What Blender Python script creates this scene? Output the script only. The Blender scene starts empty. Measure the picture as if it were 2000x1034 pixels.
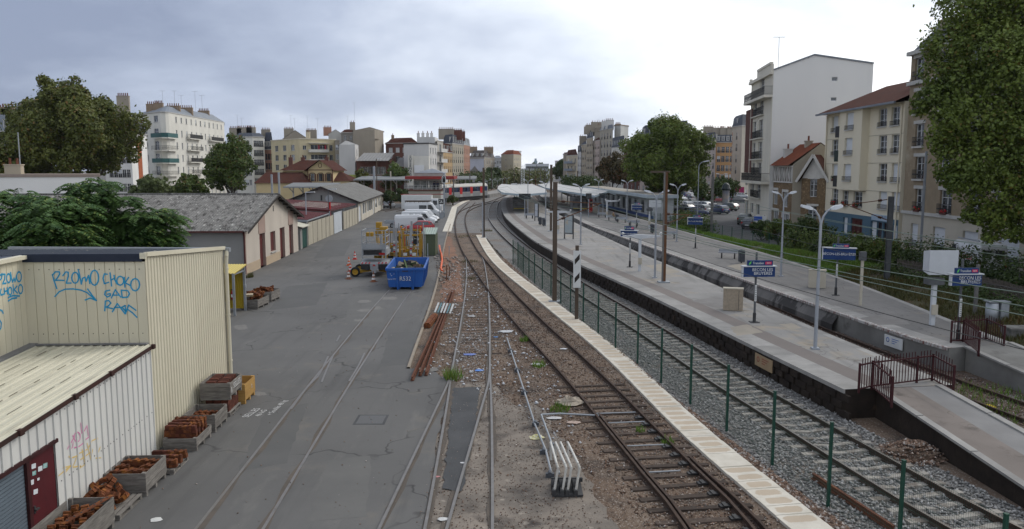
import bpy,math,random
import numpy as np
from mathutils import Vector,Matrix
PI=math.pi
random.seed(7);RNG=np.random.default_rng(7)
S=bpy.context.scene;COL=S.collection
# ------------------------------------------------------------------ camera
FP=1560.0;CH=8.0;PITCH=math.atan((517-330)/FP)
cd=bpy.data.cameras.new("camera");cam=bpy.data.objects.new("camera",cd);COL.objects.link(cam)
cam.location=(0,0,CH);cam.rotation_euler=(PI/2-PITCH,0,0)
cd.sensor_width=36.0;cd.lens=36.0*FP/2000.0;cd.clip_start=.1;cd.clip_end=6000
S.camera=cam
# ------------------------------------------------------------------ sky
SUN_EL,SUN_AZ=math.radians(38),math.radians(52)
w=bpy.data.worlds.new("World");S.world=w;w.use_nodes=True
nt=w.node_tree;nt.nodes.clear()
def nd(t,tree=None,**kw):
 n=(tree or nt).nodes.new(t)
 for k,v in kw.items():setattr(n,k,v)
 return n
out=nd('ShaderNodeOutputWorld');sky=nd('ShaderNodeTexSky',sky_type='NISHITA');sky.sun_disc=False
sky.sun_elevation=SUN_EL;sky.sun_rotation=SUN_AZ
bg1=nd('ShaderNodeBackground');bg1.inputs[1].default_value=.1;nt.links.new(sky.outputs[0],bg1.inputs[0])
tc=nd('ShaderNodeTexCoord');L=nt.links.new
sep=nd('ShaderNodeSeparateXYZ');L(tc.outputs['Generated'],sep.inputs[0])
def mth(op,a,b=None,tree=None,clamp=False):
 n=nd('ShaderNodeMath',tree,operation=op);n.use_clamp=clamp;l=(tree or nt).links.new
 for i,v in enumerate((a,b)):
  if v is None:continue
  if isinstance(v,(int,float)):n.inputs[i].default_value=v
  else:l(v,n.inputs[i])
 return n.outputs[0]
zz=mth('ADD',mth('MAXIMUM',sep.outputs[2],0.0),.30)
cv=nd('ShaderNodeCombineXYZ');L(mth('DIVIDE',sep.outputs[0],zz),cv.inputs[0]);L(mth('DIVIDE',sep.outputs[1],zz),cv.inputs[1]);cv.inputs[2].default_value=3.1
n1=nd('ShaderNodeTexNoise');n1.inputs['Scale'].default_value=.95;n1.inputs['Detail'].default_value=6;n1.inputs['Roughness'].default_value=.5;n1.inputs['Distortion'].default_value=.25
L(cv.outputs[0],n1.inputs['Vector'])
n2=nd('ShaderNodeTexNoise');n2.inputs['Scale'].default_value=3.0;n2.inputs['Detail'].default_value=5;n2.inputs['Roughness'].default_value=.55
L(cv.outputs[0],n2.inputs['Vector'])
dot=nd('ShaderNodeVectorMath',operation='DOT_PRODUCT');L(tc.outputs['Generated'],dot.inputs[0])
dot.inputs[1].default_value=(math.cos(SUN_EL)*math.sin(SUN_AZ),math.cos(SUN_EL)*math.cos(SUN_AZ),math.sin(SUN_EL))
glow=mth('POWER',mth('MAXIMUM',mth('ADD',mth('MULTIPLY',dot.outputs['Value'],.5),.5),0.0),5.2)
a=mth('MULTIPLY',mth('SUBTRACT',n1.outputs[0],.5),1.25)
a=mth('ADD',a,mth('MULTIPLY',mth('SUBTRACT',n2.outputs[0],.5),.35))
hz=mth('MULTIPLY',mth('POWER',mth('SUBTRACT',1.0,mth('MAXIMUM',sep.outputs[2],0.0),clamp=True),9.0),.20)
dk=nd('ShaderNodeVectorMath',operation='DOT_PRODUCT');L(tc.outputs['Generated'],dk.inputs[0]);dk.inputs[1].default_value=(-.571,.731,.375)
lobe=mth('POWER',mth('MAXIMUM',mth('ADD',mth('MULTIPLY',dk.outputs['Value'],.5),.5),0.0),9.0)
fac=mth('ADD',mth('ADD',mth('SUBTRACT',mth('MULTIPLY',glow,.50),mth('MULTIPLY',lobe,.56)),a),mth('ADD',hz,.42),clamp=True)
rp=nd('ShaderNodeValToRGB');L(fac,rp.inputs[0]);e=rp.color_ramp.elements
e[0].position=0.0;e[0].color=(.23,.27,.375,1);e[1].position=1.0;e[1].color=(1.3,1.3,1.3,1)
for p_,c_ in((.25,(.385,.435,.55,1)),(.48,(.66,.71,.80,1)),(.72,(.96,.98,1.0,1))):
 k=e.new(p_);k.color=c_
bg2=nd('ShaderNodeBackground');L(rp.outputs[0],bg2.inputs[0]);bg2.inputs[1].default_value=.95
mx=nd('ShaderNodeMixShader');mx.inputs[0].default_value=.94
L(bg1.outputs[0],mx.inputs[1]);L(bg2.outputs[0],mx.inputs[2]);L(mx.outputs[0],out.inputs[0])
sd=bpy.data.lights.new("sun",'SUN');sd.energy=1.0;sd.angle=math.radians(25);sd.color=(1,.96,.9)
sun=bpy.data.objects.new("sun",sd);COL.objects.link(sun)
dv=Vector((-math.cos(SUN_EL)*math.sin(SUN_AZ),-math.cos(SUN_EL)*math.cos(SUN_AZ),-math.sin(SUN_EL)))
sun.rotation_euler=dv.to_track_quat('-Z','Y').to_euler();sun.location=(60,60,80)
S.view_settings.view_transform='Standard';S.view_settings.look='None';S.view_settings.gamma=1;S.view_settings.exposure=.5
S.render.engine='CYCLES';S.cycles.max_bounces=5;S.cycles.diffuse_bounces=3;S.cycles.glossy_bounces=2
S.cycles.use_denoising=True
# ------------------------------------------------------------------ pixel rays to points of the place
cP,sP=math.cos(PITCH),math.sin(PITCH)
def ray(px,py):
 cx=(px-1000)/FP;cy=(517-py)/FP
 return Vector((cx,cP+cy*sP,-sP+cy*cP))
def G(px,py,z=0.0):
 d=ray(px,py);t=(z-CH)/d.z
 return Vector((d.x*t,d.y*t,z))
def at(px,py,Y):
 d=ray(px,py);t=Y/d.y
 return Vector((d.x*t,Y,CH+d.z*t))
def zr(py,Y):return at(1000,py,Y).z
def xr(px,Y,z=0.0):return(px-1000)/FP*(Y*cP-(z-CH)*sP)
# ------------------------------------------------------------------ materials
MATS={}
def rgb(h):
 v=[int(h[i:i+2],16)/255 for i in(0,2,4)]
 return tuple(x/12.92 if x<=.04045 else((x+.055)/1.055)**2.4 for x in v)
def C(c):return(*(rgb(c)if isinstance(c,str)else c),1)
def newmat(name):
 m=bpy.data.materials.new(name);m.use_nodes=True;t=m.node_tree
 return m,t,t.nodes['Principled BSDF']
def vec(t,obj=False,sv=None):
 v=nd('ShaderNodeTexCoord',t).outputs['Object']if obj else nd('ShaderNodeNewGeometry',t).outputs['Position']
 if sv:
  mp=nd('ShaderNodeMapping',t);mp.inputs['Scale'].default_value=sv;t.links.new(v,mp.inputs[0]);v=mp.outputs[0]
 return v
def noise(t,v,s,det=5,rough=.6):
 n=nd('ShaderNodeTexNoise',t);n.inputs['Scale'].default_value=s;n.inputs['Detail'].default_value=det;n.inputs['Roughness'].default_value=rough
 t.links.new(v,n.inputs['Vector']);return n.outputs[0]
def step(t,x,lo,hi):
 n=nd('ShaderNodeMapRange',t);n.inputs[1].default_value=lo;n.inputs[2].default_value=hi;t.links.new(x,n.inputs[0]);return n.outputs[0]
def mix(t,f,a,b):
 n=nd('ShaderNodeMix',t,data_type='RGBA')
 if isinstance(f,(int,float)):n.inputs[0].default_value=f
 else:t.links.new(f,n.inputs[0])
 for i,v in((6,a),(7,b)):
  if isinstance(v,(tuple,str)):n.inputs[i].default_value=C(v)if len(v)!=4 else v
  else:t.links.new(v,n.inputs[i])
 return n.outputs[2]
def bump(t,b,h,st,dist=.02):
 n=nd('ShaderNodeBump',t);n.inputs['Strength'].default_value=st;n.inputs['Distance'].default_value=dist
 t.links.new(h,n.inputs['Height']);t.links.new(n.outputs[0],b.inputs['Normal'])
def mat(name,c1,c2=None,s=1.5,rough=.8,bm=.0,bs=30,metal=0,c3=None,s3=.4,t3=(.55,.65),sv=None,spec=.22,c4=None,s4=6,t4=(.6,.68),isl=0):
 if name in MATS:return MATS[name]
 m,t,b=newmat(name);v=vec(t,sv=sv)
 col=C(c1)
 if c2:col=mix(t,step(t,noise(t,v,s),.32,.68),c1,c2)
 if c3:col=mix(t,step(t,noise(t,v,s3),*t3),col,c3)
 if c4:col=mix(t,step(t,noise(t,v,s4),*t4),col,c4)
 if isl:
  oi=nd('ShaderNodeObjectInfo',t).outputs['Random'];gi=nd('ShaderNodeNewGeometry',t).outputs['Random Per Island']
  h=nd('ShaderNodeHueSaturation',t);t.links.new(col,h.inputs['Color'])if not isinstance(col,tuple)else setattr(h.inputs['Color'],'default_value',col)
  t.links.new(mth('ADD',mth('MULTIPLY',mth('FRACT',mth('ADD',oi,gi,t),None,t),isl,t),1-isl/2,t),h.inputs['Value']);col=h.outputs[0]
 if isinstance(col,tuple):b.inputs['Base Color'].default_value=col
 else:t.links.new(col,b.inputs['Base Color'])
 b.inputs['Roughness'].default_value=rough;b.inputs['Metallic'].default_value=metal;b.inputs['Specular IOR Level'].default_value=spec
 if bm:bump(t,b,noise(t,v,bs,4),bm)
 MATS[name]=m;return m
def glassmat(name,c=(.02,.025,.03),rough=.06,spec=.9,c2=None):
 if name in MATS:return MATS[name]
 m,t,b=newmat(name)
 if c2:t.links.new(mix(t,step(t,noise(t,vec(t),.9,2),.42,.58),c,c2),b.inputs['Base Color'])
 else:b.inputs['Base Color'].default_value=C(c)
 b.inputs['Roughness'].default_value=rough;b.inputs['Specular IOR Level'].default_value=spec
 MATS[name]=m;return m
def leafmat(name,dark,light,tip=None,tipf=.12,s=.35):
 m,t,b=newmat(name);gi=nd('ShaderNodeNewGeometry',t);v=gi.outputs['Position']
 f=mth('ADD',mth('MULTIPLY',gi.outputs['Random Per Island'],.55,t),mth('MULTIPLY',step(t,noise(t,v,s,3),.35,.65),.45,t),t)
 col=mix(t,f,dark,light)
 if tip:
  r2=mth('FRACT',mth('MULTIPLY',gi.outputs['Random Per Island'],37.7,t),None,t)
  col=mix(t,mth('MULTIPLY',mth('GREATER_THAN',r2,1-tipf,t),step(t,noise(t,v,s*.8,2),.4,.6),t),col,tip)
 b.inputs['Roughness'].default_value=.55;b.inputs['Specular IOR Level'].default_value=.25
 t.links.new(col,b.inputs['Base Color'])
 tr=nd('ShaderNodeBsdfTranslucent',t);t.links.new(col,tr.inputs[0]);ms=nd('ShaderNodeMixShader',t);ms.inputs[0].default_value=.22
 o=t.nodes['Material Output'];t.links.new(b.outputs[0],ms.inputs[1]);t.links.new(tr.outputs[0],ms.inputs[2]);t.links.new(ms.outputs[0],o.inputs[0])
 MATS[name]=m;return m
def emit(name,c,st):
 m,t,b=newmat(name);b.inputs['Base Color'].default_value=C(c);b.inputs['Emission Color'].default_value=C(c);b.inputs['Emission Strength'].default_value=st
 MATS[name]=m;return m
# ------------------------------------------------------------------ objects
def root_of(o):
 while o.parent:o=o.parent
 return o
def link(name,me,parent=None,loc=(0,0,0),rz=0.0):
 o=bpy.data.objects.new(name,me);COL.objects.link(o);o.location=loc;o.rotation_euler=(0,0,rz)
 if parent:o.parent=parent
 return o
def thing(name,label,cat,loc=(0,0,0),rz=0.0,group=None):
 o=link(name,None,None,loc,rz);o.empty_display_size=.3;o['label']=label;o['category']=cat
 if group:o['group']=group
 return o
def tag(o,label=None,cat=None,group=None,kind=None):
 for k,v in(('label',label),('category',cat),('group',group),('kind',kind)):
  if v:o[k]=v
 return o
def struct(o):o['kind']='structure';return o
def stuff(o,label=None):
 o['kind']='stuff'
 if label:o['label']=label
 return o
def dup(rt,loc,rz=0.0,label=None,group=None,sc=None):
 r=rt.copy();COL.objects.link(r);r.location=loc;r.rotation_euler=(0,0,rz)
 if sc:r.scale=sc
 if label:r['label']=label
 if group:r['group']=group
 for ch in list(rt.children):
  c=ch.copy();COL.objects.link(c);c.parent=r
  for g in ch.children:
   d=g.copy();COL.objects.link(d);d.parent=c
 return r
def npmesh(name,V,F,mats,smooth=False,mi=None):
 me=bpy.data.meshes.new(name);V=np.asarray(V,np.float32);F=np.asarray(F,np.int32);n,k=F.shape
 me.vertices.add(len(V));me.vertices.foreach_set('co',V.ravel())
 me.loops.add(n*k);me.loops.foreach_set('vertex_index',F.ravel())
 me.polygons.add(n);me.polygons.foreach_set('loop_start',np.arange(0,n*k,k,dtype=np.int32))
 if mi is not None:me.polygons.foreach_set('material_index',np.asarray(mi,np.int32))
 if smooth:me.polygons.foreach_set('use_smooth',np.ones(n,bool))
 me.update(calc_edges=True);me.validate()
 for m in(mats if isinstance(mats,(list,tuple))else[mats]):me.materials.append(m)
 return me
class MB:
 def __init__(s):s.v=[];s.f=[];s.m=[];s.s=[]
 def add(s,vs,fs,m=0,sm=False):
  o=len(s.v);s.v+=[tuple(x)for x in vs]
  for f in fs:s.f.append(tuple(i+o for i in f));s.m.append(m);s.s.append(sm)
  return s
 def quad(s,a,b,c,d,m=0):return s.add([a,b,c,d],[(0,1,2,3)],m)
 def box(s,x0,x1,y0,y1,z0,z1,m=0):
  return s.add([(x0,y0,z0),(x1,y0,z0),(x1,y1,z0),(x0,y1,z0),(x0,y0,z1),(x1,y0,z1),(x1,y1,z1),(x0,y1,z1)],[(0,3,2,1),(4,5,6,7),(0,1,5,4),(1,2,6,5),(2,3,7,6),(3,0,4,7)],m)
 def mbox(s,M,sx,sy,sz,m=0):
  o=len(s.v);s.box(-sx/2,sx/2,-sy/2,sy/2,-sz/2,sz/2,m)
  for i in range(o,len(s.v)):s.v[i]=tuple(M@Vector(s.v[i]))
  return s
 def prism(s,P,z0,z1,m=0,bot=True):
  n=len(P);vs=[(p[0],p[1],z0)for p in P]+[(p[0],p[1],z1)for p in P]
  fs=[tuple(range(n,2*n))]+[(i,(i+1)%n,n+(i+1)%n,n+i)for i in range(n)]
  if bot:fs.append(tuple(range(n-1,-1,-1)))
  return s.add(vs,fs,m)
 def cyl(s,p0,p1,r0,r1=None,n=8,m=0,caps=True,sm=True):
  p0=Vector(p0);p1=Vector(p1);r1=r0 if r1 is None else r1;d=(p1-p0)
  q=d.to_track_quat('Z','Y');vs=[]
  for p,r in((p0,r0),(p1,r1)):
   for i in range(n):
    a_=2*PI*i/n;vs.append(p+q@Vector((r*math.cos(a_),r*math.sin(a_),0)))
  s.add(vs,[(i,(i+1)%n,n+(i+1)%n,n+i)for i in range(n)],m,sm)
  if caps:s.add(vs,[tuple(range(n-1,-1,-1)),tuple(range(n,2*n))],m)
  return s
 def beam(s,p0,p1,w_,h,m=0,up=(0,0,1)):
  p0=Vector(p0);p1=Vector(p1);d=(p1-p0).normalized();r=d.cross(Vector(up))
  if r.length<1e-4:r=d.cross(Vector((0,1,0)))
  r.normalize();u=r.cross(d);r=r*(w_/2);u=u*(h/2)
  vs=[p0-r-u,p0+r-u,p0+r+u,p0-r+u,p1-r-u,p1+r-u,p1+r+u,p1-r+u]
  return s.add(vs,[(0,1,2,3),(7,6,5,4),(4,5,1,0),(5,6,2,1),(6,7,3,2),(7,4,0,3)],m)
 def tube(s,pts,r,n=6,m=0):
  for i in range(len(pts)-1):s.cyl(pts[i],pts[i+1],r,r,n,m)
  return s
 def lathe(s,prof,c=(0,0,0),n=12,m=0,sm=True):
  vs=[(c[0]+r*math.cos(2*PI*i/n),c[1]+r*math.sin(2*PI*i/n),c[2]+z)for r,z in prof for i in range(n)]
  return s.add(vs,[(j*n+i,j*n+(i+1)%n,(j+1)*n+(i+1)%n,(j+1)*n+i)for j in range(len(prof)-1)for i in range(n)],m,sm)
 def loft(s,secs,m=0,sm=False,caps=True):
  k=len(secs[0]);vs=[p for q in secs for p in q]
  s.add(vs,[(j*k+i,j*k+(i+1)%k,(j+1)*k+(i+1)%k,(j+1)*k+i)for j in range(len(secs)-1)for i in range(k)],m,sm)
  if caps:s.add(secs[0],[tuple(range(k-1,-1,-1))],m);s.add(secs[-1],[tuple(range(k))],m)
  return s
 def mesh(s,name,mats,off=None):
  me=bpy.data.meshes.new(name);v=s.v
  if off is not None:v=[(p[0]-off[0],p[1]-off[1],p[2]-off[2])for p in v]
  me.from_pydata(v,[],s.f);mats=mats if isinstance(mats,(list,tuple))else[mats]
  for m in mats:me.materials.append(m)
  me.polygons.foreach_set('material_index',s.m);me.polygons.foreach_set('use_smooth',s.s);me.update();return me
 def build(s,name,mats,parent=None,world=False):
  off=root_of(parent).location if(world and parent)else None
  return link(name,s.mesh(name,mats,off),parent)
def text(name,body,size,m,parent=None,loc=(0,0,0),rot=(PI/2,0,0),ext=.004,align='CENTER',sx=1.0,world=False):
 cu=bpy.data.curves.new(name,'FONT');cu.body=body;cu.size=size;cu.extrude=ext;cu.align_x=align;cu.align_y='CENTER';cu.space_line=.85;cu.resolution_u=3
 o=bpy.data.objects.new(name,cu);COL.objects.link(o)
 dg=bpy.context.evaluated_depsgraph_get();me=bpy.data.meshes.new_from_object(o.evaluated_get(dg));bpy.data.objects.remove(o)
 me.materials.clear();me.materials.append(m)
 q=link(name,me,parent,loc);q.rotation_euler=rot;q.scale=(sx,1,1)
 if world and parent:q.location=Vector(loc)-root_of(parent).location
 return q
def catmull(P,stp=1.0):
 P=[Vector(p).to_2d()for p in P];P=[2*P[0]-P[1]]+P+[2*P[-1]-P[-2]];o=[]
 for i in range(1,len(P)-2):
  a_,b,c,d=P[i-1:i+3];n=max(1,int((c-b).length/stp))
  for j in range(n):
   t=j/n;o.append(.5*((2*b)+(c-a_)*t+(2*a_-5*b+4*c-d)*t*t+(3*b-a_-3*c+d)*t**3))
 return o+[P[-2]]
def offs(P,d):
 o=[]
 for i,p in enumerate(P):
  t=(P[min(i+1,len(P)-1)]-P[max(i-1,0)]).normalized();o.append(p+Vector((t.y,-t.x))*d)
 return o
def resamp(P,stp):
 L_=[0.0]
 for i in range(1,len(P)):L_.append(L_[-1]+(P[i]-P[i-1]).length)
 o=[];j=0
 for k in range(int(L_[-1]/stp)+1):
  d=k*stp
  while j<len(P)-2 and L_[j+1]<d:j+=1
  t=(d-L_[j])/max(1e-6,L_[j+1]-L_[j]);o.append((P[j].lerp(P[j+1],t),math.atan2(P[j+1].y-P[j].y,P[j+1].x-P[j].x)))
 return o
def strip(mb,A,B,z,m=0,zb=None):
 for i in range(min(len(A),len(B))-1):
  mb.quad((*A[i],z),(*B[i],z if zb is None else zb),(*B[i+1],z if zb is None else zb),(*A[i+1],z),m)
 return mb
def jag(P,amp,stp=.5,seed=1,closed=True):
 r=random.Random(seed);o=[];n=len(P)
 for i in range(n if closed else n-1):
  a_=Vector(P[i]).to_2d();b=Vector(P[(i+1)%n]).to_2d();k=max(1,int((b-a_).length/stp));k=min(k,120)
  for j in range(k):o.append(a_.lerp(b,j/k)+Vector((r.uniform(-amp,amp),r.uniform(-amp,amp))))
 return o
def sheet(name,P,z,m,parent=None):
 mb=MB();mb.add([(p[0],p[1],z)for p in P],[tuple(range(len(P)))]);return mb.build(name,m,parent)
def ins(P,x,y):
 P=np.array([(p[0],p[1])for p in P]);r=np.zeros(len(x),bool);j=len(P)-1
 for i in range(len(P)):
  c=((P[i,1]>y)!=(P[j,1]>y))&(x<(P[j,0]-P[i,0])*(y-P[i,1])/(P[j,1]-P[i,1]+1e-12)+P[i,0]);r^=c;j=i
 return r
def rocks(name,polys,n,s0,s1,m,label=None,z=0.0,bias=1.6,sink=.3):
 P0=np.concatenate([np.array([(p[0],p[1])for p in q])for q in polys]);lo=P0.min(0);hi=P0.max(0);xs=[];ys=[];got=0
 while got<n:
  k=n*4;y=lo[1]+(hi[1]-lo[1])*RNG.random(k)**bias;x=lo[0]+(hi[0]-lo[0])*RNG.random(k)
  q=np.zeros(k,bool)
  for P in polys:q|=ins(P,x,y)
  xs.append(x[q]);ys.append(y[q]);got+=q.sum()
 x=np.concatenate(xs)[:n];y=np.concatenate(ys)[:n];sz=s0+(s1-s0)*RNG.random(n)**2
 base=np.array([(1,0,0),(0,1,0),(-1,0,0),(0,-1,0),(0,0,1),(0,0,-.6)])*.5
 d=base[None]*(.65+.7*RNG.random((n,6,3)))*sz[:,None,None]*np.array([1.2,1,.8]);d+=(RNG.random((n,6,3))-.5)*.25*sz[:,None,None]
 a_=RNG.random(n)*2*PI;ca,sa=np.cos(a_)[:,None],np.sin(a_)[:,None]
 X=d[:,:,0]*ca-d[:,:,1]*sa+x[:,None];Y=d[:,:,0]*sa+d[:,:,1]*ca+y[:,None];Z=d[:,:,2]+z+sz[:,None]*sink
 V=np.stack([X,Y,Z],-1).reshape(-1,3);f=np.array([(0,1,4),(1,2,4),(2,3,4),(3,0,4),(1,0,5),(2,1,5),(3,2,5),(0,3,5)])
 F=(f[None]+6*np.arange(n)[:,None,None]).reshape(-1,3)
 return stuff(link(name,npmesh(name,V,F,m)),label)
WHITE=mat('white_paint',(.62,.63,.62),(.54,.55,.54),1.2,.5)
DARK=mat('dark_metal',(.03,.03,.032),(.05,.05,.05),3,.6)
GREY=mat('galvanised_steel',(.34,.36,.38),(.27,.29,.31),2.5,.5,metal=.4)
RUST=mat('rusty_iron',(.15,.05,.02),(.075,.026,.013),5,.9,bm=.4,bs=60,c3=(.24,.09,.02),s3=4.5,t3=(.52,.66),isl=.7)
BLACK=mat('black_rubber',(.014,.014,.015),(.022,.022,.022),8,.8)
GLASS=glassmat('window_glass',(.018,.022,.028),c2=(.06,.07,.08))
# ================================================================== ground
ASPH=mat('yard_asphalt',(.122,.119,.114),(.088,.086,.083),.13,.85,bm=.25,bs=90,c3=(.15,.135,.115),s3=.55,t3=(.58,.78),c4=(.055,.055,.056),s4=1.3,t4=(.66,.8),spec=.3)
def cracks(m,sc=.16,dk=(.035,.034,.033)):
 t=m.node_tree;b=t.nodes['Principled BSDF'];l=b.inputs['Base Color'].links[0].from_socket;v=nd('ShaderNodeNewGeometry',t).outputs['Position']
 nz_=nd('ShaderNodeTexNoise',t);nz_.inputs['Scale'].default_value=.9;t.links.new(v,nz_.inputs['Vector']);va=nd('ShaderNodeVectorMath',t,operation='SCALE');va.inputs['Scale'].default_value=2.2;t.links.new(nz_.outputs['Color'],va.inputs[0]);vb=nd('ShaderNodeVectorMath',t,operation='ADD');t.links.new(v,vb.inputs[0]);t.links.new(va.outputs[0],vb.inputs[1])
 vo=nd('ShaderNodeTexVoronoi',t,feature='DISTANCE_TO_EDGE');vo.inputs['Scale'].default_value=sc;t.links.new(vb.outputs[0],vo.inputs['Vector']);f=mth('MULTIPLY',step(t,vo.outputs['Distance'],.011,.002),step(t,noise(t,v,.35,3),.42,.55),t);f=mth('MULTIPLY',f,.85,t)
 c2=mix(t,f,l,dk);st=noise(t,vec(t,sv=(1.6,.12,1)),1.0,4);c3=mix(t,mth('MULTIPLY',step(t,st,.54,.72),.38,t),c2,(.055,.054,.053));st2=noise(t,vec(t,sv=(.8,.2,1)),1.7,5);c4=mix(t,mth('MULTIPLY',step(t,st2,.58,.75),.3,t),c3,(.20,.19,.17));t.links.new(c4,b.inputs['Base Color'])
cracks(ASPH)
ASPH2=mat('dark_asphalt_patch',(.05,.052,.054),(.075,.076,.078),.8,.85,bm=.3,bs=80)
SAND=mat('sandy_concrete',(.235,.20,.165),(.12,.105,.09),.5,.9,bm=.4,bs=40,c3=(.055,.047,.042),s3=.9,t3=(.52,.7),c4=(.32,.28,.235),s4=2.5,t4=(.6,.75))
DIRT=mat('trackside_dirt',(.105,.068,.046),(.155,.115,.085),.8,.95,bm=.7,bs=26,c3=(.05,.04,.034),s3=.55,t3=(.5,.66),c4=(.30,.26,.22),s4=22,t4=(.57,.63))
RDIRT=mat('reddish_earth',(.23,.125,.08),(.17,.10,.07),.6,.95,bm=.5,bs=20,c3=(.10,.07,.055),s3=.8,t3=(.55,.7))
BALL=mat('grey_ballast',(.22,.215,.205),(.085,.08,.075),17,.95,bm=1.0,bs=17,c3=(.14,.105,.08),s3=.35,t3=(.5,.7),c4=(.36,.355,.34),s4=25,t4=(.58,.64))
BALLB=mat('brown_ballast',(.13,.095,.075),(.06,.045,.036),15,.95,bm=1.0,bs=16,c3=(.20,.19,.18),s3=.5,t3=(.5,.68),c4=(.30,.27,.24),s4=23,t4=(.6,.66))
STONE=mat('ballast_stone',(.30,.295,.28),(.16,.155,.145),9,.95,isl=.9,c3=(.33,.32,.31),s3=14,t3=(.55,.62))
STONEB=mat('brown_stone',(.19,.125,.09),(.095,.06,.043),7,.95,isl=.9,c3=(.36,.33,.30),s3=9,t3=(.54,.6))
RAILM=mat('rail_steel_brown',(.075,.05,.038),(.045,.032,.026),4,.75,c3=(.11,.09,.08),s3=6,t3=(.58,.72),spec=.1)
RAILT=mat('polished_rail_top',(.17,.155,.145),(.10,.09,.082),2,.42,metal=.7)
RAILE=mat('embedded_rail_steel',(.15,.14,.13),(.19,.18,.172),3,.45,metal=.3)
struct(sheet('ground',[(-1600,-60),(1600,-60),(1600,3500),(-1600,3500)],-.04,mat('town_ground',(.12,.115,.105),(.09,.085,.08),.05,.9,c3=(.15,.14,.12),s3=.3)))
def pc(L_,z=0):return[G(x,y,z).to_2d()for x,y in L_]
cM=catmull([Vector((12.0,11))]+pc([(1902,1034),(1746,945),(1618,868),(1506,800),(1415,745),(1293,665),(1209.5,613),(1115,554),(1061,517),(1020,486),(986,456),(968,435),(962,422)])+[Vector((-3.9,170)),Vector((-3.4,203)),Vector((-.5,250)),Vector((6,330)),Vector((14,460))])
cS=catmull([Vector((4.9,10))]+pc([(1400,1034),(1310,930),(1239,850),(1159,760),(1091,690),(1033,632),(977,570),(934,514),(915,486),(902,455),(899,432),(904,417),(918,408),(936,401.5)])+[Vector((-4.4,198)),Vector((-1.0,250))])
cN=catmull(pc([(902,455),(899,432),(902.5,418),(911,407),(922,396.5)]))
cB=catmull([Vector((-1.1,10))]+pc([(896,1034),(916,800),(919,740),(923,690),(928.5,630),(931.5,560),(928,512),(921,496),(915,486)]))
cA=catmull([Vector((-2.5,10))]+pc([(807,1034),(896,800),(917,740),(923,690)]))
c0=catmull([Vector((-6.05,9)),Vector((-6.32,17)),Vector((-6.5,21.3)),Vector((-6.78,28)),Vector((-6.98,34)),Vector((-7.3,45)),Vector((-7.45,56))])
cW=catmull([((a+b)/2)for a,b in zip([Vector((6.9,12)),Vector((6.24,17.02)),Vector((5.11,23.39)),Vector((3.8,34.21)),Vector((1.55,47.73)),Vector((-1.79,69.37)),Vector((-4.34,96.42))],[Vector((7.85,12)),Vector((7.1,17.02)),Vector((6.12,23.6)),Vector((4.85,34.21)),Vector((2.7,47.73)),Vector((-.85,69.37)),Vector((-3.5,97))])],.5)
p1L=catmull([G(x,y,.95)for x,y in[(1651,761),(1521,699),(1350,616),(1250,568),(1137,518),(1080,490),(1030,460),(985,420)]]+[Vector((-2.2,170)),Vector((-1.6,205)),Vector((.5,240))],1.0)
p1R=catmull([Vector((14.5,25.6)),Vector((14.0,30.2)),Vector((13.19,38.7)),Vector((12.0,53.8)),Vector((10.65,68.9)),Vector((9.0,93.7)),Vector((7.02,128.9)),Vector((5.9,160)),Vector((5.2,205)),Vector((5.6,240))],1.0)
p2L=catmull([Vector((17.3,31.0)),Vector((16.88,32.8)),Vector((16.23,38)),Vector((15.4,45.6)),Vector((13.81,61.1)),Vector((11.2,85.6)),Vector((9.4,107.5)),Vector((7.9,154)),Vector((7.4,205)),Vector((8,240))],1.0)
p2R=catmull([Vector((20.4,32.0)),Vector((20.62,36.8)),Vector((20.95,41.2)),Vector((21.4,50)),Vector((21.3,67.2)),Vector((19.72,87.7)),Vector((17.94,116.6)),Vector((16.66,136.9)),Vector((14.5,205)),Vector((14.5,240))],1.0)
# trackside bed, ballast, yard
struct(sheet('trackside_ground',[(-14,-5),(40,-5),(34,60),(30,160),(30,480),(-60,480),(-40,220),(-13,150)],-.03,DIRT))
sd_=offs(cS,-2.4);wl=offs(cW,-.5);wr=offs(cW,.5)
nearp=[(-2.2,4),(4.2,4),(2.6,16),(1.7,21.5),(.9,27),(.1,26.5),(-.8,29.5),(-2.3,29.6)]
struct(sheet('concrete_apron',jag(nearp,.14,.45,3),-.018,SAND))
mz=[p for p in offs(cM,-2.7)if p.y<240];mz2=[p for p in offs(cM,1.9)if p.y<240]
bm_=MB();strip(bm_,jag(mz,.12,.6,4,False),jag(mz2,.05,.6,5,False),-.012);
struct(sheet('track_ballast',jag(mz,.15,.5,4,False)+[p for p in reversed(mz2)],-.012,BALL))
far=[G(870,400),G(885,440),G(880,455),G(940,455),G(975,462),G(985,430),G(985,395),G(1000,383),G(960,383),G(930,388),G(905,385)]
struct(sheet('siding_ballast',jag(list(reversed(far)),.2,1.0,6),-.02,BALL))
struct(sheet('cess_ballast',jag([p for p in wr if p.y<100]+[p for p in reversed(mz)if p.y<100],.15,.6,8),-.02,BALLB))
struct(sheet('red_earth_strip',jag([G(862,590),G(905,590),G(900,520),G(880,462),G(868,462)],.15,.6,9),-.02,RDIRT))
yard=[(-60,4),(-2.4,4),(-1.95,17),(-2.25,24),(-2.25,29.5),(-3.3,31.3),(-4.24,31.5),(-5.25,54),(-7.5,89),(-9.3,118),(-10,150),(-12,172),(-30,190),(-60,190)]
struct(sheet('yard_asphalt',yard[:2]+jag(yard[1:10],.06,.5,11,False)+yard[9:],.0,ASPH))
kb=MB()
K=[Vector(p).to_2d()for p in((-4.24,31.5),(-5.25,54),(-7.5,89),(-9.0,116))]
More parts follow.
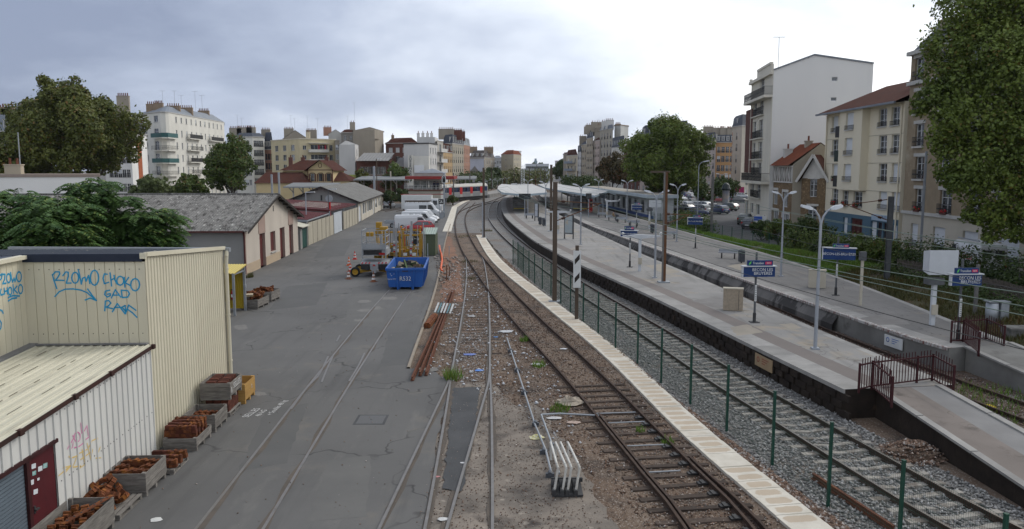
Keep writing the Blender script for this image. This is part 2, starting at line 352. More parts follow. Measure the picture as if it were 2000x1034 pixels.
strip(kb,catmull(K),offs(catmull(K),.12),.06);strip(kb,offs(catmull(K),.12),offs(catmull(K),.125),.06,0,-.02);strip(kb,offs(catmull(K),-.004),catmull(K),-.01,0,.06)
struct(kb.build('yard_kerb',mat('kerb_stone',(.30,.25,.19),(.22,.19,.16),2,.9)))
struct(sheet('asphalt_patch',jag([G(886,758),G(940,757),G(905,960),G(864,955)][::-1],.05,.25,12),.008,ASPH2))
# earth along the old rails in the yard
for nm,Cc,sg in(('rail_groove_earth',c0,0),('rail_groove_earth',cA,0),('rail_groove_earth',cB,0)):
 for o_ in(-.72,.72):
  A=[p for p in offs(Cc,o_-.075)if p.y<46];B_=[p for p in offs(Cc,o_+.095)if p.y<46]
  r=random.Random(int(o_*100)+len(A));A=[p+Vector((r.uniform(-.06,.06),0))for p in A];B_=[p+Vector((r.uniform(-.07,.09),0))for p in B_]
  zz_={id(c0):.004,id(cA):.004,id(cB):.006}[id(Cc)]+(.001 if o_>0 else 0)
  struct(strip(MB(),A,B_,zz_).build(nm,mat('groove_earth',(.115,.095,.078),(.08,.07,.06),1.5,.95,bm=.3,bs=40)))
DUST=mat('pale_dust',(.19,.182,.17),(.145,.14,.132),3,.95)
for k,(px,py,w_,h_)in enumerate(((712,607,14,3),(737,602,10,3),(712,589,12,3),(760,583,16,3),(505,770,14,4),(848,722,10,4),(700,626,8,2),(470,640,16,5))):
 struct(sheet('dust_patch',jag([G(px+w_*math.cos(a),py+h_*math.sin(a))for a in np.linspace(0,-5.8,14)],.1,.3,50+k),.003+.0003*k,DUST))
R2=mat('asphalt_repair',(.09,.09,.088),(.105,.103,.10),.8,.9);R3=mat('asphalt_light_repair',(.128,.125,.118),(.108,.106,.102),.7,.9)
for k,(q,m)in enumerate((([(520,800),(600,788),(560,905),(465,920)],R2),([(690,560),(755,565),(748,640),(672,632)],R3),([(560,560),(640,552),(618,596),(525,606)],R2),([(760,650),(815,648),(800,712),(742,716)],R2),([(470,690),(540,680),(520,720),(455,735)],R3),([(640,900),(725,890),(715,1010),(600,1020)],R3),([(640,470),(690,466),(672,500),(612,506)],R2))):
 struct(sheet('asphalt_repair',jag([G(x,y)for x,y in q][::-1],.04,.3,70+k),.0012+.0002*k,m))
# ------------------------------------------------------------------ tracks
PROF=[(-.065,0),(.065,0),(.065,.02),(.012,.035),(.012,.115),(.036,.12),(.036,.16),(-.036,.16),(-.036,.12),(-.012,.115),(-.012,.035),(-.065,.02)]
def rail(mb,P,z):
 n=len(PROF);secs=[]
 for i,p in enumerate(P):
  t=(P[min(i+1,len(P)-1)]-P[max(i-1,0)]).normalized();q=Vector((t.y,-t.x))
  secs.append([(p.x+q.x*x,p.y+q.y*x,z+h)for x,h in PROF])
 vs=[v for s_ in secs for v in s_]
 for j in range(n):
  mb.add(vs,[],0)if False else None
 o=len(mb.v);mb.v+=vs
 for k in range(len(P)-1):
  for j in range(n):
   mb.f.append((o+k*n+j,o+k*n+(j+1)%n,o+(k+1)*n+(j+1)%n,o+(k+1)*n+j));mb.m.append(1 if j in(6,)else 0);mb.s.append(False)
 for k in(0,len(P)-1):mb.f.append(tuple(o+k*n+j for j in range(n)));mb.m.append(0);mb.s.append(False)
 return mb
def track(name,Cc,z,mats,y0=-99,y1=999,sl=None):
 t=struct(link(name,None))
 for s_ in(-.7535,.7535):
  rail(MB(),[p for p in offs(Cc,s_)if y0<=p.y<=y1],z).build('rail',mats,t)
 return t
SLC=mat('concrete_sleeper',(.34,.315,.275),(.24,.225,.20),3,.9,c3=(.15,.13,.11),s3=2.2,t3=(.46,.60))
SLW=mat('wooden_sleeper',(.085,.062,.048),(.045,.034,.028),7,.9,bm=.6,bs=30,sv=(1,6,1),isl=.6,c3=(.15,.125,.10),s3=3,t3=(.58,.7))
tM=track('main_track',cM,.02,[RAILM,RAILT]);tS=track('siding_track',cS,-.03,[RAILM,RAILM]);tB=track('old_yard_track',cB,-.115,[RAILE,RAILE])
tA=track('merging_yard_track',cA,-.117,[RAILE,RAILE],y1=37);tN=track('stub_track',cN,-.04,[RAILM,RAILM]);t0=track('embedded_track',c0,-.152,[RAILE,RAILE],y1=54)
def chk(mb,r_=.01):return mb
sc=MB().loft([[(-1.25,-.13,-.05),(-1.25,.13,-.05),(-1.25,.1,.07),(-1.25,-.1,.07)],[(-.45,-.13,-.05),(-.45,.13,-.05),(-.45,.1,.07),(-.45,-.1,.07)],[(0,-.11,-.06),(0,.11,-.06),(0,.08,.03),(0,-.08,.03)],[(.45,-.13,-.05),(.45,.13,-.05),(.45,.1,.07),(.45,-.1,.07)],[(1.25,-.13,-.05),(1.25,.13,-.05),(1.25,.1,.07),(1.25,-.1,.07)]]).mesh('sleeper',SLC)
for p,a_ in resamp([q for q in cM if q.y<80],.62):link('sleeper',sc,tM,(p.x,p.y,-.012+random.uniform(-.012,.008)),a_-PI/2+random.uniform(-.01,.01))
sw=[]
for k in range(4):
 r=random.Random(k);secs=[]
 for x in(-1.28,-.7,0,.7,1.28):secs.append([(x,-.12+r.uniform(-.02,.02),-.08),(x,.12+r.uniform(-.02,.02),-.08),(x,.105+r.uniform(-.02,.02),.035+r.uniform(-.015,.012)),(x,-.105+r.uniform(-.02,.02),.035+r.uniform(-.015,.012))])
 sw.append(MB().loft(secs).mesh('sleeper',SLW))
for p,a_ in resamp([q for q in cS if q.y<72],.68):
 dz=-.02 if p.y<29 else-.064-.025*random.random()
 link('sleeper',random.choice(sw),tS,(p.x,p.y,dz),a_-PI/2+random.uniform(-.03,.03))
for p,a_ in resamp([q for q in cB if 33<q.y<64],.72):link('sleeper',random.choice(sw),tB,(p.x,p.y,-.05-.012*random.random()),a_-PI/2)
# check rails and point blades at the near points, chairs, stretcher bars
nearS=[p for p in cS if p.y<25.5]
rail(MB(),offs(nearS,-.62),-.035).build('point_blade',[RAILM,RAILM],tS)
rail(MB(),[p+Vector((.12*max(0,(21-p.y))*.25,0))for p in offs([q for q in cS if q.y<21.2],.9)],-.035).build('point_blade',[RAILM,RAILM],tS)
chm=MB().box(-.13,.13,-.09,.09,.03,.075).box(-.05,.05,-.12,.12,.07,.10).mesh('rail_chair',mat('oily_iron',(.02,.02,.022),(.04,.038,.036),5,.5))
for p,a_ in resamp([q for q in cS if q.y<26],.68):
 q=p+Vector((math.sin(a_),-math.cos(a_)))*.6;link('rail_chair',chm,tS,(q.x,q.y,-.02),a_-PI/2)
for yy in(20.4,22.4,24.0,25.2):
 p=min(cS,key=lambda q:abs(q.y-yy));r=.62 if yy>21 else .3
 MB().cyl((p.x-.75,p.y+.12,.04),(p.x+r,p.y+.25,.05),.02,n=6).build('stretcher_bar',GREY,tS)
# second set of rails in the yard asphalt, leaving the embedded track
for P in([(621,736),(632,716),(641,696)],[(568,800),(600,757),(621,736)],[(628,747),(640,718),(652,692)],[(664,655),(657,668)],[(682,745),(700,715),(712,690)]):
 rail(MB(),catmull([G(*q)for q in P],.5),-.148).build('rail',[RAILE,RAILE],t0)
# ------------------------------------------------------------------ walkway of concrete slabs
m_,t_,b_=newmat('walkway_slab');MATS['walkway_slab']=m_
tcn=nd('ShaderNodeTexCoord',t_).outputs['Object'];sp=nd('ShaderNodeSeparateXYZ',t_);t_.links.new(tcn,sp.inputs[0]);oi=nd('ShaderNodeObjectInfo',t_)
gp=nd('ShaderNodeNewGeometry',t_).outputs['Position'];nz=noise(t_,gp,5,4)
ex=mth('POWER',mth('ABSOLUTE',mth('DIVIDE',sp.outputs[0],mth('ADD',.27,mth('MULTIPLY',oi.outputs['Random'],.14,t_),t_),t_),None,t_),4,t_)
ey=mth('POWER',mth('ABSOLUTE',mth('DIVIDE',sp.outputs[1],.17,t_),None,t_),4,t_)
rr=mth('ADD',mth('ADD',ex,ey,t_),mth('MULTIPLY',mth('SUBTRACT',nz,.5,t_),2.6,t_),t_)
fm=mth('MULTIPLY',step(t_,rr,1.15,.7),step(t_,oi.outputs['Random'],.12,.3),t_)
cc_=mix(t_,step(t_,noise(t_,gp,2),.35,.65),(.50,.46,.38),(.60,.56,.48));cc_=mix(t_,mth('MULTIPLY',fm,.75,t_),cc_,(.40,.31,.215))
t_.links.new(cc_,b_.inputs['Base Color']);b_.inputs['Roughness'].default_value=.9;bump(t_,b_,noise(t_,gp,40),.25)
wk=struct(link('walkway',None))
slab=MB().box(-.47,.47,-.245,.245,-.06,.05).mesh('slab',m_)
for p,a_ in resamp([q for q in cW if q.y<97],.503):link('slab',slab,wk,(p.x,p.y,random.uniform(-.012,.006)),a_-PI/2+random.uniform(-.012,.012))
wk2=struct(link('walkway',None));slab2=MB().box(-.55,.55,-.75,.75,-.06,.05).mesh('slab',m_)
for p,a_ in resamp(catmull(pc([(873,452),(881,428),(882,425),(887,408),(891,403),(915,391),(945,384),(968,381)])),1.53):link('slab',slab2,wk2,(p.x,p.y,random.uniform(-.01,.006)),a_-PI/2)
# ------------------------------------------------------------------ platforms
PA=mat('platform_asphalt',(.275,.265,.25),(.205,.198,.188),.3,.9,bm=.15,bs=60,c3=(.34,.285,.21),s3=.45,t3=(.56,.72),c4=(.14,.13,.12),s4=.9,t4=(.60,.74))
cracks(PA,.45,(.11,.10,.09))
PBR=mat('platform_brown_strip',(.19,.165,.15),(.16,.142,.13),.6,.9,bm=.15,bs=60)
PCO=mat('coping_stone',(.30,.29,.27),(.215,.207,.195),1.2,.85,bm=.15,bs=30,isl=.25)
PA2=mat('worn_platform_asphalt',(.205,.195,.185),(.145,.14,.134),.3,.9,bm=.15,bs=60,c3=(.25,.215,.17),s3=.4,t3=(.6,.75),c4=(.10,.097,.09),s4=.9,t4=(.6,.74));cracks(PA2,.45,(.07,.065,.06))
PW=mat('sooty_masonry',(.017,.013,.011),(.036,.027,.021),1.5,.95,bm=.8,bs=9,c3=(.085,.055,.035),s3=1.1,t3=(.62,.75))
PC=mat('platform_concrete',(.21,.205,.19),(.14,.135,.125),.6,.9,bm=.2,bs=20,c3=(.07,.065,.06),s3=.5,t3=(.55,.68))
def cap(o):return o
n1_=min(len(p1L),999)
def pair(A,B,n=160):
 def rs(P):
  L_=[0]
  for i in range(1,len(P)):L_.append(L_[-1]+(P[i]-P[i-1]).length)
  o=[];j=0
  for k in range(n):
   d=L_[-1]*k/(n-1)
   while j<len(P)-2 and L_[j+1]<d:j+=1
   o.append(P[j].lerp(P[j+1],(d-L_[j])/max(1e-6,L_[j+1]-L_[j])))
  return o
 return rs(A),rs(B)
def platform(name,A,B,z,wallA,wallB,brown,ba):
 t=struct(link(name,None));A,B=pair(A,B);A1=[a_.lerp(b,.9/(b-a_).length)for a_,b in zip(A,B)];B1=[b.lerp(a_,.35/(b-a_).length)for a_,b in zip(A,B)]
 A2=[a_.lerp(b,1.75/(b-a_).length)for a_,b in zip(A,B)]
 if brown:strip(strip(MB(),B1,A2,z),A2,A1,z+.003,1).build('paving',[PA,PBR],t)
 else:strip(MB(),B1,A1,z).build('paving',PA2,t)
 strip(MB(),B,B1,z+.002).build('rear_edging',PCO,t)
 sk=1.6
 def edge(P,Q,nm,h=.14):
  rs_=resamp(P,sk);k=0;beyond=None
  for i in range(len(rs_)-1):
   p,a_=rs_[i];q,_=rs_[i+1]
   if p.y>75:beyond=i;break
   d=(q-p).normalized();nn=Vector((d.y,-d.x));ln=(q-p).length
   mb=MB().box(0,ln-.012,-.9,.05,-h,0);o=mb.build(nm,PCO,t);o.location=(p.x,p.y,z+.004+random.uniform(-.004,.004));o.rotation_euler=(0,0,a_)
  mb=MB();F_=[x for x in P if x.y>75];strip(mb,offs(F_,.9),offs(F_,-.05),z+.003);strip(mb,offs(F_,-.05),offs(F_,-.05),z+.003,0,z-h)
  mb.build('edging',PCO,t)
 edge(A,B,'coping_stone')if ba else strip(MB(),A1,A,z+.002).build('edging',PCO,t)
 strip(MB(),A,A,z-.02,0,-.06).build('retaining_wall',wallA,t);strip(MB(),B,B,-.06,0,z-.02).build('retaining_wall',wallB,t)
 MB().quad((*A[0],-.06),(*B[0],-.06),(*B[0],z),(*A[0],z)).build('end_wall',wallA,t)
 return t
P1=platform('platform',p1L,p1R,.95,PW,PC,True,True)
P2=platform('platform',p2L,p2R,.95,PC,PC,False,False)
# masonry blocks that stand proud of the near face of the first platform
blk=[MB().box(-w_/2,w_/2,-.03,.06,-h_/2,h_/2).mesh('masonry_block',PW)for w_,h_ in((.52,.22),(.7,.24),(.42,.2))]
for row in range(3):
 for p,a_ in resamp([q for q in p1L if q.y<62],.76):
  p=p+Vector((math.cos(a_),math.sin(a_)))*(.38*(row%2)+random.uniform(-.05,.05));link('masonry_block',random.choice(blk),P1,(p.x-math.sin(a_)*random.uniform(-.02,.025),p.y+math.cos(a_)*random.uniform(-.02,.025),.14+row*.27),a_)
# red and white speckled edge of the second platform
m_,t_,b_=newmat('speckled_edge');MATS['speckled_edge']=m_;gp=vec(t_,sv=(1,1,.3));nz=noise(t_,gp,11,2)
t_.links.new(mix(t_,step(t_,nz,.56,.6),mix(t_,step(t_,noise(t_,gp,4,1),.5,.56),(.30,.28,.26),(.42,.41,.39)),(.15,.06,.05)),b_.inputs['Base Color']);b_.inputs['Roughness'].default_value=.9
ed=MB();N_=[p for p in p2L if p.y<110];strip(ed,offs(N_,.16),offs(N_,-.06),.957);strip(ed,offs(N_,-.06),offs(N_,-.06),.957,0,.84);ed.build('painted_edge',m_,P2)
ledge=MB();N_=[p for p in p2L if 38<p.y<110];strip(ledge,offs(N_,-.30),offs(N_,-.0),.36,0,.80);strip(ledge,offs(N_,-.3),offs(N_,-.3),-.06,0,.36);ledge.build('sloped_toe',mat('toe_concrete',(.17,.16,.15),(.11,.105,.1),1,.9,sv=(1,1,.3),c3=(.05,.047,.045),s3=.8,t3=(.5,.56)),P2)
# ramps at the platform ends
RA=mat('ramp_asphalt',(.21,.18,.16),(.15,.13,.115),.5,.9,bm=.15,bs=50,c4=(.10,.085,.075),s4=1.2,t4=(.6,.72));cracks(RA,.4,(.09,.08,.07));RB=mat('ramp_grey_band',(.225,.22,.213),(.175,.17,.165),.7,.9)
def ramp(name,a_,b,c,d,z0,z1,m1,m2,mw=None):
 t=struct(link(name,None));a_,b,c,d=(Vector(p).to_2d()for p in(a_,b,c,d));m=a_.lerp(b,.55);n=d.lerp(c,.5)
 MB().quad((*a_,z0),(*m,z0),(*n,z1),(*d,z1),0).quad((*m,z0),(*b,z0),(*c,z1),(*n,z1),1).build('paving',[m1,m2],t)
 MB().quad((*a_,-.1),(*a_,z0),(*d,z1),(*d,-.1)).quad((*b,z0),(*b,-.1),(*c,-.1),(*c,z1)).quad((*a_,z0),(*a_,-.1),(*b,-.1),(*b,z0)).build('side_wall',mw or PC,t)
 for p,q in((a_,d),(b,c)):
  n_=5
  for i in range(n_):
   u,v=i/n_,(i+1)/n_-.004;P=p.lerp(q,u);Q=p.lerp(q,v);MB().beam((P.x,P.y,z0+(z1-z0)*u+.015),(Q.x,Q.y,z0+(z1-z0)*v+.015),.22,.07).build('edging_stone',PCO,t)
 return t
ramp('platform_ramp',Vector((11.8,25.17)),Vector((13.95,25.48)),Vector((14.95,12.5)),Vector((12.5,12.5)),.948,.15,RA,RB,PW)
ramp('platform_ramp',Vector((18.1,31.22)),Vector((20.3,31.95)),Vector((21.6,19.5)),Vector((19.2,19.0)),.948,.1,PC,PC)
PT1,PT2=mat('tan_patch',(.31,.275,.225),(.26,.235,.195),1.5,.9),mat('grey_patch',(.17,.16,.15),(.21,.20,.19),1.5,.9)
for par,q,m,k in((P1,((1522,634),(1545,632),(1568,641),(1546,645)),PT1,0),(P1,((1425,640),(1460,634),(1492,650),(1440,656)),PT1,1),(P1,((1350,588),(1400,580),(1440,596),(1400,602)),PT2,3),(P2,((1606,590),(1622,585),(1646,593),(1628,598)),PT2,4),(P2,((1680,622),(1740,612),(1778,634),(1700,636)),PT2,5),(P1,((1262,520),(1290,516),(1330,532),(1300,536)),PT1,6),(P2,((1420,520),(1450,514),(1480,526),(1450,530)),PT1,7)):
 o=sheet('repair_patch',jag([G(x,y,.95)for x,y in q][::-1],.05,.3,30+k),.9545+.0004*k,m,par)
# track between the platforms
cT=catmull([Vector((19.4,14)),Vector((17.6,22)),Vector((16.3,28)),Vector((15.4,34)),Vector((14.75,40)),Vector((13.85,52)),Vector((12.4,68)),Vector((10.3,90)),Vector((8.1,125)),Vector((7.0,160)),Vector((6.3,205)),Vector((6.8,260)),Vector((12,400))])
g2=struct(sheet('track_ballast',jag([p for p in offs(cT,-2.0)if p.y<300],.05,1,21,False)+[p for p in reversed(offs(cT,2.0))if p.y<300],-.014,BALLB))
tT=track('platform_track',cT,-.03,[RAILM,RAILM])
for p,a_ in resamp([q for q in cT if q.y<50],.66):link('sleeper',random.choice(sw),tT,(p.x,p.y,-.055),a_-PI/2)
# far tracks fanning out to the north
cF1=catmull([Vector((-21,150)),Vector((-14.5,190)),Vector((-9.5,215)),Vector((-4,245)),Vector((4,320)),Vector((9,460))]);tF=track('far_track',cF1,-.03,[RAILM,RAILT])
cF2=catmull([Vector((-24.5,150)),Vector((-18,190)),Vector((-13,217)),Vector((-7.5,248)),Vector((0,320)),Vector((5,460))]);tF2=track('far_track',cF2,-.03,[RAILM,RAILT])
struct(sheet('track_ballast',[p for p in offs(cF2,-2.5)]+[p for p in reversed(offs(cF1,2.5))],-.024,BALLB))
# ------------------------------------------------------------------ loose stones
pM=mz+list(reversed(mz2));pM=[p for p in pM if p.y<72]
rocks('ballast_stones',[pM],42000,.045,.115,STONE,'grey ballast stones around the main track',-.012,1.9)
pC=[p for p in wr if p.y<72]+[p for p in reversed(mz)if p.y<72]
rocks('ballast_stones',[pC],20000,.05,.13,STONEB,'brown and grey stones between walkway and fence',-.02,1.9)
pS=[p for p in offs(cS,-1.6)if p.y<70]+[p for p in reversed(wl)if p.y<70]
rocks('ballast_stones',[pS],22000,.02,.08,STONEB,'brown pebbles in and beside the siding track',-.03,1.8)
pB=[(-3.6,31),(-2.2,29.3),(.2,26),(1.6,22),(2.2,20),(1.6,33),(-.6,46),(-3,66),(-5.6,66),(-4.6,52)]
rocks('ballast_stones',[pB],15000,.015,.07,STONEB,'pebbles strewn over the dirt by the old yard track',-.03,1.4)
rocks('paper_litter',[pB],900,.025,.15,mat('litter_paper',(.55,.56,.58),(.42,.43,.45),3,.8),'white paper scraps strewn by the old track',-.02,1.3)
rocks('apron_grit',[[(-2.2,14),(4.6,14),(2.6,20),(1.5,24),(.5,29),(-2.2,30)]],9000,.012,.05,STONEB,'grit strewn over the concrete apron',-.015,1.3)
rocks('pale_stones',[[G(888,745),G(945,745),G(950,650),G(900,650)]],500,.03,.09,mat('pale_stone',(.42,.41,.40),(.3,.29,.28),4,.9),'pale stones between the old rails',-.02,1.0)
rocks('ballast_stones',[[p for p in offs(cT,-1.9)if 20<p.y<62]+[p for p in reversed(offs(cT,1.9))if 20<p.y<62]],9000,.04,.1,STONEB,'dark stones in the track bed between the platforms',-.014,1.3)
rocks('asphalt_grit',[[(-9,15),(-3,15),(-3.2,29),(-4.2,31),(-5.5,60),(-16,60),(-10,30)]],700,.012,.05,STONEB,'grit on the yard',.0,1.2)
# ------------------------------------------------------------------ green mesh fence
FG=mat('fence_green',(.012,.05,.035),(.018,.065,.045),4,.5)
fx=[(1002,517),(1011.5,523),(1022,535),(1033,545),(1044,554.5),(1059,565),(1076,579),(1095,594),(1114,610),(1139,630),(1168,653),(1202,682),(1245,711),(1291,748),(1348,790),(1419,842),(1508,910),(1617,990)]
fp=[G(*q)for q in fx]+[Vector((8.02,15.75,0)),Vector((8.55,13.2,0))]
fen=thing('mesh_fence','long green wire mesh fence on square posts beside the main track','fence',fp[8])
post=MB().box(-.035,.035,-.03,.03,-.1,2.06).box(-.04,.04,-.035,.035,2.06,2.085).mesh('post',FG)
for i,p in enumerate(fp):
 d=fp[min(i+1,len(fp)-1)]-fp[max(0,i-1)];o=link('post',post,fen,p-fp[8],math.atan2(d.y,d.x))
 if i<len(fp)-1:
  q=fp[i+1];d=q-p;ln=d.length;mb=MB();n_=int(ln/.055)
  for k in range(1,n_):
   x=ln*k/n_;r_=.0018
   mb.add([(x-r_,-r_,.04),(x+r_,-r_,.04),(x,r_,.04),(x-r_,-r_,2.0),(x+r_,-r_,2.0),(x,r_,2.0)],[(0,1,4,3),(1,2,5,4),(2,0,3,5)])
  for k in range(10):mb.beam((.03,.006,.06+k*.215),(ln-.03,.006,.06+k*.215),.004,.004)
  w_=mb.build('mesh_panel',FG,fen);w_.location=p-fp[8];w_.rotation_euler=(0,0,math.atan2(d.y,d.x))
# ================================================================== shared builders for walls and windows
def facade(mb,P0,d,ln,z0,z1,ops,m=0,rv=.18,mr=None):
 """wall with real openings; P0 2D start, d 2D unit, outward = (d.y,-d.x)"""
 mr=m if mr is None else mr;n=Vector((d.y,-d.x))
 pt=lambda u,v,dep=0:(P0.x+d.x*u-n.x*dep,P0.y+d.y*u-n.y*dep,v)
 us=sorted({0,ln,*[a for o in ops for a in o[:2]]});vs=sorted({z0,z1,*[a for o in ops for a in o[2:4]]})
 us=[u for u in us if 0<=u<=ln];vs=[v for v in vs if z0<=v<=z1]
 for i in range(len(us)-1):
  run=None
  for j in range(len(vs)-1):
   uc,vc=(us[i]+us[i+1])/2,(vs[j]+vs[j+1])/2;hole=any(o[0]<uc<o[1]and o[2]<vc<o[3]for o in ops)
   if not hole:run=(run[0],vs[j+1])if run else(vs[j],vs[j+1])
   if(hole or j==len(vs)-2)and run:
    mb.quad(pt(us[i],run[0]),pt(us[i+1],run[0]),pt(us[i+1],run[1]),pt(us[i],run[1]),m);run=None
 for o in ops:
  a,b,c,e=o[:4]
  mb.quad(pt(a,c),pt(a,c,rv),pt(a,e,rv),pt(a,e),mr).quad(pt(b,c,rv),pt(b,c),pt(b,e),pt(b,e,rv),mr)
  mb.quad(pt(a,e),pt(a,e,rv),pt(b,e,rv),pt(b,e),mr).quad(pt(a,c,rv),pt(a,c),pt(b,c),pt(b,c,rv),mr)
 return mb
WMESH={}
WFR=mat('window_frame_white',(.55,.56,.56),(.48,.49,.50),1.5,.5)
SHUT=mat('shutter_white',(.58,.60,.62),(.52,.54,.56),1,.6);IRON=mat('balcony_iron',(.018,.018,.02),(.03,.03,.03),5,.55)
SILL=mat('window_sill',(.45,.44,.41),(.36,.35,.33),2,.85)
CURT=mat('curtain',(.40,.40,.38),(.30,.30,.29),3,.9)
def winmesh(w,h,st):
 k=(round(w,2),round(h,2),st)
 if k in WMESH:return WMESH[k]
 mb=MB();w2=w/2;y=.13;fr=.055
 fm={'brown':mat('frame_brown',(.06,.022,.018),(.045,.02,.016),3,.6),'dark':DARK}.get(st,WFR)
 if st in('shut',):
  n=max(4,int(h/.18));mb.box(-w2,w2,y+.03,y+.06,0,h,1)
  for i in range(n):mb.box(-w2+.02,w2-.02,y+.005,y+.03,h*i/n+.012,h*(i+1)/n,1)
 else:
  mb.box(-w2,w2,y+.03,y+.05,0,h,0)
  for x0,x1 in((-w2,-w2+fr),(w2-fr,w2)):mb.box(x0,x1,y-.03,y+.028,0,h,2)
  mb.box(-w2+fr,w2-fr,y-.03,y+.028,0,fr,2).box(-w2+fr,w2-fr,y-.03,y+.028,h-fr,h,2)
  if w>.75:mb.box(-fr*.7,fr*.7,y-.025,y+.028,fr,h-fr,2)
  if st in('french','case')and h>1.5:
   for x0,x1 in((-w2+fr,-fr*.7),(fr*.7,w2-fr)):
    for q in(.36,.68):mb.box(x0,x1,y-.005,y+.028,h*q-.02,h*q+.02,2)
  if st=='half':mb.box(-w2+fr,w2-fr,y+.005,y+.027,h*.45,h-fr,1)
  if st=='curt':mb.box(-w2+fr,-w2+w*.33,y+.01,y+.027,fr,h-fr,3).box(w2-w*.33,w2-fr,y+.01,y+.027,fr,h-fr,3)
 me=mb.mesh('window',[GLASS,SHUT,fm,CURT]);WMESH[k]=me;return me
def railmesh(w,h,st='bars',dep=.0):
 k=('r',round(w,2),round(h,2),st,dep)
 if k in WMESH:return WMESH[k]
 mb=MB();w2=w/2;y0=-.05-dep
 for z in(.04,h):mb.box(-w2,w2,y0-.015,y0+.015,z-.02,z+.02)
 n=max(3,int(w/.13))
 for i in range(n+1):
  x=-w2+w*i/n;mb.box(x-.009,x+.009,y0-.009,y0+.009,.06,h-.02)
 if st=='solid':mb.box(-w2,w2,y0-.008,y0+.008,.08,h-.04)
 if st=='orn':
  for i in range(0,n,2):mb.cyl((-w2+w*(i+1)/n,y0-.006,h*.5),(-w2+w*(i+1)/n,y0+.006,h*.5),.09,n=8)
 if dep:
  for x in(-w2,w2):
   for z in(.04,h):mb.box(x-.015,x+.015,y0+.016,0,z-.02,z+.02)
   for j in range(int(dep/.14)):mb.box(x-.009,x+.009,y0+.14*(j+1)-.009,y0+.14*(j+1)+.009,.06,h-.02)
 me=mb.mesh('balcony_railing',IRON);WMESH[k]=me;return me
def put(me,name,parent,P0,d,u,v,dep=0):
 n=Vector((d.y,-d.x));rt=root_of(parent).location
 return link(name,me,parent,(P0.x+d.x*u-n.x*dep-rt.x,P0.y+d.y*u-n.y*dep-rt.y,v-rt.z),math.atan2(d.y,d.x))
def corr(parent,name,a,b,c,d,per,amp,m,k=4,thick=.03):
 """corrugated sheet between eave a-b and ridge d-c, waves counted along a-b"""
 a,b,c,d=map(Vector,(a,b,c,d));n=int((b-a).length/per)*k;nn=(b-a).cross(d-a).normalized()
 if nn.z<0:nn=-nn
 V=[]
 for i in range(n+1):
  t=i/n;off=nn*(amp*math.sin(2*PI*i/k+PI/4));V+=[a.lerp(b,t)+off,d.lerp(c,t)+off]
 F=[(2*i,2*i+2,2*i+3,2*i+1)for i in range(n)];o=len(V)
 V+=[v-nn*thick for v in(a,b,c,d)];F+=[(o+3,o+2,o+1,o)]
 mb=MB();mb.add(V,F);return mb.build(name,m,parent,True)
def onplane(px,py,P,n):
 d=ray(px,py);n=Vector((n[0],n[1],0));P=Vector((P[0],P[1],0));cpt=Vector((0,0,CH));t=(P-cpt).dot(n)/d.dot(n);return cpt+d*t
def stroke(mb,pts,nrm,wd,off=.006):
 n=Vector(nrm).normalized()
 for i in range(len(pts)-1):
  a,b=pts[i],pts[i+1]
  if(b-a).length<1e-4:continue
  t=(b-a).normalized();s_=t.cross(n)*wd/2;o=n*(off+.0004*(i%3));e=t*wd*.3
  mb.quad(a-s_-e+o,a+s_-e+o,b+s_+e+o,b-s_+e+o)
def ell(cx,cy,rx,ry,n=12):return[(cx+rx*math.sin(2*PI*i/n),cy-ry*math.cos(2*PI*i/n))for i in range(n+1)]
# ================================================================== near clad warehouse
CREAM=mat('cream_cladding',(.585,.545,.42),(.53,.49,.375),.8,.6,c3=(.43,.39,.29),s3=.7,t3=(.6,.85),sv=(1,1,.25),spec=.4)
WCLAD=mat('white_cladding',(.60,.595,.56),(.52,.515,.49),.9,.55,c3=(.42,.40,.36),s3=1.5,t3=(.62,.85),sv=(1,1,.2),spec=.4)
CROOF=mat('cream_roof_sheet',(.56,.53,.42),(.44,.42,.33),.6,.6,c3=(.30,.28,.22),s3=1.6,t3=(.55,.75),sv=(3,.25,1),spec=.35)
BROOF=mat('blue_grey_roof',(.035,.045,.065),(.05,.06,.08),.8,.5,c3=(.30,.29,.25),s3=.8,t3=(.66,.7),spec=.4)
BFAS=mat('navy_fascia',(.012,.018,.035),(.018,.025,.045),2,.5);BACKW=mat('cladding_gap',(.10,.09,.065),None,1,.9)
W0=Vector((-10.12,21.89));dW=Vector((-.045,.999)).normalized();dA=Vector((dW.y,-dW.x));CA=W0-dA*3.28
wh=thing('clad_warehouse','cream ribbed metal warehouse with navy roof, blue graffiti and a lower white annex','warehouse',(W0.x,W0.y,0))
def clad(parent,P0,d,ln,pitch,zb,zt,m,kind,gap=BACKW):
 n=Vector((d.y,-d.x));N=int(ln/pitch);pitch=ln/N
 prof={'groove':[(0,0),(.93,0),(.945,-.022),(.985,-.022),(1,0)],'rib':[(0,0),(.5,0),(.6,-.03),(.9,-.03),(1,0)],'wide':[(0,0),(.86,0),(.885,.03),(.955,.03),(.985,0),(1,0)]}[kind]
 for i in range(N):
  mb=MB();lo,hi=[],[]
  for x,o in prof:
   u=(i+x)*pitch;p=P0+d*u+n*o;lo.append((p.x,p.y,zb(u)));hi.append((p.x,p.y,zt(u)))
  for j in range(len(prof)-1):mb.quad(lo[j],lo[j+1],hi[j+1],hi[j])
  mb.build('cladding_panel',m,parent,True)
zt_w=lambda u:5.69-.0735*u
clad(wh,W0,dW,6.8,.212,lambda u:0,lambda u:zt_w(u)-.10,CREAM,'rib')
clad(wh,CA,dA,3.28,.262,lambda u:3.1,lambda u:5.46,CREAM,'groove')
clad(wh,CA-dW*9,dW,9,.262,lambda u:2.6,lambda u:5.55,CREAM,'groove')
W1=W0+dW*6.8;IN=.035
bw=MB()
def core(P,z0,z1):bw.prism([(p.x,p.y)for p in P],z0,z1)
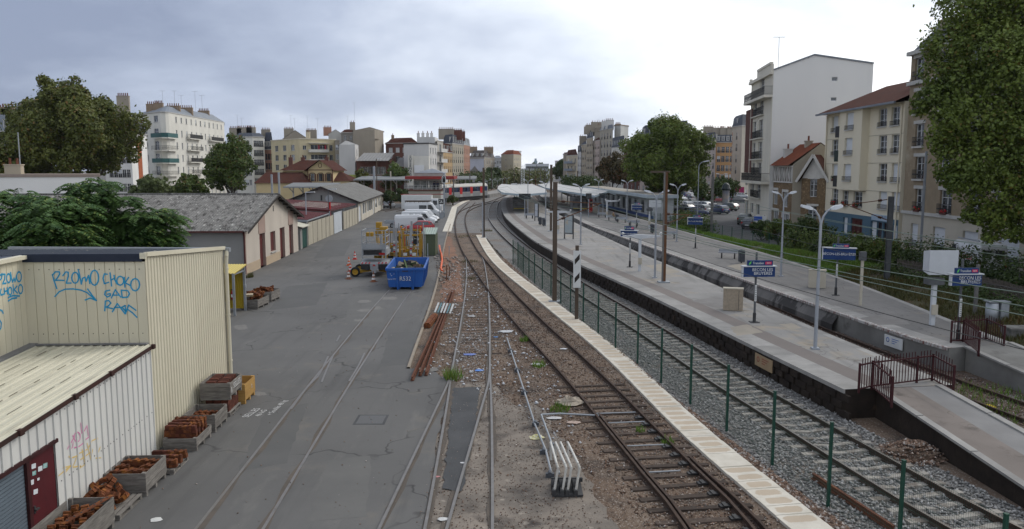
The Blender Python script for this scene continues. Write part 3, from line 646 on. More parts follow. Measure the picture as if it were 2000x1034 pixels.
core([CA-dA*.04+dW*.04,W0-dA*IN+dW*.04,W1-dA*IN,W1-dA*14,CA-dA*10.7+dW*.04],0,5.1)
core([CA-dA*.04-dW*9,CA-dA*.04+dW*.03,CA-dA*10.7+dW*.03,CA-dA*10.7-dW*9],0,5.1)
bw.build('wall_core',CREAM,wh,True)
rf=MB();R0=[CA-dW*.02,W0-dA*.02,W1+dW*.12-dA*.02,W1+dW*.12-dA*14,CA-dA*10.7]
zq=lambda p:5.62-.0735*(p-W0).dot(dW)
rf.add([(p.x,p.y,zq(p))for p in R0],[(0,1,2,3,4)]);R1=[CA-dW*9,CA,CA-dA*10.7,CA-dA*10.7-dW*9]
rf.add([(p.x,p.y,zq(p)if i in(1,2)else 5.6)for i,p in enumerate(R1)],[(0,1,2,3)])
for k in range(44):
 p=W0-dA*(.25+.3*k);q=p+dW*6.8;s_=.3 if k<11 else-9
 rf.beam((p.x,p.y,zq(p)+.012),(q.x,q.y,zq(q)+.012),.045,.03)
rf.build('roof',BROOF,wh,True)
fb=MB();a,b=CA,W0-dA*.05
fb.box(0,3.2,-.05,.02,5.46,5.68);o=fb.build('fascia',BFAS,wh);o.location=(a.x-W0.x,a.y-W0.y,0);o.rotation_euler=(0,0,math.atan2(dA.y,dA.x))
tr=MB();p,q=W0,W0+dW*6.85
tr.beam((p.x+.02,p.y,5.66),(q.x+.02,q.y,5.16),.10,.12);r_=CA-dW*9;tr.beam((CA.x+.03,CA.y,5.60),(r_.x+.03,r_.y,5.6),.22,.10);p=W0-dA*.12;tr.beam((p.x,p.y-.03,5.62),(W0.x+.05,W0.y-.03,5.62),.06,.16)
tr.build('edge_trim',CREAM,wh,True)
gt=MB();g0=W1+dW*.1;gt.beam((g0.x-8,g0.y+.36,5.09),(g0.x+.22,g0.y,5.09),.16,.14);gt.build('gutter',GREY,wh,True)
dp=MB();e0=W1+dA*.09-dW*.02;dp.tube([(e0.x+.02,e0.y+.06,5.05),(e0.x+.02,e0.y,4.85),(e0.x,e0.y,4.6),(e0.x,e0.y,.05)],.075,8)
for z in(4.4,2.7,1.0):dp.cyl((e0.x,e0.y,z),(e0.x,e0.y,z+.05),.09,n=8)
dp.build('downpipe',CREAM,wh,True)
# annex
AE=W0+dA*.0;aL=9.0
zt_a=lambda u:3.12-.038*(aL-u)
dd0=1-0
P_an=W0-dW*aL;door_u1=aL-5.2;door_u0=door_u1-1.02
clad(wh,P_an+dW*door_u1,dW,aL-door_u1,.30,lambda u:0,lambda u:zt_a(u+door_u1)-.10,WCLAD,'wide')
clad(wh,P_an,dW,door_u1,.30,lambda u:2.2,lambda u:zt_a(u)-.10,WCLAD,'wide')
ac=MB();I_=W0-dA*.05
def ap(u,dep,z):p=P_an+dW*u-dA*dep;return(p.x,p.y,z)
for u0,u1,z0 in((door_u1,aL,0),(0,door_u1,2.2)):
 ac.quad(ap(u0,.035,z0),ap(u1,.035,z0),ap(u1,.035,zt_a(u1)-.12),ap(u0,.035,zt_a(u0)-.12))
ac.build('annex_wall_core',WCLAD,wh,True)
pr=0
ro=MB();nR=13;wR=3.26/nR
for i in range(nR):
 d0,d1=i*wR,(i+1)*wR;mb=MB();prf=[(0,0),(.30,0),(.36,.03),(.46,.03),(.52,0),(.68,0),(.72,.018),(.78,.018),(.82,0),(1,0)]
 lo=[ap(-.02,d0-.08+wR*x*1.02,zt_a(-.02)+z)for x,z in prf];hi=[ap(aL-.03,d0-.08+wR*x*1.02,zt_a(aL)+z)for x,z in prf]
 for j in range(len(prf)-1):mb.quad(lo[j],lo[j+1],hi[j+1],hi[j])
 mb.build('roof_sheet',CROOF,wh,True)
for k,(d0,u0,u1)in enumerate(((.62,.5,8.6),(1.25,2.0,7.4),(1.9,1.0,8.2),(2.45,3.0,8.5))):
 mb=MB();u=u0
 while u<u1:v=min(u1,u+random.uniform(.15,.7));mb.beam(ap(u,d0,zt_a(u)+.034),ap(v,d0,zt_a(v)+.034),.009,.01);u=v+random.uniform(.2,.9)
 stuff(mb.build('roof_seam',mat('dirt_seam',(.09,.08,.06),None,1,.9),wh,True))
mb=MB()
for i in range(12):
 for z in(3.45,5.25):p=CA+dA*(.14+i*.27)-dW*.004;mb.box(p.x-.011,p.x+.011,p.y-.008,p.y,z-.011,z+.011)
for i in range(30):
 u=door_u1+.15+i*.17
 if u<aL-.1:
  for z in(1.2,zt_a(u)-.22):x,y,_=ap(u,-.002,0);mb.box(x,x+.008,y-.011,y+.011,z-.011,z+.011)
stuff(mb.build('fixing_screws',DARK,wh,True))
fl=MB();fl.beam(ap(0,3.16,zt_a(0)+.05),ap(aL,3.16,zt_a(aL)+.05),.24,.05);fl.beam(ap(aL-.07,0.02,zt_a(aL)+.045),ap(aL-.07,3.2,zt_a(aL)+.045),.12,.03);fl.build('flashing',mat('lead_flashing',(.18,.18,.185),(.14,.14,.145),2,.6),wh,True)
gu=MB();gu.beam(ap(0,-.05,zt_a(0)-.06),ap(aL+.02,-.05,zt_a(aL)-.06),.09,.09)
for u in(2.4,4.6,6.4,8.98):gu.mbox(Matrix.Translation(ap(u,-.09,zt_a(u)-.05)),.10,.14,.12)
gu.build('eaves_beam',mat('eaves_brown',(.03,.016,.014),(.05,.02,.016),3,.7),wh,True)
DRD=mat('burgundy_door',(.085,.014,.018),(.06,.011,.014),1.2,.5,c3=(.04,.01,.012),s3=2,t3=(.6,.8))
dr=MB();
def dbox(mb,u0,u1,e0,e1,z0,z1,m=0):
 c=[ap(u0,e0,z0),ap(u1,e0,z0),ap(u1,e1,z0),ap(u0,e1,z0)];t=[(x,y,z1)for x,y,_ in c]
 mb.add(c+t,[(0,3,2,1),(4,5,6,7),(0,1,5,4),(1,2,6,5),(2,3,7,6),(3,0,4,7)],m)
dbox(dr,door_u0+.03,door_u1-.03,.07,.03,.0,2.1);door=dr.build('door',DRD,wh,True)
hb=MB();p=ap(door_u0+.12,-.0,1.0);hb.box(p[0]-.03,p[0]+.03,p[1]-.02,p[1]+.10,.98,1.01);hb.box(p[0]-.03,p[0]-.01,p[1]-.025,p[1]+.02,.92,1.08);hb.build('handle',DARK,door,True)
fr=MB();dbox(fr,door_u0-.09,door_u0+.02,.06,.0,0,2.16);dbox(fr,0,door_u1+.05,.03,-.05,2.12,2.2);fr.build('door_frame',mat('dark_frame',(.05,.012,.014),(.03,.01,.01),2,.6),wh,True)
st_=MB();stc=[mat('sticker_white',(.62,.64,.66),(.5,.52,.54),9,.5),mat('sticker_teal',(.03,.25,.22),(.5,.55,.55),14,.5)]
for x,y,s_,m in((268,532,34,0),(320,552,34,0),(360,528,34,1),(272,588,30,1),(252,662,34,0),(306,635,18,0),(284,735,34,0)):
 px,py=x/4.07,780+y/4.07;k=s_/4.07/2;q=[onplane(px+a*k,py+b*k*1.15-a*k*.35,W0-dA*.022,dA)for a,b in((-1,1),(1,1),(1,-1),(-1,-1))];st_.quad(*q,m)
st_.build('sticker',stc,door,True)
sh=MB()
slat=MB();dbox(slat,.3,door_u0-.12,.10,.06,0,.075)
for i in range(27):
 mb=MB();dbox(mb,.2,door_u0-.11,.10,.055,i*.08+.004,i*.08+.07);mb.build('shutter_slat',mat('shutter_steel',(.16,.20,.235),(.13,.16,.19),1.5,.45,metal=.3),wh,True)
SB=mat('spray_blue',(.012,.22,.42),(.02,.30,.52),9,.6)
bl=[[(530,300),(560,265),(600,265),(605,285),(585,320),(560,350),(600,350),(650,352)],[(530,290),(545,350),(575,435)],[(635,305),(665,265),(690,270),(690,310),(670,380),(720,378)],ell(760,325,35,55),[(790,240),(805,300),(822,390),(835,330),(860,320),(870,360),(895,300),(908,385)],ell(955,325,42,76),[(1085,290),(1055,285),(1042,330),(1055,385),(1100,370)],[(1112,275),(1120,340),(1128,410)],[(1120,350),(1155,330)],[(1152,300),(1160,345),(1185,390)],ell(1215,355,35,45),[(1255,320),(1262,420)],[(1300,320),(1265,375),(1320,405)],ell(1365,395,45,62),[(1110,450),(1065,460),(1058,495),(1085,520),(1115,505),(1115,485),(1085,490)],[(1125,530),(1165,445),(1220,520)],[(1140,500),(1205,500)],[(1225,450),(1235,525),(1290,520),(1308,485),(1290,455),(1225,450)],[(1058,660),(1065,560),(1100,555),(1120,580),(1090,615),(1065,620),(1150,640)],[(1135,670),(1185,585),(1265,690)],[(1155,625),(1220,625)],[(1225,625),(1265,605)],[(1265,605),(1270,690)],[(1240,630),(1275,670),(1300,600),(1375,655)],[(1285,640),(1340,680),(1385,725)],[(555,515),(600,465),(660,440),(740,437),(820,450),(880,475),(975,555)],[(885,437),(930,500),(975,555)],[(860,550),(910,530),(975,555)]]
g=MB()
for s_ in bl:stroke(g,[onplane(x/5.17,480+y/5.17,CA,dW)for x,y in s_],(-dW.x,-dW.y,0),.038)
g.build('graffiti',SB,wh,True)
bl2=[[(0,300),(20,285),(15,330),(0,345)],[(30,290),(50,290),(45,340),(25,385),(60,380)],ell(85,330,20,45),[(105,270),(115,330),(125,370),(140,330),(150,365),(165,300)],ell(190,315,24,50),[(10,440),(0,470),(10,500),(35,490)],[(40,430),(45,490)],[(70,425),(75,490)],[(40,465),(75,455)],ell(100,460,18,38),[(130,395),(135,480)],[(170,410),(140,445),(175,480)],ell(205,440,22,45),[(80,525),(130,505),(195,510)],[(80,560),(120,535),(168,528)],[(-15,740),(12,780),(8,830),(-12,860)],[(0,650),(20,660),(30,685)]]
g=MB()
for s_ in bl2:stroke(g,[onplane(x/5.17,480+y/5.17,CA,dA)for x,y in s_],(dA.x,dA.y,0),.045)
g.build('graffiti',SB,wh,True)
pk=[[(535,395),(560,350),(590,300),(575,290)],[(555,410),(575,380),(580,340)],ell(612,300,25,38),[(610,295),(614,305)],[(640,190),(648,270),(670,250),(690,210),(700,290)],[(680,320),(718,290)],[(590,385),(620,380),(660,350)]]
ye=[[(465,608),(510,570),(560,530),(500,545)],[(560,530),(520,580)],[(545,455),(565,468),(610,450),(590,510),(572,542),(640,530)],[(620,480),(628,550),(672,520),(650,400)],[(630,430),(690,400)],[(640,480),(720,420)],[(690,350),(720,480),(735,400)],[(705,380),(730,330),(775,310),(765,345)],[(780,420),(795,380)],[(760,470),(800,465)]]
for L_,m,nm in((pk,mat('spray_pink',(.55,.14,.32),(.6,.3,.42),7,.6),'graffiti'),(ye,mat('spray_yellow',(.62,.42,.10),(.6,.48,.25),7,.6),'graffiti')):
 g=MB()
 for s_ in L_:stroke(g,[onplane(x/4.0706,780+y/4.0706,W0,dA)for x,y in s_],(dA.x,dA.y,0),.03,.008)
 g.build(nm,m,wh,True)
# ================================================================== crates, pallets and castings along the wall
WOOD=mat('weathered_wood',(.20,.185,.165),(.12,.11,.10),3,.9,bm=.4,bs=30,sv=(1,1,6),isl=.35,c3=(.28,.26,.235),s3=2,t3=(.55,.75))
YWOOD=mat('fresh_yellow_wood',(.42,.25,.075),(.33,.19,.06),3,.8,sv=(1,1,5),isl=.25)
arc=[]
for i in range(5):
 a_=-.34+.17*i;r0,r1=.42,.53;s_,c_=math.sin(a_),math.cos(a_)
 arc.append([(r0*s_,-.06,r0*c_-.46),(r0*s_,.06,r0*c_-.46),(r1*s_,.06,r1*c_-.46),(r1*s_,-.06,r1*c_-.46)])
CASTA=MB().loft(arc).box(-.035,.035,-.075,.075,.03,.095).box(-.17,-.11,-.045,.045,.0,.085).mesh('casting',RUST)
CASTB=MB().box(-.16,.16,-.07,.07,-.05,.035).box(-.16,-.10,-.06,.06,.035,.065).box(.10,.16,-.06,.06,.035,.065).box(-.03,.03,-.09,.09,-.03,.045).mesh('casting',RUST)
ring=MB()
for i in range(8):
 a0,a1=i*.55,(i+1)*.55;ring.beam((.15*math.cos(a0),.15*math.sin(a0),0),(.15*math.cos(a1),.15*math.sin(a1),0),.07,.11)
ring.box(.13,.3,-.05,.05,-.05,.04);CASTC=ring.mesh('casting',RUST)
RB_=mat('rusty_brick_iron',(.11,.035,.022),(.06,.02,.014),6,.9,isl=.6);CASTD=MB().box(-.15,.15,-.07,.07,-.05,.05).box(-.13,.13,-.055,.055,.05,.06).mesh('casting',RB_)
def crate(label,x,y,rz,l=1.2,w_=.85,h=.5,rows=3,m=None,feet=.12,z=0.0,open_=False,group='wooden crates beside the warehouse wall'):
 m=m or WOOD;t=thing('wooden_crate',label,'crate',(x,y,z),rz,group);ph=(h-.0)/rows;k=('pl',l,w_,h,rows,m.name)
 if k not in WMESH:WMESH[k]=(MB().box(-l/2,l/2,-.011,.011,.004,ph-.006).mesh('plank',m),MB().box(-w_/2+.012,w_/2-.012,-.011,.011,.004,ph-.006).mesh('plank',m),MB().box(-.04,.04,-.04,.04,.0,h+.005).mesh('corner_post',m),MB().box(-.05,.05,-w_/2,w_/2,0,feet).mesh('skid',m),MB().box(-l/2,l/2,-w_/2,w_/2,0,.025).mesh('floor',m))
 A,B,P_,K_,F_=WMESH[k]
 for r in range(rows):
  for s_ in(-1,1):
   link('plank',A,t,(0,s_*w_/2,feet+.025+r*ph),random.uniform(-.006,.006));link('plank',B,t,(s_*(l/2-.012),0,feet+.025+r*ph),PI/2+random.uniform(-.006,.006))
 for sx in(-1,1):
  for sy in(-1,1):link('corner_post',P_,t,(sx*(l/2-.065),sy*(w_/2-.055),feet+.025))
 for x_ in(-l/2+.08,0,l/2-.08):link('skid',K_,t,(x_,0,0))
 link('floor',F_,t,(0,0,feet));return t
def pallet(label,x,y,rz,l=1.25,w_=.9,z=0):
 t=thing('wooden_pallet',label,'pallet',(x,y,z),rz,'pallets beside the warehouse wall')
 b=MB().box(-l/2,l/2,-.05,.05,0,.022).mesh('plank',WOOD);s_=MB().box(-.05,.05,-w_/2,w_/2,0,.09).mesh('skid',WOOD)
 for i in range(7):link('plank',b,t,(0,-w_/2+.05+i*(w_-.1)/6,.112))
 for i in range(3):link('plank',b,t,(0,-w_/2+.05+i*(w_-.1)/2,.0))
 for x_ in(-l/2+.06,0,l/2-.06):link('skid',s_,t,(x_,0,.022))
 return t
def fill(label,cx,cy,rz,l,w_,z0,nx,ny,layers,me,group,jit=.012,ang=0,tilt=.05,top=None):
 ca,sa=math.cos(rz),math.sin(rz)
 for L_ in range(layers):
  for i in range(nx):
   for j in range(ny):
    if L_==layers-1 and top and random.random()>top:continue
    if L_<layers-1 and 0<i<nx-1 and 0<j<ny-1 and not top:continue
    u=(i+.5)/nx*l-l/2+random.uniform(-jit,jit);v=(j+.5)/ny*w_-w_/2+random.uniform(-jit,jit)
    o=link('rusty_casting',me if not isinstance(me,list)else random.choice(me),None,(cx+u*ca-v*sa,cy+u*sa+v*ca,z0+L_*.105+random.uniform(0,.015)),rz+ang+random.uniform(-.06,.06)*(jit/.012))
    o.rotation_euler.x=random.uniform(-tilt,tilt);o.rotation_euler.y=random.uniform(-tilt,tilt);tag(o,label,'iron casting',group)
RZ=math.atan2(dW.y,dW.x)
crate('grey wooden crate of orange rusty blocks nearest the burgundy door',-9.38,16.2,RZ,1.9,.95,.55)
fill('orange rusty casting in the crate by the burgundy door',-9.38,16.2,RZ,1.7,.75,.42,5,3,2,CASTA,'castings in the crate by the burgundy door',.02,.3,.15)
ib=thing('iron_bar','flat rusty drilled bar lying across the crate by the burgundy door','iron bar',(-9.1,16.4,.735),RZ-.25);mb=MB().box(-.75,.75,-.05,.05,0,.022);mb.build('bar',RUST,ib)
ho=MB()
for k in range(7):ho.cyl((-.6+k*.2,0,.022),(-.6+k*.2,0,.03),.022,n=8)
ho.build('bolt_head',DARK,ib)
pallet('low grey pallet heaped with loose rusty ring castings between two crates',-9.45,18.05,RZ)
for k in range(26):
 o=link('rusty_casting',random.choice((CASTC,CASTC,CASTB)),None,(-9.5+random.uniform(-.33,.33),18.0+random.uniform(-.6,.6),.2+.36*random.random()**2));o.rotation_euler=(random.uniform(-.9,.9),random.uniform(-.9,.9),random.uniform(0,6));tag(o,'rusty ring-shaped casting heaped on the low pallet by the white wall','iron casting','ring castings heaped on the pallet')
crate('grey crate filled with a neat stack of orange rusty blocks against the white wall',-9.5,19.4,RZ,1.3,1.0,.46,3)
fill('orange block packed in the neat crate against the white wall',-9.5,19.38,RZ,1.05,.82,.2,3,4,4,CASTA,'blocks packed in the crate by the white wall',.006,PI/2,.03,.8)
pallet('low pallet with flat rusty castings just where white and cream walls meet',-9.35,20.75,RZ,1.1,.85)
fill('flat rusty casting on the low pallet where the walls meet',-9.35,20.75,RZ,1.0,.78,.18,3,4,2,[CASTB,CASTB,CASTD],'castings on the low pallet where the walls meet',.02,PI/2,.06,.6)
crate('low grey two-board crate under a tall pile of rusty blocks by the cream wall',-9.48,22.6,RZ,1.3,.92,.24,2)
fill('rusty block in the tall pile on the two-board crate',-9.52,22.6,RZ,1.05,.72,.2,4,5,5,[CASTD,CASTB],'blocks piled on the two-board crate',.01,PI/2,.03)
crate('grey crate half full of bright orange blocks, between the tall pile and the stack',-9.55,24.15,RZ,1.2,.95,.42,3)
fill('bright orange block lying in the half full crate',-9.55,24.15,RZ,.95,.75,.22,3,4,2,CASTA,'blocks in the half full crate',.015,PI/2,.08,.7)
pallet('grey pallet loaded with upright dark red blocks under the lettered crate',-9.6,25.75,RZ,1.2,.85)
fill('dark red block stacked on the pallet under the lettered crate',-9.6,25.75,RZ,1.1,.75,.19,7,3,4,MB().box(-.07,.07,-.11,.11,-.05,.052).mesh('casting',RB_),'dark red blocks under the lettered crate',.004,0,.01)
cz=.575
c7=crate('grey crate with SELLES painted on its end, topmost of its stack',-9.6,25.72,RZ,1.3,.95,.42,3,z=cz)
fill('dark rusty block in the lettered crate at the top of the stack',-9.6,25.72,RZ,1.08,.74,cz+.3,6,2,3,CASTD,'blocks in the lettered crate',.006,PI/2,.03)
CHALK=mat('white_chalk',(.55,.55,.54),(.40,.40,.39),16,.9)
text('lettering','SELLES',.27,CHALK,c7,(.08,-.488,.38),(PI/2,0,0),.002);o=text('lettering','|',.2,CHALK,c7,(-.5,-.488,.32),(PI/2,0,0),.002,sx=4)
c8=crate('empty yellow wooden crate at the warehouse corner',-9.55,27.15,RZ,1.25,.8,.55,2,YWOOD)
text('lettering','/\\',.2,CHALK,c8,(.2,-.415,.42),(PI/2,0,0),.002)
ck=thing('chalk_writing','white chalk words written on the asphalt beside the stacked crates','chalk writing',(-8.6,25.1,.003),RZ-.12)
for i,(s_,z_)in enumerate((('SELLES',.34),('46 kG',.28),('+ Souillés 48 kg',.26))):text('lettering',s_,z_,CHALK,ck,(.15*i,.05-i*.34,.003),(0,0,.04*(i-1)),.001,'LEFT')
# ================================================================== yellow shelter and its crates
YEL=mat('yellow_sheet',(.42,.30,.02),(.34,.24,.02),1,.55,c3=(.2,.15,.03),s3=1.5,t3=(.6,.8),sv=(1,1,.3));
ys=thing('yellow_shelter','small lean-to shelter of yellow ribbed sheet with grey posts behind the warehouse','shelter',(-15.2,44.2,0))
mb=MB()
for k in range(22):mb.quad((-18.6+k*.155,44.9,.1),(-18.6+k*.155+.1,44.9,.1),(-18.6+k*.155+.1,44.9,2.3),(-18.6+k*.155,44.9,2.3)).quad((-18.6+k*.155+.1,44.9,.1),(-18.6+k*.155+.155,44.93,.1),(-18.6+k*.155+.155,44.93,2.3),(-18.6+k*.155+.1,44.9,2.3))
mb.box(-18.6,-15.2,44.95,44.98,.1,2.3);mb.build('back_wall',YEL,ys,True)
corr(ys,'roof',(-18.7,43.0,2.35),(-15.05,43.0,2.35),(-15.05,45.1,2.62),(-18.7,45.1,2.62),.15,.02,mat('yellow_roof',(.52,.42,.12),(.45,.36,.12),1,.6))
MB().box(-15.22,-15.10,44.75,44.87,0,2.55).box(-15.22,-15.10,43.0,43.1,0,2.35).box(-15.2,-15.13,43.1,44.75,2.25,2.33).box(-15.2,-15.08,44.7,44.9,1.3,1.5).build('post',GREY,ys,True)
FIRE=mat('extinguisher_red',(.35,.015,.015),(.28,.012,.012),4,.35)
for i,x in enumerate((-16.45,-15.85)):
 t=thing('fire_extinguisher',('red fire extinguisher on the yellow wall, the one half hidden' if i==0 else 'red fire extinguisher on the yellow wall beside the grey post'),'fire extinguisher',(x,44.78,.62),0,'fire extinguishers on the yellow wall')
 MB().lathe([(.0,0),(.085,0),(.09,.05),(.09,.42),(.06,.5),(.03,.52),(.03,.56),(0,.56)],n=12).build('cylinder',FIRE,t);MB().tube([(0,0,.56),(.1,-.03,.68),(.16,-.03,.5),(.13,-.05,.2)],.014).box(-.05,.05,-.03,.03,.55,.6).build('hose',DARK,t);MB().box(-.06,.06,-.095,-.088,.15,.32).build('label',WHITE,t)
hr=thing('hose_reel','grey hose reel disc standing by the yellow wall','hose reel',(-16.35,44.2,0));MB().cyl((0,-.06,.36),(0,.06,.36),.35,n=20).build('disc',GREY,hr);MB().cyl((0,-.1,.36),(0,.1,.36),.12,n=12).build('hub',DARK,hr)
crate('grey crate of red-brown scrap with a pale carton on top, by the yellow shelter',-15.0,46.0,RZ-.1,1.8,1.0,.42,3,group='crates by the yellow shelter');crate('grey crate of rust-red scrap, further one by the yellow shelter',-15.05,48.3,RZ-.1,1.5,1.2,.5,3,group='crates by the yellow shelter')
for(x,y,n)in((-15.0,46.0,16),(-15.05,48.3,18)):
 for k in range(n):
  o=link('rusty_casting',random.choice((CASTC,CASTB)),None,(x+random.uniform(-.36,.36),y+random.uniform(-.6,.6),.5+random.random()*.28));o.rotation_euler=(random.uniform(-.6,.6),random.uniform(-.6,.6),random.uniform(0,6));o.scale=(1.25,)*3;tag(o,'red-brown scrap casting in the crates by the yellow shelter','iron casting','scrap in the crates by the yellow shelter')
ct=thing('carton','pale cardboard carton on the scrap crate by the yellow shelter','carton',(-15.15,45.4,.72),.3);MB().box(-.25,.25,-.18,.18,0,.14).build('box',mat('cardboard',(.45,.36,.24),(.38,.30,.2),2,.9),ct);MB().box(-.25,.25,-.3,-.182,.12,.135).build('flap',mat('cardboard_pale',(.55,.5,.4),None,1,.9),ct)
# ================================================================== long warehouse
REND=mat('pink_cream_render',(.52,.465,.40),(.44,.39,.335),.5,.9,bm=.15,bs=25,c3=(.33,.28,.23),s3=.6,t3=(.6,.85),sv=(1,1,.4));PINK=mat('dusty_pink_render',(.36,.26,.22),(.30,.22,.185),.8,.9);GREYR=mat('grey_render',(.27,.265,.25),(.22,.215,.205),.4,.9,c3=(.16,.155,.15),s3=.5,t3=(.6,.8),sv=(1,1,.4))
LICH=mat('lichened_fibre_cement',(.20,.195,.185),(.11,.105,.10),1.3,.95,c3=(.05,.048,.045),s3=2.6,t3=(.52,.66),c4=(.34,.33,.31),s4=3.6,t4=(.58,.68),sv=(1,.6,1))
F0=Vector((-20.22,59.9));F1=Vector((-21.0,78.16));dF=(F1-F0).normalized();nF=Vector((dF.y,-dF.x));lF=(F1-F0).length
lw=thing('long_warehouse','long low warehouse with lichened corrugated roof, pale gable end and dark red doors','warehouse',(F0.x,F0.y,0))
def uY(px,P0,d,z=1.0):
 lo,hi=-5.0,400.0;k=(px-1000)/FP
 f=lambda u:(P0.x+d.x*u)-k*((P0.y+d.y*u)*cP-(z-CH)*sP)
 s0=f(lo)>0
 for _ in range(60):
  m=(lo+hi)/2
  if(f(m)>0)==s0:lo=m
  else:hi=m
 return lo
dw_=[(uY(508,F0,dF),uY(519,F0,dF),0,2.75),(uY(547.5,F0,dF),uY(556.8,F0,dF),0,2.75),(uY(565.5,F0,dF),uY(573,F0,dF),0,2.75)];ww_=(uY(529,F0,dF),uY(538.7,F0,dF),.95,2.65)
mb=facade(MB(),F0,dF,lF,0,3.5,dw_+[ww_],0,.28,1);ap_=F0+dF*(lF*.5)
mb.add([(F0.x,F0.y,3.5),(F1.x,F1.y,3.5),(ap_.x,ap_.y,5.75)],[(0,1,2)],0)
B0,B1=F0-nF*26,F1-nF*26;bp=B0.lerp(B1,.5)
mb.quad((B0.x,B0.y,0),(F0.x,F0.y,0),(F0.x,F0.y,3.5),(B0.x,B0.y,3.5),2).quad((F1.x,F1.y,0),(B1.x,B1.y,0),(B1.x,B1.y,3.5),(F1.x,F1.y,3.5),2)
mb.quad((B1.x,B1.y,0),(B0.x,B0.y,0),(B0.x,B0.y,3.5),(B1.x,B1.y,3.5),2).add([(B1.x,B1.y,3.5),(B0.x,B0.y,3.5),(bp.x,bp.y,5.75)],[(0,1,2)],2)
mb.build('wall',[REND,PINK,GREYR],lw,True)
def fstrip(parent,P0,d,u0,u1,z0,z1,pr,m,name):put(MB().box(0,u1-u0,-pr,.0,z0,z1).mesh(name,m),name,parent,P0,d,u0,0)
fstrip(lw,F0,dF,0,.55,0,3.45,.04,PINK,'pilaster');fstrip(lw,F0,dF,dw_[0][0]-.25,dw_[0][1]+.05,2.78,4.2,.035,PINK,'pilaster');fstrip(lw,F0,dF,dw_[2][0]-.3,dw_[2][1]+.1,2.78,4.1,.035,PINK,'pilaster')
fstrip(lw,F0,dF,.56,dw_[0][0]-.05,0,.75,.03,mat('stained_plinth',(.46,.36,.25),(.38,.30,.22),.8,.9),'plinth');fstrip(lw,F0,dF,dw_[0][1]+.05,dw_[1][0]-.05,0,.7,.03,MATS['stained_plinth'],'plinth')
REDD=mat('dull_red_door',(.125,.03,.028),(.095,.025,.024),1.5,.6)
for i,o in enumerate(dw_):
 w_=o[1]-o[0];mb=MB().box(0,w_,.24,.29,.02,2.72)
 for k in range(int(w_/.16)):mb.box(k*.16+.01,k*.16+.15,.225,.239,.05,2.1)
 mb.box(0,w_,.2,.239,2.12,2.2);put(mb.mesh('door',REDD),'door',lw,F0,dF,o[0],0)
w_=ww_[1]-ww_[0];o=put(MB().box(0,w_,.2,.23,0,1.7).mesh('window',REDD),'window',lw,F0,dF,ww_[0],.95)
for k in range(3):link('shutter_board',MB().box(.02,w_/3-.03,.17,.199,.04,1.66).mesh('shutter_board',REDD),o,(k*w_/3,0,0))
fstrip(lw,F0,dF,ww_[0]-.1,ww_[1]+.1,.85,.94,.12,SILL,'sill')
put(MB().box(-.13,.13,-.01,.02,0,.5).mesh('vent',DARK),'vent',lw,F0,dF,lF*.5,4.35)
E0,E1,Rg=(F0+dF*-.5),(F1+dF*.5),ap_;ov=nF*.55;zE,zR=3.38,5.86;bk=-nF*26
v3=lambda p,z:(p.x,p.y,z)
corr(lw,'roof',v3(E0+bk,zE),v3(E0+ov,zE),v3(Rg+ov,zR),v3(Rg+bk,zR),.21,.035,LICH);corr(lw,'roof',v3(E1+ov,zE),v3(E1+bk,zE),v3(Rg+bk,zR),v3(Rg+ov,zR),.21,.035,LICH)
mb=MB()
for s_,E_ in((0,E0),(1,E1)):
 mb.beam(v3(E_+ov*.98,zE-.12),v3(Rg+ov*.98,zR-.12),.06,.16)
 for k in range(7):
  p=E_.lerp(Rg,(k+.5)/7);z=zE+(zR-zE)*(k+.5)/7-.16;mb.beam(v3(p-nF*.02,z),v3(p+ov*.9,z),.10,.13)
mb.build('rafter_ends',mat('old_timber',(.045,.038,.034),(.03,.026,.024),3,.9),lw,True)
MB().beam(v3(Rg+bk,zR+.03),v3(Rg+ov,zR+.03),.4,.06).build('ridge_cap',LICH,lw,True)
MB().beam(v3(E0+bk,zE-.05),v3(E0+ov*.2,zE-.05),.15,.12).tube([v3(F0+nF*.12-dF*.35,3.3),v3(F0+nF*.1-dF*.12,3.0),v3(F0+nF*.1-dF*.12,.1)],.07,8).build('gutter',mat('red_brown_pipe',(.09,.025,.02),(.06,.02,.018),2,.6),lw,True)
facew=MB().box(-2.2,-.9,-.02,.03,2.3,3.0);put(facew.mesh('window',GLASS),'window',lw,F0-nF*3.5,nF,0,0)
# ================================================================== panel fence, gate, hut, red roofs
CONC=mat('precast_panel',(.40,.365,.29),(.33,.30,.24),.6,.9,c3=(.22,.20,.17),s3=.7,t3=(.58,.78),sv=(1,1,.5))
Q0=Vector((-21.38,83.44));Q1=Vector((-22.74,117.35));dQ=(Q1-Q0).normalized();lQ=(Q1-Q0).length
pf=thing('panel_fence','concrete panel fence with slender posts along the yard, between the two warehouses','fence',(Q0.x,Q0.y,0))
g0,g1=uY(651,Q0,dQ),uY(666,Q0,dQ);npan=14;pl_=lQ/npan
pm=MB().box(.07,pl_-.01,-.03,.04,0,.78).mesh('panel',CONC);pp=MB().box(-.06,.06,-.07,.07,0,2.42).mesh('post',CONC)
for i in range(npan+1):
 u=i*pl_;put(pp,'post',pf,Q0,dQ,u,0)
 if i<npan and not(g0-.6<u+pl_/2<g1+.6):
  for k in range(3):put(pm,'panel',pf,Q0,dQ,u,.01+k*.785)
gtw=thing('metal_gate','pale grey double sheet gate set in the concrete panel fence','gate',(*(Q0+dQ*g0),0));
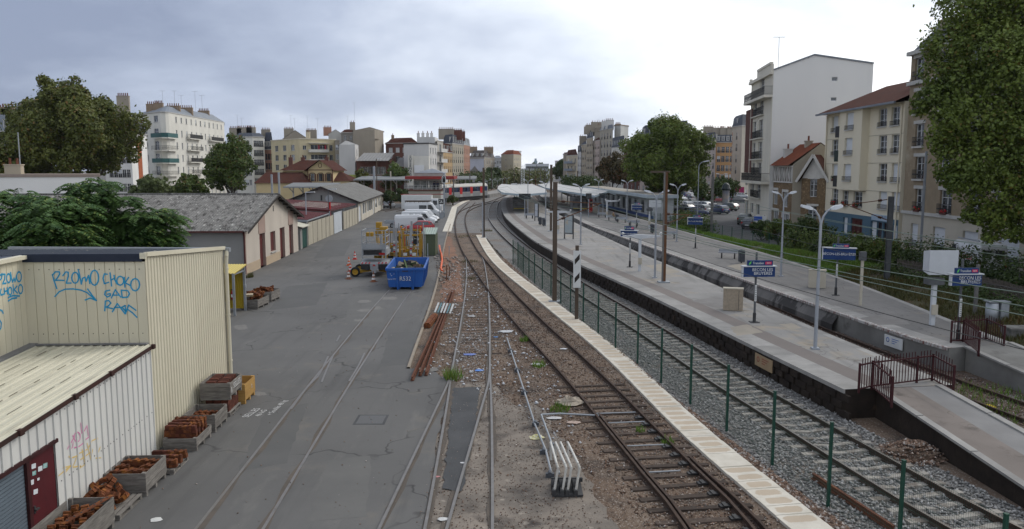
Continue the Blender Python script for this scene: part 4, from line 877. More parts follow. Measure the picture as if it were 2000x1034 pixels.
for k in range(2):put(MB().box(.02,(g1-g0)/2-.02,-.12,-.06,.05,2.6).box(.02,(g1-g0)/2-.02,-.15,-.121,.05,.13).box(.02,(g1-g0)/2-.02,-.15,-.121,2.5,2.6).mesh('gate_leaf',mat('gate_paint',(.50,.53,.56),(.43,.46,.49),.8,.5)),'gate_leaf',gtw,Q0,dQ,g0+k*(g1-g0)/2,0)
hut=thing('green_door_hut','little concrete hut with dark green door and pale ribbed roof next to the panel fence','hut',(-21.2,79.9,0));hu=Vector((-21.05,79.2));
mb=facade(MB(),hu,dQ,3.4,0,2.15,[(.9,3.2,0,2.0)],0,.12);h2=hu-Vector((dQ.y,-dQ.x))*2;h3=hu+dQ*3.4;h4=h2+dQ*3.4
mb.quad((h2.x,h2.y,0),(hu.x,hu.y,0),(hu.x,hu.y,2.15),(h2.x,h2.y,2.15)).quad((h3.x,h3.y,0),(h4.x,h4.y,0),(h4.x,h4.y,2.15),(h3.x,h3.y,2.15)).quad((h4.x,h4.y,0),(h2.x,h2.y,0),(h2.x,h2.y,2.15),(h4.x,h4.y,2.15));mb.build('wall',GREYR,hut,True)
put(MB().box(.9,3.2,.08,.12,.02,2.0).box(.95,3.15,.06,.079,.1,1.9).mesh('door',mat('dark_green_door',(.008,.05,.04),(.01,.06,.045),2,.5)),'door',hut,hu,dQ,0,0)
corr(hut,'roof',(hu.x+.3,hu.y-.2,2.2),(h3.x+.3,h3.y+.1,2.2),(h4.x,h4.y+.1,2.75),(h2.x,h2.y-.2,2.75),.35,.04,CROOF)
RED=mat('burgundy_sheet_roof',(.10,.02,.02),(.075,.018,.018),.7,.6,c3=(.06,.02,.02),s3=.8,t3=(.6,.8));TRAN=mat('translucent_sheet',(.48,.42,.36),(.40,.35,.30),1.5,.6)
def redroof(label,c,zlo,zhi,trans=None):
 t=thing('red_shed',label,'shed',(c[0][0],c[0][1],0));a,b,c_,d=[Vector((*p,z))for p,z in zip(c,(zlo,zlo,zhi,zhi))]
 corr(t,'roof',a,b,c_,d,.3,.03,RED);mb=MB()
 for p,q in((b,c_),(a,d)):mb.beam(p-Vector((0,0,.12)),q-Vector((0,0,.12)),.08,.22)
 mb.beam(a-Vector((0,0,.1)),b-Vector((0,0,.1)),.14,.14);mb.build('fascia',GREY if trans is None else RED,t,True)
 for p in(a,b,c_,d,a.lerp(b,.5),d.lerp(c_,.5)):MB().box(p.x-.07,p.x+.07,p.y-.07,p.y+.07,0,p.z-.12).build('post',GREY,t,True)
 MB().quad((d.x,d.y,0),(c_.x,c_.y,0),(c_.x,c_.y,zhi-.2),(d.x,d.y,zhi-.2)).build('back_wall',mat('brown_store',(.12,.075,.035),(.05,.04,.03),1.5,.9),t,True)
 if trans:
  for k in range(trans):
   p=a.lerp(b,(k+1.6)/(trans+2.2));q=d.lerp(c_,(k+1.6)/(trans+2.2));d_=(b-a).normalized()*.35;up=Vector((0,0,.05));p,q=p.lerp(q,.12),p.lerp(q,.62)
   MB().quad(p-d_+up,p+d_+up,q+d_+up,q-d_+up).build('roof_light',TRAN,t,True)
 return t
def lp(px,Y,z):return(xr(px,Y,z),Y)
redroof('low burgundy-roofed shed behind the near end of the panel fence',[(-21.6,84),(-22.4,97.5),(-29,97.5),(-28,84)],2.65,3.1)
redroof('open burgundy-roofed shed with pale roof strips behind the panel fence',[(-22.6,99),(-23.0,117.5),(-34,117.5),(-33,99)],2.9,3.6,5)
# ================================================================== second warehouse
H0=Vector((-23.02,119.6));H1=Vector((-26.0,161));dH=(H1-H0).normalized();lH=(H1-H0).length;nH=Vector((dH.y,-dH.x))
w2=thing('second_warehouse','low cream workshop with grey ridged roof and front windows beyond the panel fence','workshop',(H0.x,H0.y,0));CRR=mat('cream_render',(.53,.49,.41),(.47,.43,.36),.4,.9,c3=(.36,.32,.27),s3=.6,t3=(.6,.85),sv=(1,1,.4))
pxs=[(701,706,0,2.4),(708.5,715,.85,2.6),(716.5,720.5,.9,2.6),(720.8,724.6,.9,2.6),(725,727.6,.9,2.6),(729,731.5,0,2.5),(733,736.5,.9,2.5),(738.8,741,.9,2.6),(741.6,743.6,.9,2.6)]
ops=[(uY(a_,H0,dH),uY(b,H0,dH),z0,z1)for a_,b,z0,z1 in pxs];mb=facade(MB(),H0,dH,lH,0,3.15,ops,0,.15)
gw=Vector((-33.8,119.2));b2=H1-nH*11;mb.quad((gw.x,gw.y,0),(H0.x,H0.y,0),(H0.x,H0.y,3.15),(gw.x,gw.y,3.15),1);am=gw.lerp(H0,.5);mb.add([(gw.x,gw.y,3.15),(H0.x,H0.y,3.15),(am.x,am.y,5.3)],[(0,1,2)],1)
mb.quad((H1.x,H1.y,0),(b2.x,b2.y,0),(b2.x,b2.y,3.15),(H1.x,H1.y,3.15)).quad((b2.x,b2.y,0),(gw.x,gw.y,0),(gw.x,gw.y,3.15),(b2.x,b2.y,3.15));am2=H1.lerp(b2,.5);mb.add([(H1.x,H1.y,3.15),(b2.x,b2.y,3.15),(am2.x,am2.y,5.3)],[(0,1,2)]);mb.build('wall',[CRR,GREYR],w2,True)
for(u0,u1,z0,z1),p in zip(ops,pxs):put(winmesh(u1-u0,z1-z0,'shut' if z0==0 else random.choice(('plain','half','curt'))),'window' if z0 else 'door',w2,H0,dH,(u0+u1)/2,z0)
ed_=-dH*.6;zE,zR=3.08,5.4
corr(w2,'roof',v3(H0+ed_+nH*.4,zE),v3(H1+nH*.4,zE),v3(am2,zR),v3(am+ed_,zR),.3,.03,mat('grey_fibre_roof',(.215,.21,.195),(.16,.155,.145),.6,.95,c3=(.11,.105,.10),s3=1.2,t3=(.55,.75)));corr(w2,'roof',v3(b2-nH*.4,zE),v3(gw+ed_-nH*.4,zE),v3(am+ed_,zR),v3(am2,zR),.3,.03,MATS['grey_fibre_roof'])
mb=MB();mb.beam(v3(H0+ed_+nH*.45,zE-.06),v3(H1+nH*.45,zE-.06),.16,.16);
for E_,s_ in((H0+nH*.4,1),(gw-nH*.4,-1)):
 mb.beam(v3(E_+ed_,zE-.1),v3(am+ed_,zR-.1),.08,.18)
 for k in range(5):p=E_.lerp(am,(k+.5)/5);z=zE+(zR-zE)*(k+.5)/5-.2;mb.beam(v3(p,z),v3(p+ed_,z),.14,.16)
mb.build('eaves',MATS['old_timber'],w2,True);put(MB().box(-.12,.12,-.03,.02,0,.8).mesh('vent',DARK),'vent',w2,gw,(H0-gw).normalized(),5.4,3.3)
# ================================================================== vehicles
def paint(nm,c):return mat('car_paint_'+nm,c,None,1,.3,spec=.5)
TYRE=BLACK;RIM=mat('wheel_rim',(.30,.31,.32),(.22,.23,.24),6,.4,metal=.5);RLAMP=mat('tail_lamp_red',(.30,.01,.01),None,1,.3);HLAMP=mat('head_lamp',(.5,.52,.54),None,1,.15);PLAST=mat('black_plastic',(.02,.02,.022),(.03,.03,.03),4,.6);AMB=mat('amber_lamp',(.55,.2,.02),None,1,.3)
CARB={}
def sec8(x,zl,zh,hw):return[(x,-hw*.94,zl),(x,hw*.94,zl),(x,hw,zl+(zh-zl)*.3),(x,hw,zl+(zh-zl)*.78),(x,hw*.9,zh),(x,-hw*.9,zh),(x,-hw,zl+(zh-zl)*.78),(x,-hw,zl+(zh-zl)*.3)]
def wheelmesh(r,w_):
 k=('wh',r,w_)
 if k not in CARB:CARB[k]=(MB().lathe([(r*.62,-w_/2),(r,-w_/2),(r,w_/2),(r*.62,w_/2)],n=16).mesh('tyre',TYRE),MB().lathe([(r*.62,-w_/2+.02),(r*.55,-w_/2+.05),(r*.15,-w_/2+.03),(0,-w_/2+.02)],n=12).lathe([(0,w_/2-.02),(r*.15,w_/2-.03),(r*.55,w_/2-.05),(r*.62,w_/2-.02)],n=12).mesh('rim',RIM))
 return CARB[k]
def wheels(t,pos,r,w_,rim=None):
 ty,ri=wheelmesh(r,w_)
 for x,y in pos:
  o=link('wheel',ty,t,(x,y,r));o.rotation_euler=(PI/2,0,0);q=link('rim',ri,o)
  if rim:q.data=ri.copy();q.data.materials[0]=rim
def hatch(label,pm,loc,rz,group=None,lit=False,sl=1.0,hh=1.0,cat='car'):
 t=thing('parked_car',label,cat,loc,rz,group);key=(pm.name,sl,hh,lit)
 if key not in CARB:
  Sx=lambda x:x*sl;Z=lambda z:z*hh
  b=MB().loft([sec8(Sx(x),zl,Z(zh),hw)for x,zl,zh,hw in((-1.95,.36,.74,.70),(-1.86,.26,.93,.80),(-1.3,.2,.97,.85),(.5,.2,.94,.85),(1.1,.2,.92,.84),(1.72,.22,.79,.78),(1.92,.3,.64,.64))],sm=True)
  sc_=[(-1.86,.9,.95,.77,.75),(-1.5,.9,1.36,.77,.61),(-.9,.9,1.47,.78,.60),(.15,.9,1.46,.78,.60),(1.08,.88,.92,.77,.72)]
  b.loft([[(Sx(x),-a,Z(zb)),(Sx(x),a,Z(zb)),(Sx(x),c,Z(zt)),(Sx(x),-c,Z(zt))]for x,zb,zt,a,c in sc_])
  for s_ in(-1,1):b.box(Sx(.72),Sx(.86),s_*.86-.07,s_*.86+.07,Z(.93),Z(1.04))
  g=MB();yy=lambda z:.79-.17*(z-.92)/.5+.012
  for s_ in(-1,1):
   for P in([(-1.62,1.0),(-1.36,.99),(-1.36,1.33),(-1.46,1.33)],[(-1.28,.99),(-.42,.98),(-.42,1.38),(-1.1,1.37)],[(-.32,.98),(.78,.98),(.2,1.36),(-.32,1.38)]):
    v=[(Sx(x),s_*yy(z),Z(z))for x,z in P];g.add(v if s_<0 else v[::-1],[(0,1,2,3)])
  g.quad((Sx(1.0),-.66,Z(.985)),(Sx(1.0),.66,Z(.985)),(Sx(.26),.54,Z(1.435)),(Sx(.26),-.54,Z(1.435))).quad((Sx(-1.86),.68,Z(1.02)),(Sx(-1.86),-.68,Z(1.02)),(Sx(-1.555),-.55,Z(1.34)),(Sx(-1.555),.55,Z(1.34)))
  bp_=MB().box(Sx(1.86),Sx(1.95),-.62,.62,.32,.5);bq_=MB().box(Sx(-1.98),Sx(-1.9),-.68,.68,.34,.52)
  RL=emit('brake_light',(.9,.02,.02),3.0)if lit and 'brake_light' not in MATS else(MATS['brake_light']if lit else RLAMP)
  CARB[key]=(b.mesh('body',pm),g.mesh('window',GLASS),(bp_.mesh('bumper',PLAST),bq_.mesh('bumper',PLAST)),MB().box(-.03,.05,-.11,.11,-.12,.14).mesh('tail_light',RL),MB().box(-.1,.03,-.12,.12,-.06,.06).mesh('headlight',HLAMP),MB().box(-.01,.0,-.24,.24,-.05,.05).mesh('number_plate',WHITE))
 b,g,p,tl,hl,npl=CARB[key];link('body',b,t);link('window',g,t);link('bumper',p[0],t);link('bumper',p[1],t)
 for s_ in(-1,1):link('tail_light',tl,t,(-1.9*sl,s_*.66,.78*hh));link('headlight',hl,t,(1.82*sl,s_*.56,.66*hh))
 link('number_plate',npl,t,(-1.975*sl,0,.56));wheels(t,[(x*sl,y)for x in(-1.2,1.22)for y in(-.74,.74)],.3,.2);return t
def van(label,pm,loc,rz,L_=5.2,H_=2.2,wins=(),rack=False,group=None,rearw=True):
 t=thing('parked_van',label,'van',loc,rz,group);q=H_/2.2;h=L_/2
 b=MB().loft([sec8(x,zl,zh,hw)for x,zl,zh,hw in((-h,.35,2.03*q,.88),(-h+.06,.28,2.15*q,.93),(h-1.9,.25,2.2*q,.95),(h-1.45,.25,2.1*q,.94),(h-.75,.25,1.2*q,.93),(h-.15,.28,.95*q,.84),(h,.35,.72*q,.72))],sm=False)
 b.build('body',pm,t);y=.955
 g=MB()
 for s_ in(-1,1):
  P=[(h-2.0,1.25*q),(h-.95,1.2*q),(h-1.4,1.85*q),(h-2.0,1.88*q)];v=[(x,s_*(y+.004-.012*(z>1.5*q)),z)for x,z in P];g.add(v if s_<0 else v[::-1],[(0,1,2,3)])
  for x0,x1 in wins:v=[(x0,s_*y,1.25*q),(x1,s_*y,1.25*q),(x1,s_*(y-.008),1.82*q),(x0,s_*(y-.008),1.82*q)];g.add(v if s_<0 else v[::-1],[(0,1,2,3)])
  if rearw:g.box(-h-.012,-h+.05,s_*.42-.3,s_*.42+.3,1.3*q,1.8*q)
 g.quad((h-.79,-.78,1.27*q),(h-.79,.78,1.27*q),(h-1.40,.76,2.06*q),(h-1.40,-.76,2.06*q));g.build('window',GLASS,t)
 p=MB().box(h-.12,h+.04,-.75,.75,.32,.58).box(-h-.05,-h+.05,-.85,.85,.35,.5)
 for s_ in(-1,1):p.box(h-2.6,h-.8,s_*.955-.01,s_*.955+.01,.5,.58).box(h-1.3,h-1.15,s_*1.05-.08,s_*1.05+.08,1.15*q,1.4*q)
 p.build('bumper',PLAST,t)
 for s_ in(-1,1):link('headlight',MB().box(-.12,.02,-.14,.14,-.1,.1).mesh('headlight',HLAMP),t,(h-.12,s_*.62,.83*q));link('tail_light',MB().box(-.03,.04,-.06,.06,-.2,.2).mesh('tail_light',RLAMP),t,(-h,s_*.85,.9*q))
 wheels(t,[(x,y_)for x in(-h+1.0,h-.95)for y_ in(-.83,.83)],.34,.22)
 if rack:
  r=MB()
  for s_ in(-1,1):r.beam((-h+.1,s_*.8,H_+.16),(h-1.9,s_*.8,H_+.16),.06,.1)
  for k in range(6):x=-h+.2+k*(L_-2.3)/5;r.beam((x,-.8,H_+.1),(x,.8,H_+.1),.05,.05);r.box(x-.03,x+.03,-.83,-.77,H_-.04,H_+.1).box(x-.03,x+.03,.77,.83,H_-.04,H_+.1)
  r.build('roof_rack',mat('rack_brown',(.09,.06,.045),(.06,.045,.035),3,.7),t)
  for k in range(4):MB().beam((-h,-.5+k*.32,H_+.26),(h-1.6,-.55+k*.3,H_+.27),.09,.09).build('ladder_rail',MATS['rack_brown'],t)
 return t
WV=paint('white',(.60,.61,.62))
hatch('red hatchback parked in the yard facing the workshop, in front of the white vans',paint('red',(.34,.012,.018)),(-11.75,101,0),PI+.12)
van('white panel van with two rear windows parked right behind the red hatchback',WV,(-13.0,106,0),.06,5.0,1.95)
van('white crew van with side windows, second white van behind the red hatchback',WV,(-13.3,115,0),-.1,4.9,1.95,[(-1.3,-.7),(-.5,.3)])
van('white van half hidden behind the crew van, only bonnet and roof showing',WV,(-13.4,119.5,0),-.1,4.9,1.98,[(-.5,.3)])
van('tall white van carrying a brown roof rack, parked before the signal cabin',WV,(-14.8,133,0),-.06,5.9,2.45,[(-.5,.75)],True)
tl_=thing('box_lorry','white box lorry with ladders on its roof parked behind the van with roof rack','lorry',(-16.6,146,0),-.04)
MB().box(-3.4,2.0,-1.15,1.15,.75,3.25).build('box_body',WHITE,tl_);MB().loft([sec8(x,.45,zh,1.05)for x,zh in((2.05,2.6),(3.1,2.6),(3.55,1.5),(3.9,1.4))]).build('cab',WV,tl_);MB().box(2.3,3.1,-1.07,1.07,1.5,2.3).quad((3.58,-.9,1.55),(3.58,.9,1.55),(3.16,.85,2.5),(3.16,-.85,2.5)).build('window',GLASS,tl_);MB().box(-3.2,3.6,-.4,.4,.4,.74).build('chassis',PLAST,tl_)
wheels(tl_,[(-2.3,-.95),(-2.3,.95),(2.9,-.95),(2.9,.95)],.42,.28)
for k in range(3):MB().beam((-3.6,-.7+k*.6,3.38),(4.4,-.7+k*.6,3.42),.12,.12).build('roof_ladder',MATS['rack_brown']if k else mat('ladder_red',(.25,.03,.03),None,1,.6),tl_)
tr_=thing('flatbed_trailer','small grey flatbed trailer parked left of the first white van','trailer',(-16.3,110,0),.1);MB().box(-1.2,1.0,-.75,.75,.55,.62).box(-1.2,1.0,-.77,-.73,.62,.95).box(-1.2,1.0,.73,.77,.62,.95).box(-1.22,-1.18,-.75,.75,.62,.95).build('bed',GREY,tr_);wheels(tr_,[(-.2,-.8),(-.2,.8)],.3,.18)
hatch('silver hatchback seen from behind, parked past the end of the workshop',paint('silver',(.36,.38,.41)),(-25.3,165,0),PI/2-.15)
# ================================================================== skip
SKB=mat('skip_blue',(.008,.075,.30),(.012,.09,.34),1.2,.5,c3=(.05,.055,.09),s3=1.8,t3=(.64,.78),spec=.4)
sk=thing('rubbish_skip','big blue steel skip lettered R532 standing in the yard, filled with rubbish','skip',(-7.1,52.7,0),.06)
def skp(x,y,z):k=1.05+.19*min(z,1.38)/1.38;return(x*k,y*(1+.02*z)if y>.1 else y-.06*z,z)
mb=MB();SL=6.2;zt,zb=1.38,.17
for x in(-1,1):mb.add([skp(x,0,zb),skp(x,SL,zb),skp(x,SL,zt),skp(x,0,zt)]+[skp(x*.95,.06,zb),skp(x*.95,SL-.06,zb),skp(x*.95,SL-.06,zt),skp(x*.95,.06,zt)],[(0,1,2,3),(7,6,5,4),(3,2,6,7),(0,3,7,4),(1,5,6,2)])
for y,y2 in((0,.06),(SL,SL-.06)):mb.add([skp(-1,y,zb),skp(1,y,zb),skp(1,y,zt),skp(-1,y,zt),skp(-1,y2,zb),skp(1,y2,zb),skp(1,y2,zt),skp(-1,y2,zt)],[(0,1,2,3),(7,6,5,4),(3,2,6,7)])
mb.add([skp(-1,0,zb+.08),skp(1,0,zb+.08),skp(1,SL,zb+.08),skp(-1,SL,zb+.08)],[(0,1,2,3)]);mb.add([skp(-1,0,zb),skp(1,0,zb),skp(1,SL,zb),skp(-1,SL,zb)],[(3,2,1,0)]);mb.build('tub',SKB,sk)
mb=MB()
for x in(-1,1):mb.beam(skp(x*1.01,-.02,zt),skp(x*1.01,SL+.02,zt),.12,.12)
for y in(-.03,SL+.03):mb.beam(skp(-1.04,y,zt),skp(1.04,y,zt),.12,.16)
mb.build('top_rail',SKB,sk)
for x in(-.48,.48):MB().beam(skp(x,-.06,.0),skp(x,-.06,zt-.1),.1,.1,up=(0,1,0)).build('front_rib',SKB,sk)
ribm=MB().box(-.05,.05,-.05,.05,0,1.2).mesh('side_rib',SKB)
for x in(-1,1):
 for k in range(9):p=skp(x*1.04,.5+k*.68,zb);o=link('side_rib',ribm,sk,p);o.rotation_euler=(0,x*.13,0)
for x in(-.42,.42):MB().box(x-.05,x+.05,.05,SL,.03,.17).build('runner',SKB,sk)
LETT=mat('stencil_white',(.58,.60,.62),(.45,.48,.5),7,.6)
text('lettering','R532',.40,LETT,sk,(.0,-.125,.74),(PI/2+.05,0,0),.003,sx=.92);text('lettering','Agence NORD',.11,LETT,sk,(-.84,-.125,.73),(PI/2+.05,0,0),.003);text('lettering',"'- '",.3,LETT,sk,(-.86,-.135,.98),(PI/2+.05,0,0),.003)
MB().box(-.2,.2,-.12,-.05,1.22,1.36).build('latch',mat('latch_dark',(.04,.04,.05),(.07,.04,.03),4,.7),sk);MB().beam((1.22,SL-.02,zt),(1.22,SL-.02,2.5),.06,.06).build('door_bar',GREY,sk)
jm=[mat('rubbish_'+n,a,b,3,.9)for n,a,b in(('card',(.42,.35,.24),(.36,.29,.2)),('green',(.03,.05,.025),(.06,.075,.03)),('dark',(.03,.03,.035),(.05,.05,.055)),('brown',(.16,.11,.07),(.1,.07,.05)))]
rk=random.Random(4)
for k in range(38):
 x=rk.uniform(-.95,.95);y=.35+5.2*rk.random();m=rk.choice((0,1,1,2,2,3));s_=rk.uniform(.2,.5);Mx=Matrix.Translation((x,y,1.0+rk.uniform(0,.22)))@Matrix.Rotation(rk.uniform(-.5,.5),4,'X')@Matrix.Rotation(rk.uniform(-.5,.5),4,'Y')@Matrix.Rotation(rk.uniform(0,3),4,'Z')
 w0=sk.matrix_basis if False else Matrix.Translation(sk.location)@Matrix.Rotation(.06,4,'Z');mb=MB();mb.mbox(w0@Mx,s_*1.4,s_,s_*rk.uniform(.2,.7))
 o=mb.mesh('rubbish_piece',jm[m],tuple((w0@Mx).translation));tag(link('rubbish_piece',o,None,(w0@Mx).translation),('crumpled cardboard lying in the blue skip','green sack lying in the blue skip','dark rubbish bag lying in the blue skip','brown board lying in the blue skip')[m],'rubbish','rubbish in the blue skip')
mb=MB();mb.add([(-1,.3,.85),(1,.3,.85),(1,5.9,.95),(-1,5.9,.95)],[(0,1,2,3)]);rb=stuff(mb.build('rubbish_bed',jm[3],None),'packed rubbish filling the skip');rb.location=sk.location;rb.rotation_euler=(0,0,.06)
tag(MB().beam((-7.15,54.2,1.15),(-7.45,54.9,1.75),.08,.05).build('plank',mat('green_plank',(.10,.14,.06),None,1,.8)),'greenish plank sticking up out of the blue skip','plank')
# ================================================================== cones
CO=mat('cone_orange',(.55,.11,.02),(.48,.085,.02),6,.6);CR=mat('cone_red',(.50,.04,.03),(.42,.035,.03),6,.6);CDt=mat('cone_dirty',(.22,.085,.045),(.16,.07,.045),6,.8);CWt=mat('cone_white',(.58,.57,.55),(.42,.41,.40),7,.6)
def cone(label,x,y,m,h=.72):
 t=thing('traffic_cone',label,'traffic cone',(x,y,0),random.uniform(0,1),'traffic cones around the lifting machine');R=lambda z:.145*(1-z/h)+.022
 MB().box(-.2,.2,-.2,.2,0,.04).build('base',m,t);zz_=(.04,.17,.31,.42,.54,h);mb=MB()
 for i in range(5):mb.lathe([(R(zz_[i]),zz_[i]),(R(zz_[i+1]),zz_[i+1])],n=14,m=i%2)
 mb.lathe([(R(h),h),(0,h)],n=14);mb.build('body',[m,CWt],t)
for lb,p,m,h in(('red and white traffic cone standing alone behind the others',(693,507),CR,.75),('orange and white traffic cone behind the red one',(681.6,519),CO,.75),('red and white traffic cone in the middle of the row',(684,531.5),CR,.75),('dirty brownish traffic cone nearest the wheel',(681,545.5),CDt,.75),('dirty red traffic cone in front of the striped machine',(729.6,551),CDt,.78)):
 q=G(*p);cone(lb,q.x,q.y,m,h)
# ================================================================== road-rail machines
YM=mat('machine_yellow',(.37,.215,.022),(.29,.165,.02),2,.5,c3=(.2,.11,.02),s3=3,t3=(.6,.75));MG=mat('machine_grey',(.33,.34,.35),(.25,.26,.27),2,.55,metal=.2);MR=mat('machine_red',(.42,.02,.02),None,1,.5);STR=mat('lamp_orange',(.6,.22,.02),None,1,.3)
li=thing('aerial_lift','grey and yellow aerial work lift with railed basket and red striped tail on fat wheels','aerial lift',(-10.25,59.2,0),.02)
mb=MB();mb.prism([(-.95,-.15),(.95,-.15),(.95,3.0),(-.95,3.0)],.55,.95);mb.build('chassis',DARK,li)
mb=MB();mb.loft([[(-1.02,-.22,1.02),(1.02,-.22,1.02),(1.02,1.1,1.22),(-1.02,1.1,1.22)],[(-1.02,-.25,.92),(1.02,-.25,.92),(1.02,1.1,.95),(-1.02,1.1,.95)]][::-1]);mb.box(-.3,.3,-.33,-.2,.55,1.0).box(-.14,.14,-.36,-.2,.3,.56);mb.build('tail_cover',MG,li)
for s_ in(-1,1):
 MB().loft([[(s_*.3,-.34,.96),(s_*.98,-.3,.96),(s_*.98,-.3,.6),(s_*.4,-.34,.5)],[(s_*.3,-.2,.96),(s_*.98,-.2,.96),(s_*.98,-.2,.6),(s_*.4,-.2,.5)]]).build('battery_box',PLAST,li)
 for k in range(3):x=s_*(.35+k*.26);MB().quad((x-.1,-.265,1.0),(x+.02,-.265,1.0),(x+.1,-.235,1.1),(x-.02,-.235,1.1)).build('warning_stripe',MR,li)
MB().add([(-.12,-.34,.82),(.12,-.34,.82),(0,-.34,.98)],[(0,1,2)]).build('warning_triangle',MR,li)
mb=MB();mb.beam((-1.35,.0,.36),(-.3,.15,.5),.16,.22).beam((1.35,.0,.36),(.3,.15,.5),.16,.22).beam((-1.3,2.6,.36),(1.3,2.6,.36),.16,.2);mb.build('axle',YM,li)
wheels(li,[(-1.45,-.0),(1.45,0),(-1.45,1.9),(1.45,1.9)],.36,.3,YM)
mb=MB();mb.cyl((0,1.2,.95),(0,1.2,2.2),.22,n=10).cyl((.25,1.6,.9),(-.2,2.6,3.2),.13,n=8).box(-.2,.2,2.3,2.9,3.0,3.9);mb.build('mast',YM,li)
MB().box(-.95,.85,.3,2.2,1.55,2.0).build('equipment_box',MG,li);MB().box(-.85,.5,.28,.3,1.6,1.95).build('black_panel',PLAST,li);MB().box(.3,.8,.25,.28,1.6,1.75).build('tail_lamp',RLAMP,li)
bk_=MB()
for x in(-.95,.8):
 for y in(.2,2.3):bk_.beam((x,y,1.3),(x,y,3.45),.07,.07)
for z in(3.42,2.95,2.45):
 for y in(.2,2.3):bk_.beam((-.95,y,z),(.8,y,z),.05,.05)
 for x in(-.95,.8):bk_.beam((x,.2,z),(x,2.3,z),.05,.05)
bk_.beam((-.95,.2,1.3),(1.3,.2,1.3),.08,.08).box(-.95,.8,.18,.2,2.05,2.4).box(-.95,.8,.2,2.3,2.0,2.05)
for x in(-.35,.25):bk_.beam((x,.2,2.45),(x,.2,3.42),.035,.035)
bk_.build('basket',MG,li);MB().box(-.7,-.2,.6,1.1,2.95,3.25).box(.2,.75,1.4,2.2,3.35,3.6).build('control_box',YM,li)
def gantry(label,x,y,rz):
 t=thing('rail_lifting_machine',label,'rail machine',(x,y,0),rz,'yellow rail machines behind the skip');t.scale=(.85,.9,.9)
 for s_ in(-1,1):
  MB().beam((s_*.95,0,.3),(s_*.95,0,3.2),.17,.17).beam((s_*.95,1.3,.3),(s_*.95,1.3,2.6),.12,.12).build('upright',YM,t);MB().beam((s_*1.25,.1,.2),(s_*1.25,.1,3.7),.09,.09).beam((s_*1.38,.4,.2),(s_*1.38,.4,3.3),.06,.06).beam((s_*.72,-.2,.2),(s_*.72,-.2,3.5),.05,.05).build('mast',MG,t)
  MB().lathe([(0,0),(.09,0),(.08,.16),(0,.18)],c=(s_*1.0,0,3.25),n=8).build('beacon',STR,t);MB().box(s_*.42-.17,s_*.42+.17,-.35,-.2,1.25,1.5).build('work_lamp',WHITE,t);MB().beam((s_*.6,-.28,.3),(s_*.6,-.28,1.5),.1,.1).build('bracket',YM,t)
  MB().cyl((s_*.85,.9,.45),(s_*1.15,.9,.45),.42,n=14).build('wheel',TYRE,t)
 MB().beam((-1.0,0,3.05),(1.0,0,3.05),.12,.16).beam((-1.0,0,2.0),(1.0,0,2.0),.08,.1).beam((-.9,-.3,1.15),(.9,-.3,1.15),.1,.08).beam((-.9,-.3,.95),(.9,-.3,.95),.1,.08).beam((-.5,-.1,1.9),(.5,-.1,1.6),.1,.12).beam((.5,-.1,1.9),(-.5,-.1,1.6),.1,.12).build('crossbeam',YM,t)
 MB().beam((.1,-.1,.4),(.1,-.1,3.9),.2,.14).build('column',MG,t)
 for k in range(4):MB().box(.0,.2,-.185,-.175,1.2+k*.3,1.33+k*.3).build('stripe',MR if k%2==0 else WHITE,t)
 MB().box(-1.0,1.0,.2,1.6,.5,1.1).build('engine',PLAST,t);MB().box(-.9,.3,.2,.9,1.1,1.75).build('cowl',YM if rz>0 else MG,t);MB().cyl((.85-.3,.1,2.45),(.85-.3,.3,2.45),.26,n=14).build('hose_drum',PLAST,t)
 for k in range(5):MB().tube([(-.6+k*.25,.25,.9),(-.5+k*.2,.1,2.2),(-.55+k*.22,.3,3.2)],.03).build('hose',(MR,PLAST,MG,MR,PLAST)[k],t)
 return t
gantry('yellow framed rail machine with white work lamps right behind the blue skip',-8.15,63.5,.03);gantry('rail machine of grey and red masts between the basket lift and the yellow frame',-9.9,66.5,-.05);gantry('rear rail machine with orange beacons behind the yellow frame',-8.75,69,-.02)
gc=thing('equipment_cabinet','olive green sheet metal cabinet with pale ribbed roof beside the rail machines','cabinet',(-7.68,73.5,0),.02);OL=mat('olive_sheet',(.085,.105,.065),(.07,.09,.055),1,.6)
MB().box(-.6,.6,0,2.4,.05,2.0).build('body',OL,gc);corr(gc,'roof',(gc.location.x-.66,73.4,2.02),(gc.location.x+.66,73.4,2.02),(gc.location.x+.66,75.9,2.45),(gc.location.x-.66,75.9,2.45),.22,.02,mat('pale_green_roof',(.30,.36,.31),(.25,.3,.26),1,.6));gc.rotation_euler=(0,0,0)
# ================================================================== items by the tracks
SCR=mat('scrap_rust',(.125,.048,.026),(.085,.034,.02),3,.9,c3=(.18,.075,.03),s3=2,t3=(.58,.72))
for i,(p0,p1,lb)in enumerate((((805,745),(882,572),'rusty rail, leftmost of the long bundle on the dirt'),((820,736),(874,600),'rusty rail in the middle of the long bundle on the dirt'),((832,735),(887,570),'rusty rail, rightmost of the long bundle on the dirt'))):
 a,b=G(*p0),G(*p1);t=thing('scrap_rail',lb,'rail',(a.x,a.y,0),0,'rusty rails lying on the dirt');rail(MB(),[Vector((a.x,a.y)),Vector((b.x,b.y))],.02).build('rail',[SCR,SCR],t,True)
t=thing('scrap_beam','short thick rusty beam lying left of the long rails','steel beam',G(836,636));a,b=G(834,637,.1),G(849,618,.1);MB().beam(a,b,.34,.2).beam(a+Vector((0,0,.13)),b+Vector((0,0,.13)),.2,.06).build('beam',RUST,t,True)
t=thing('slatted_barrier','white and teal slatted board lying across the rusty rails','barrier board',G(868,611,.2));t.rotation_euler=(0,0,-.12);BLW=mat('barrier_white',(.60,.60,.58),(.5,.5,.48),4,.7);BLT=mat('barrier_teal',(.16,.26,.28),(.12,.2,.22),4,.7)
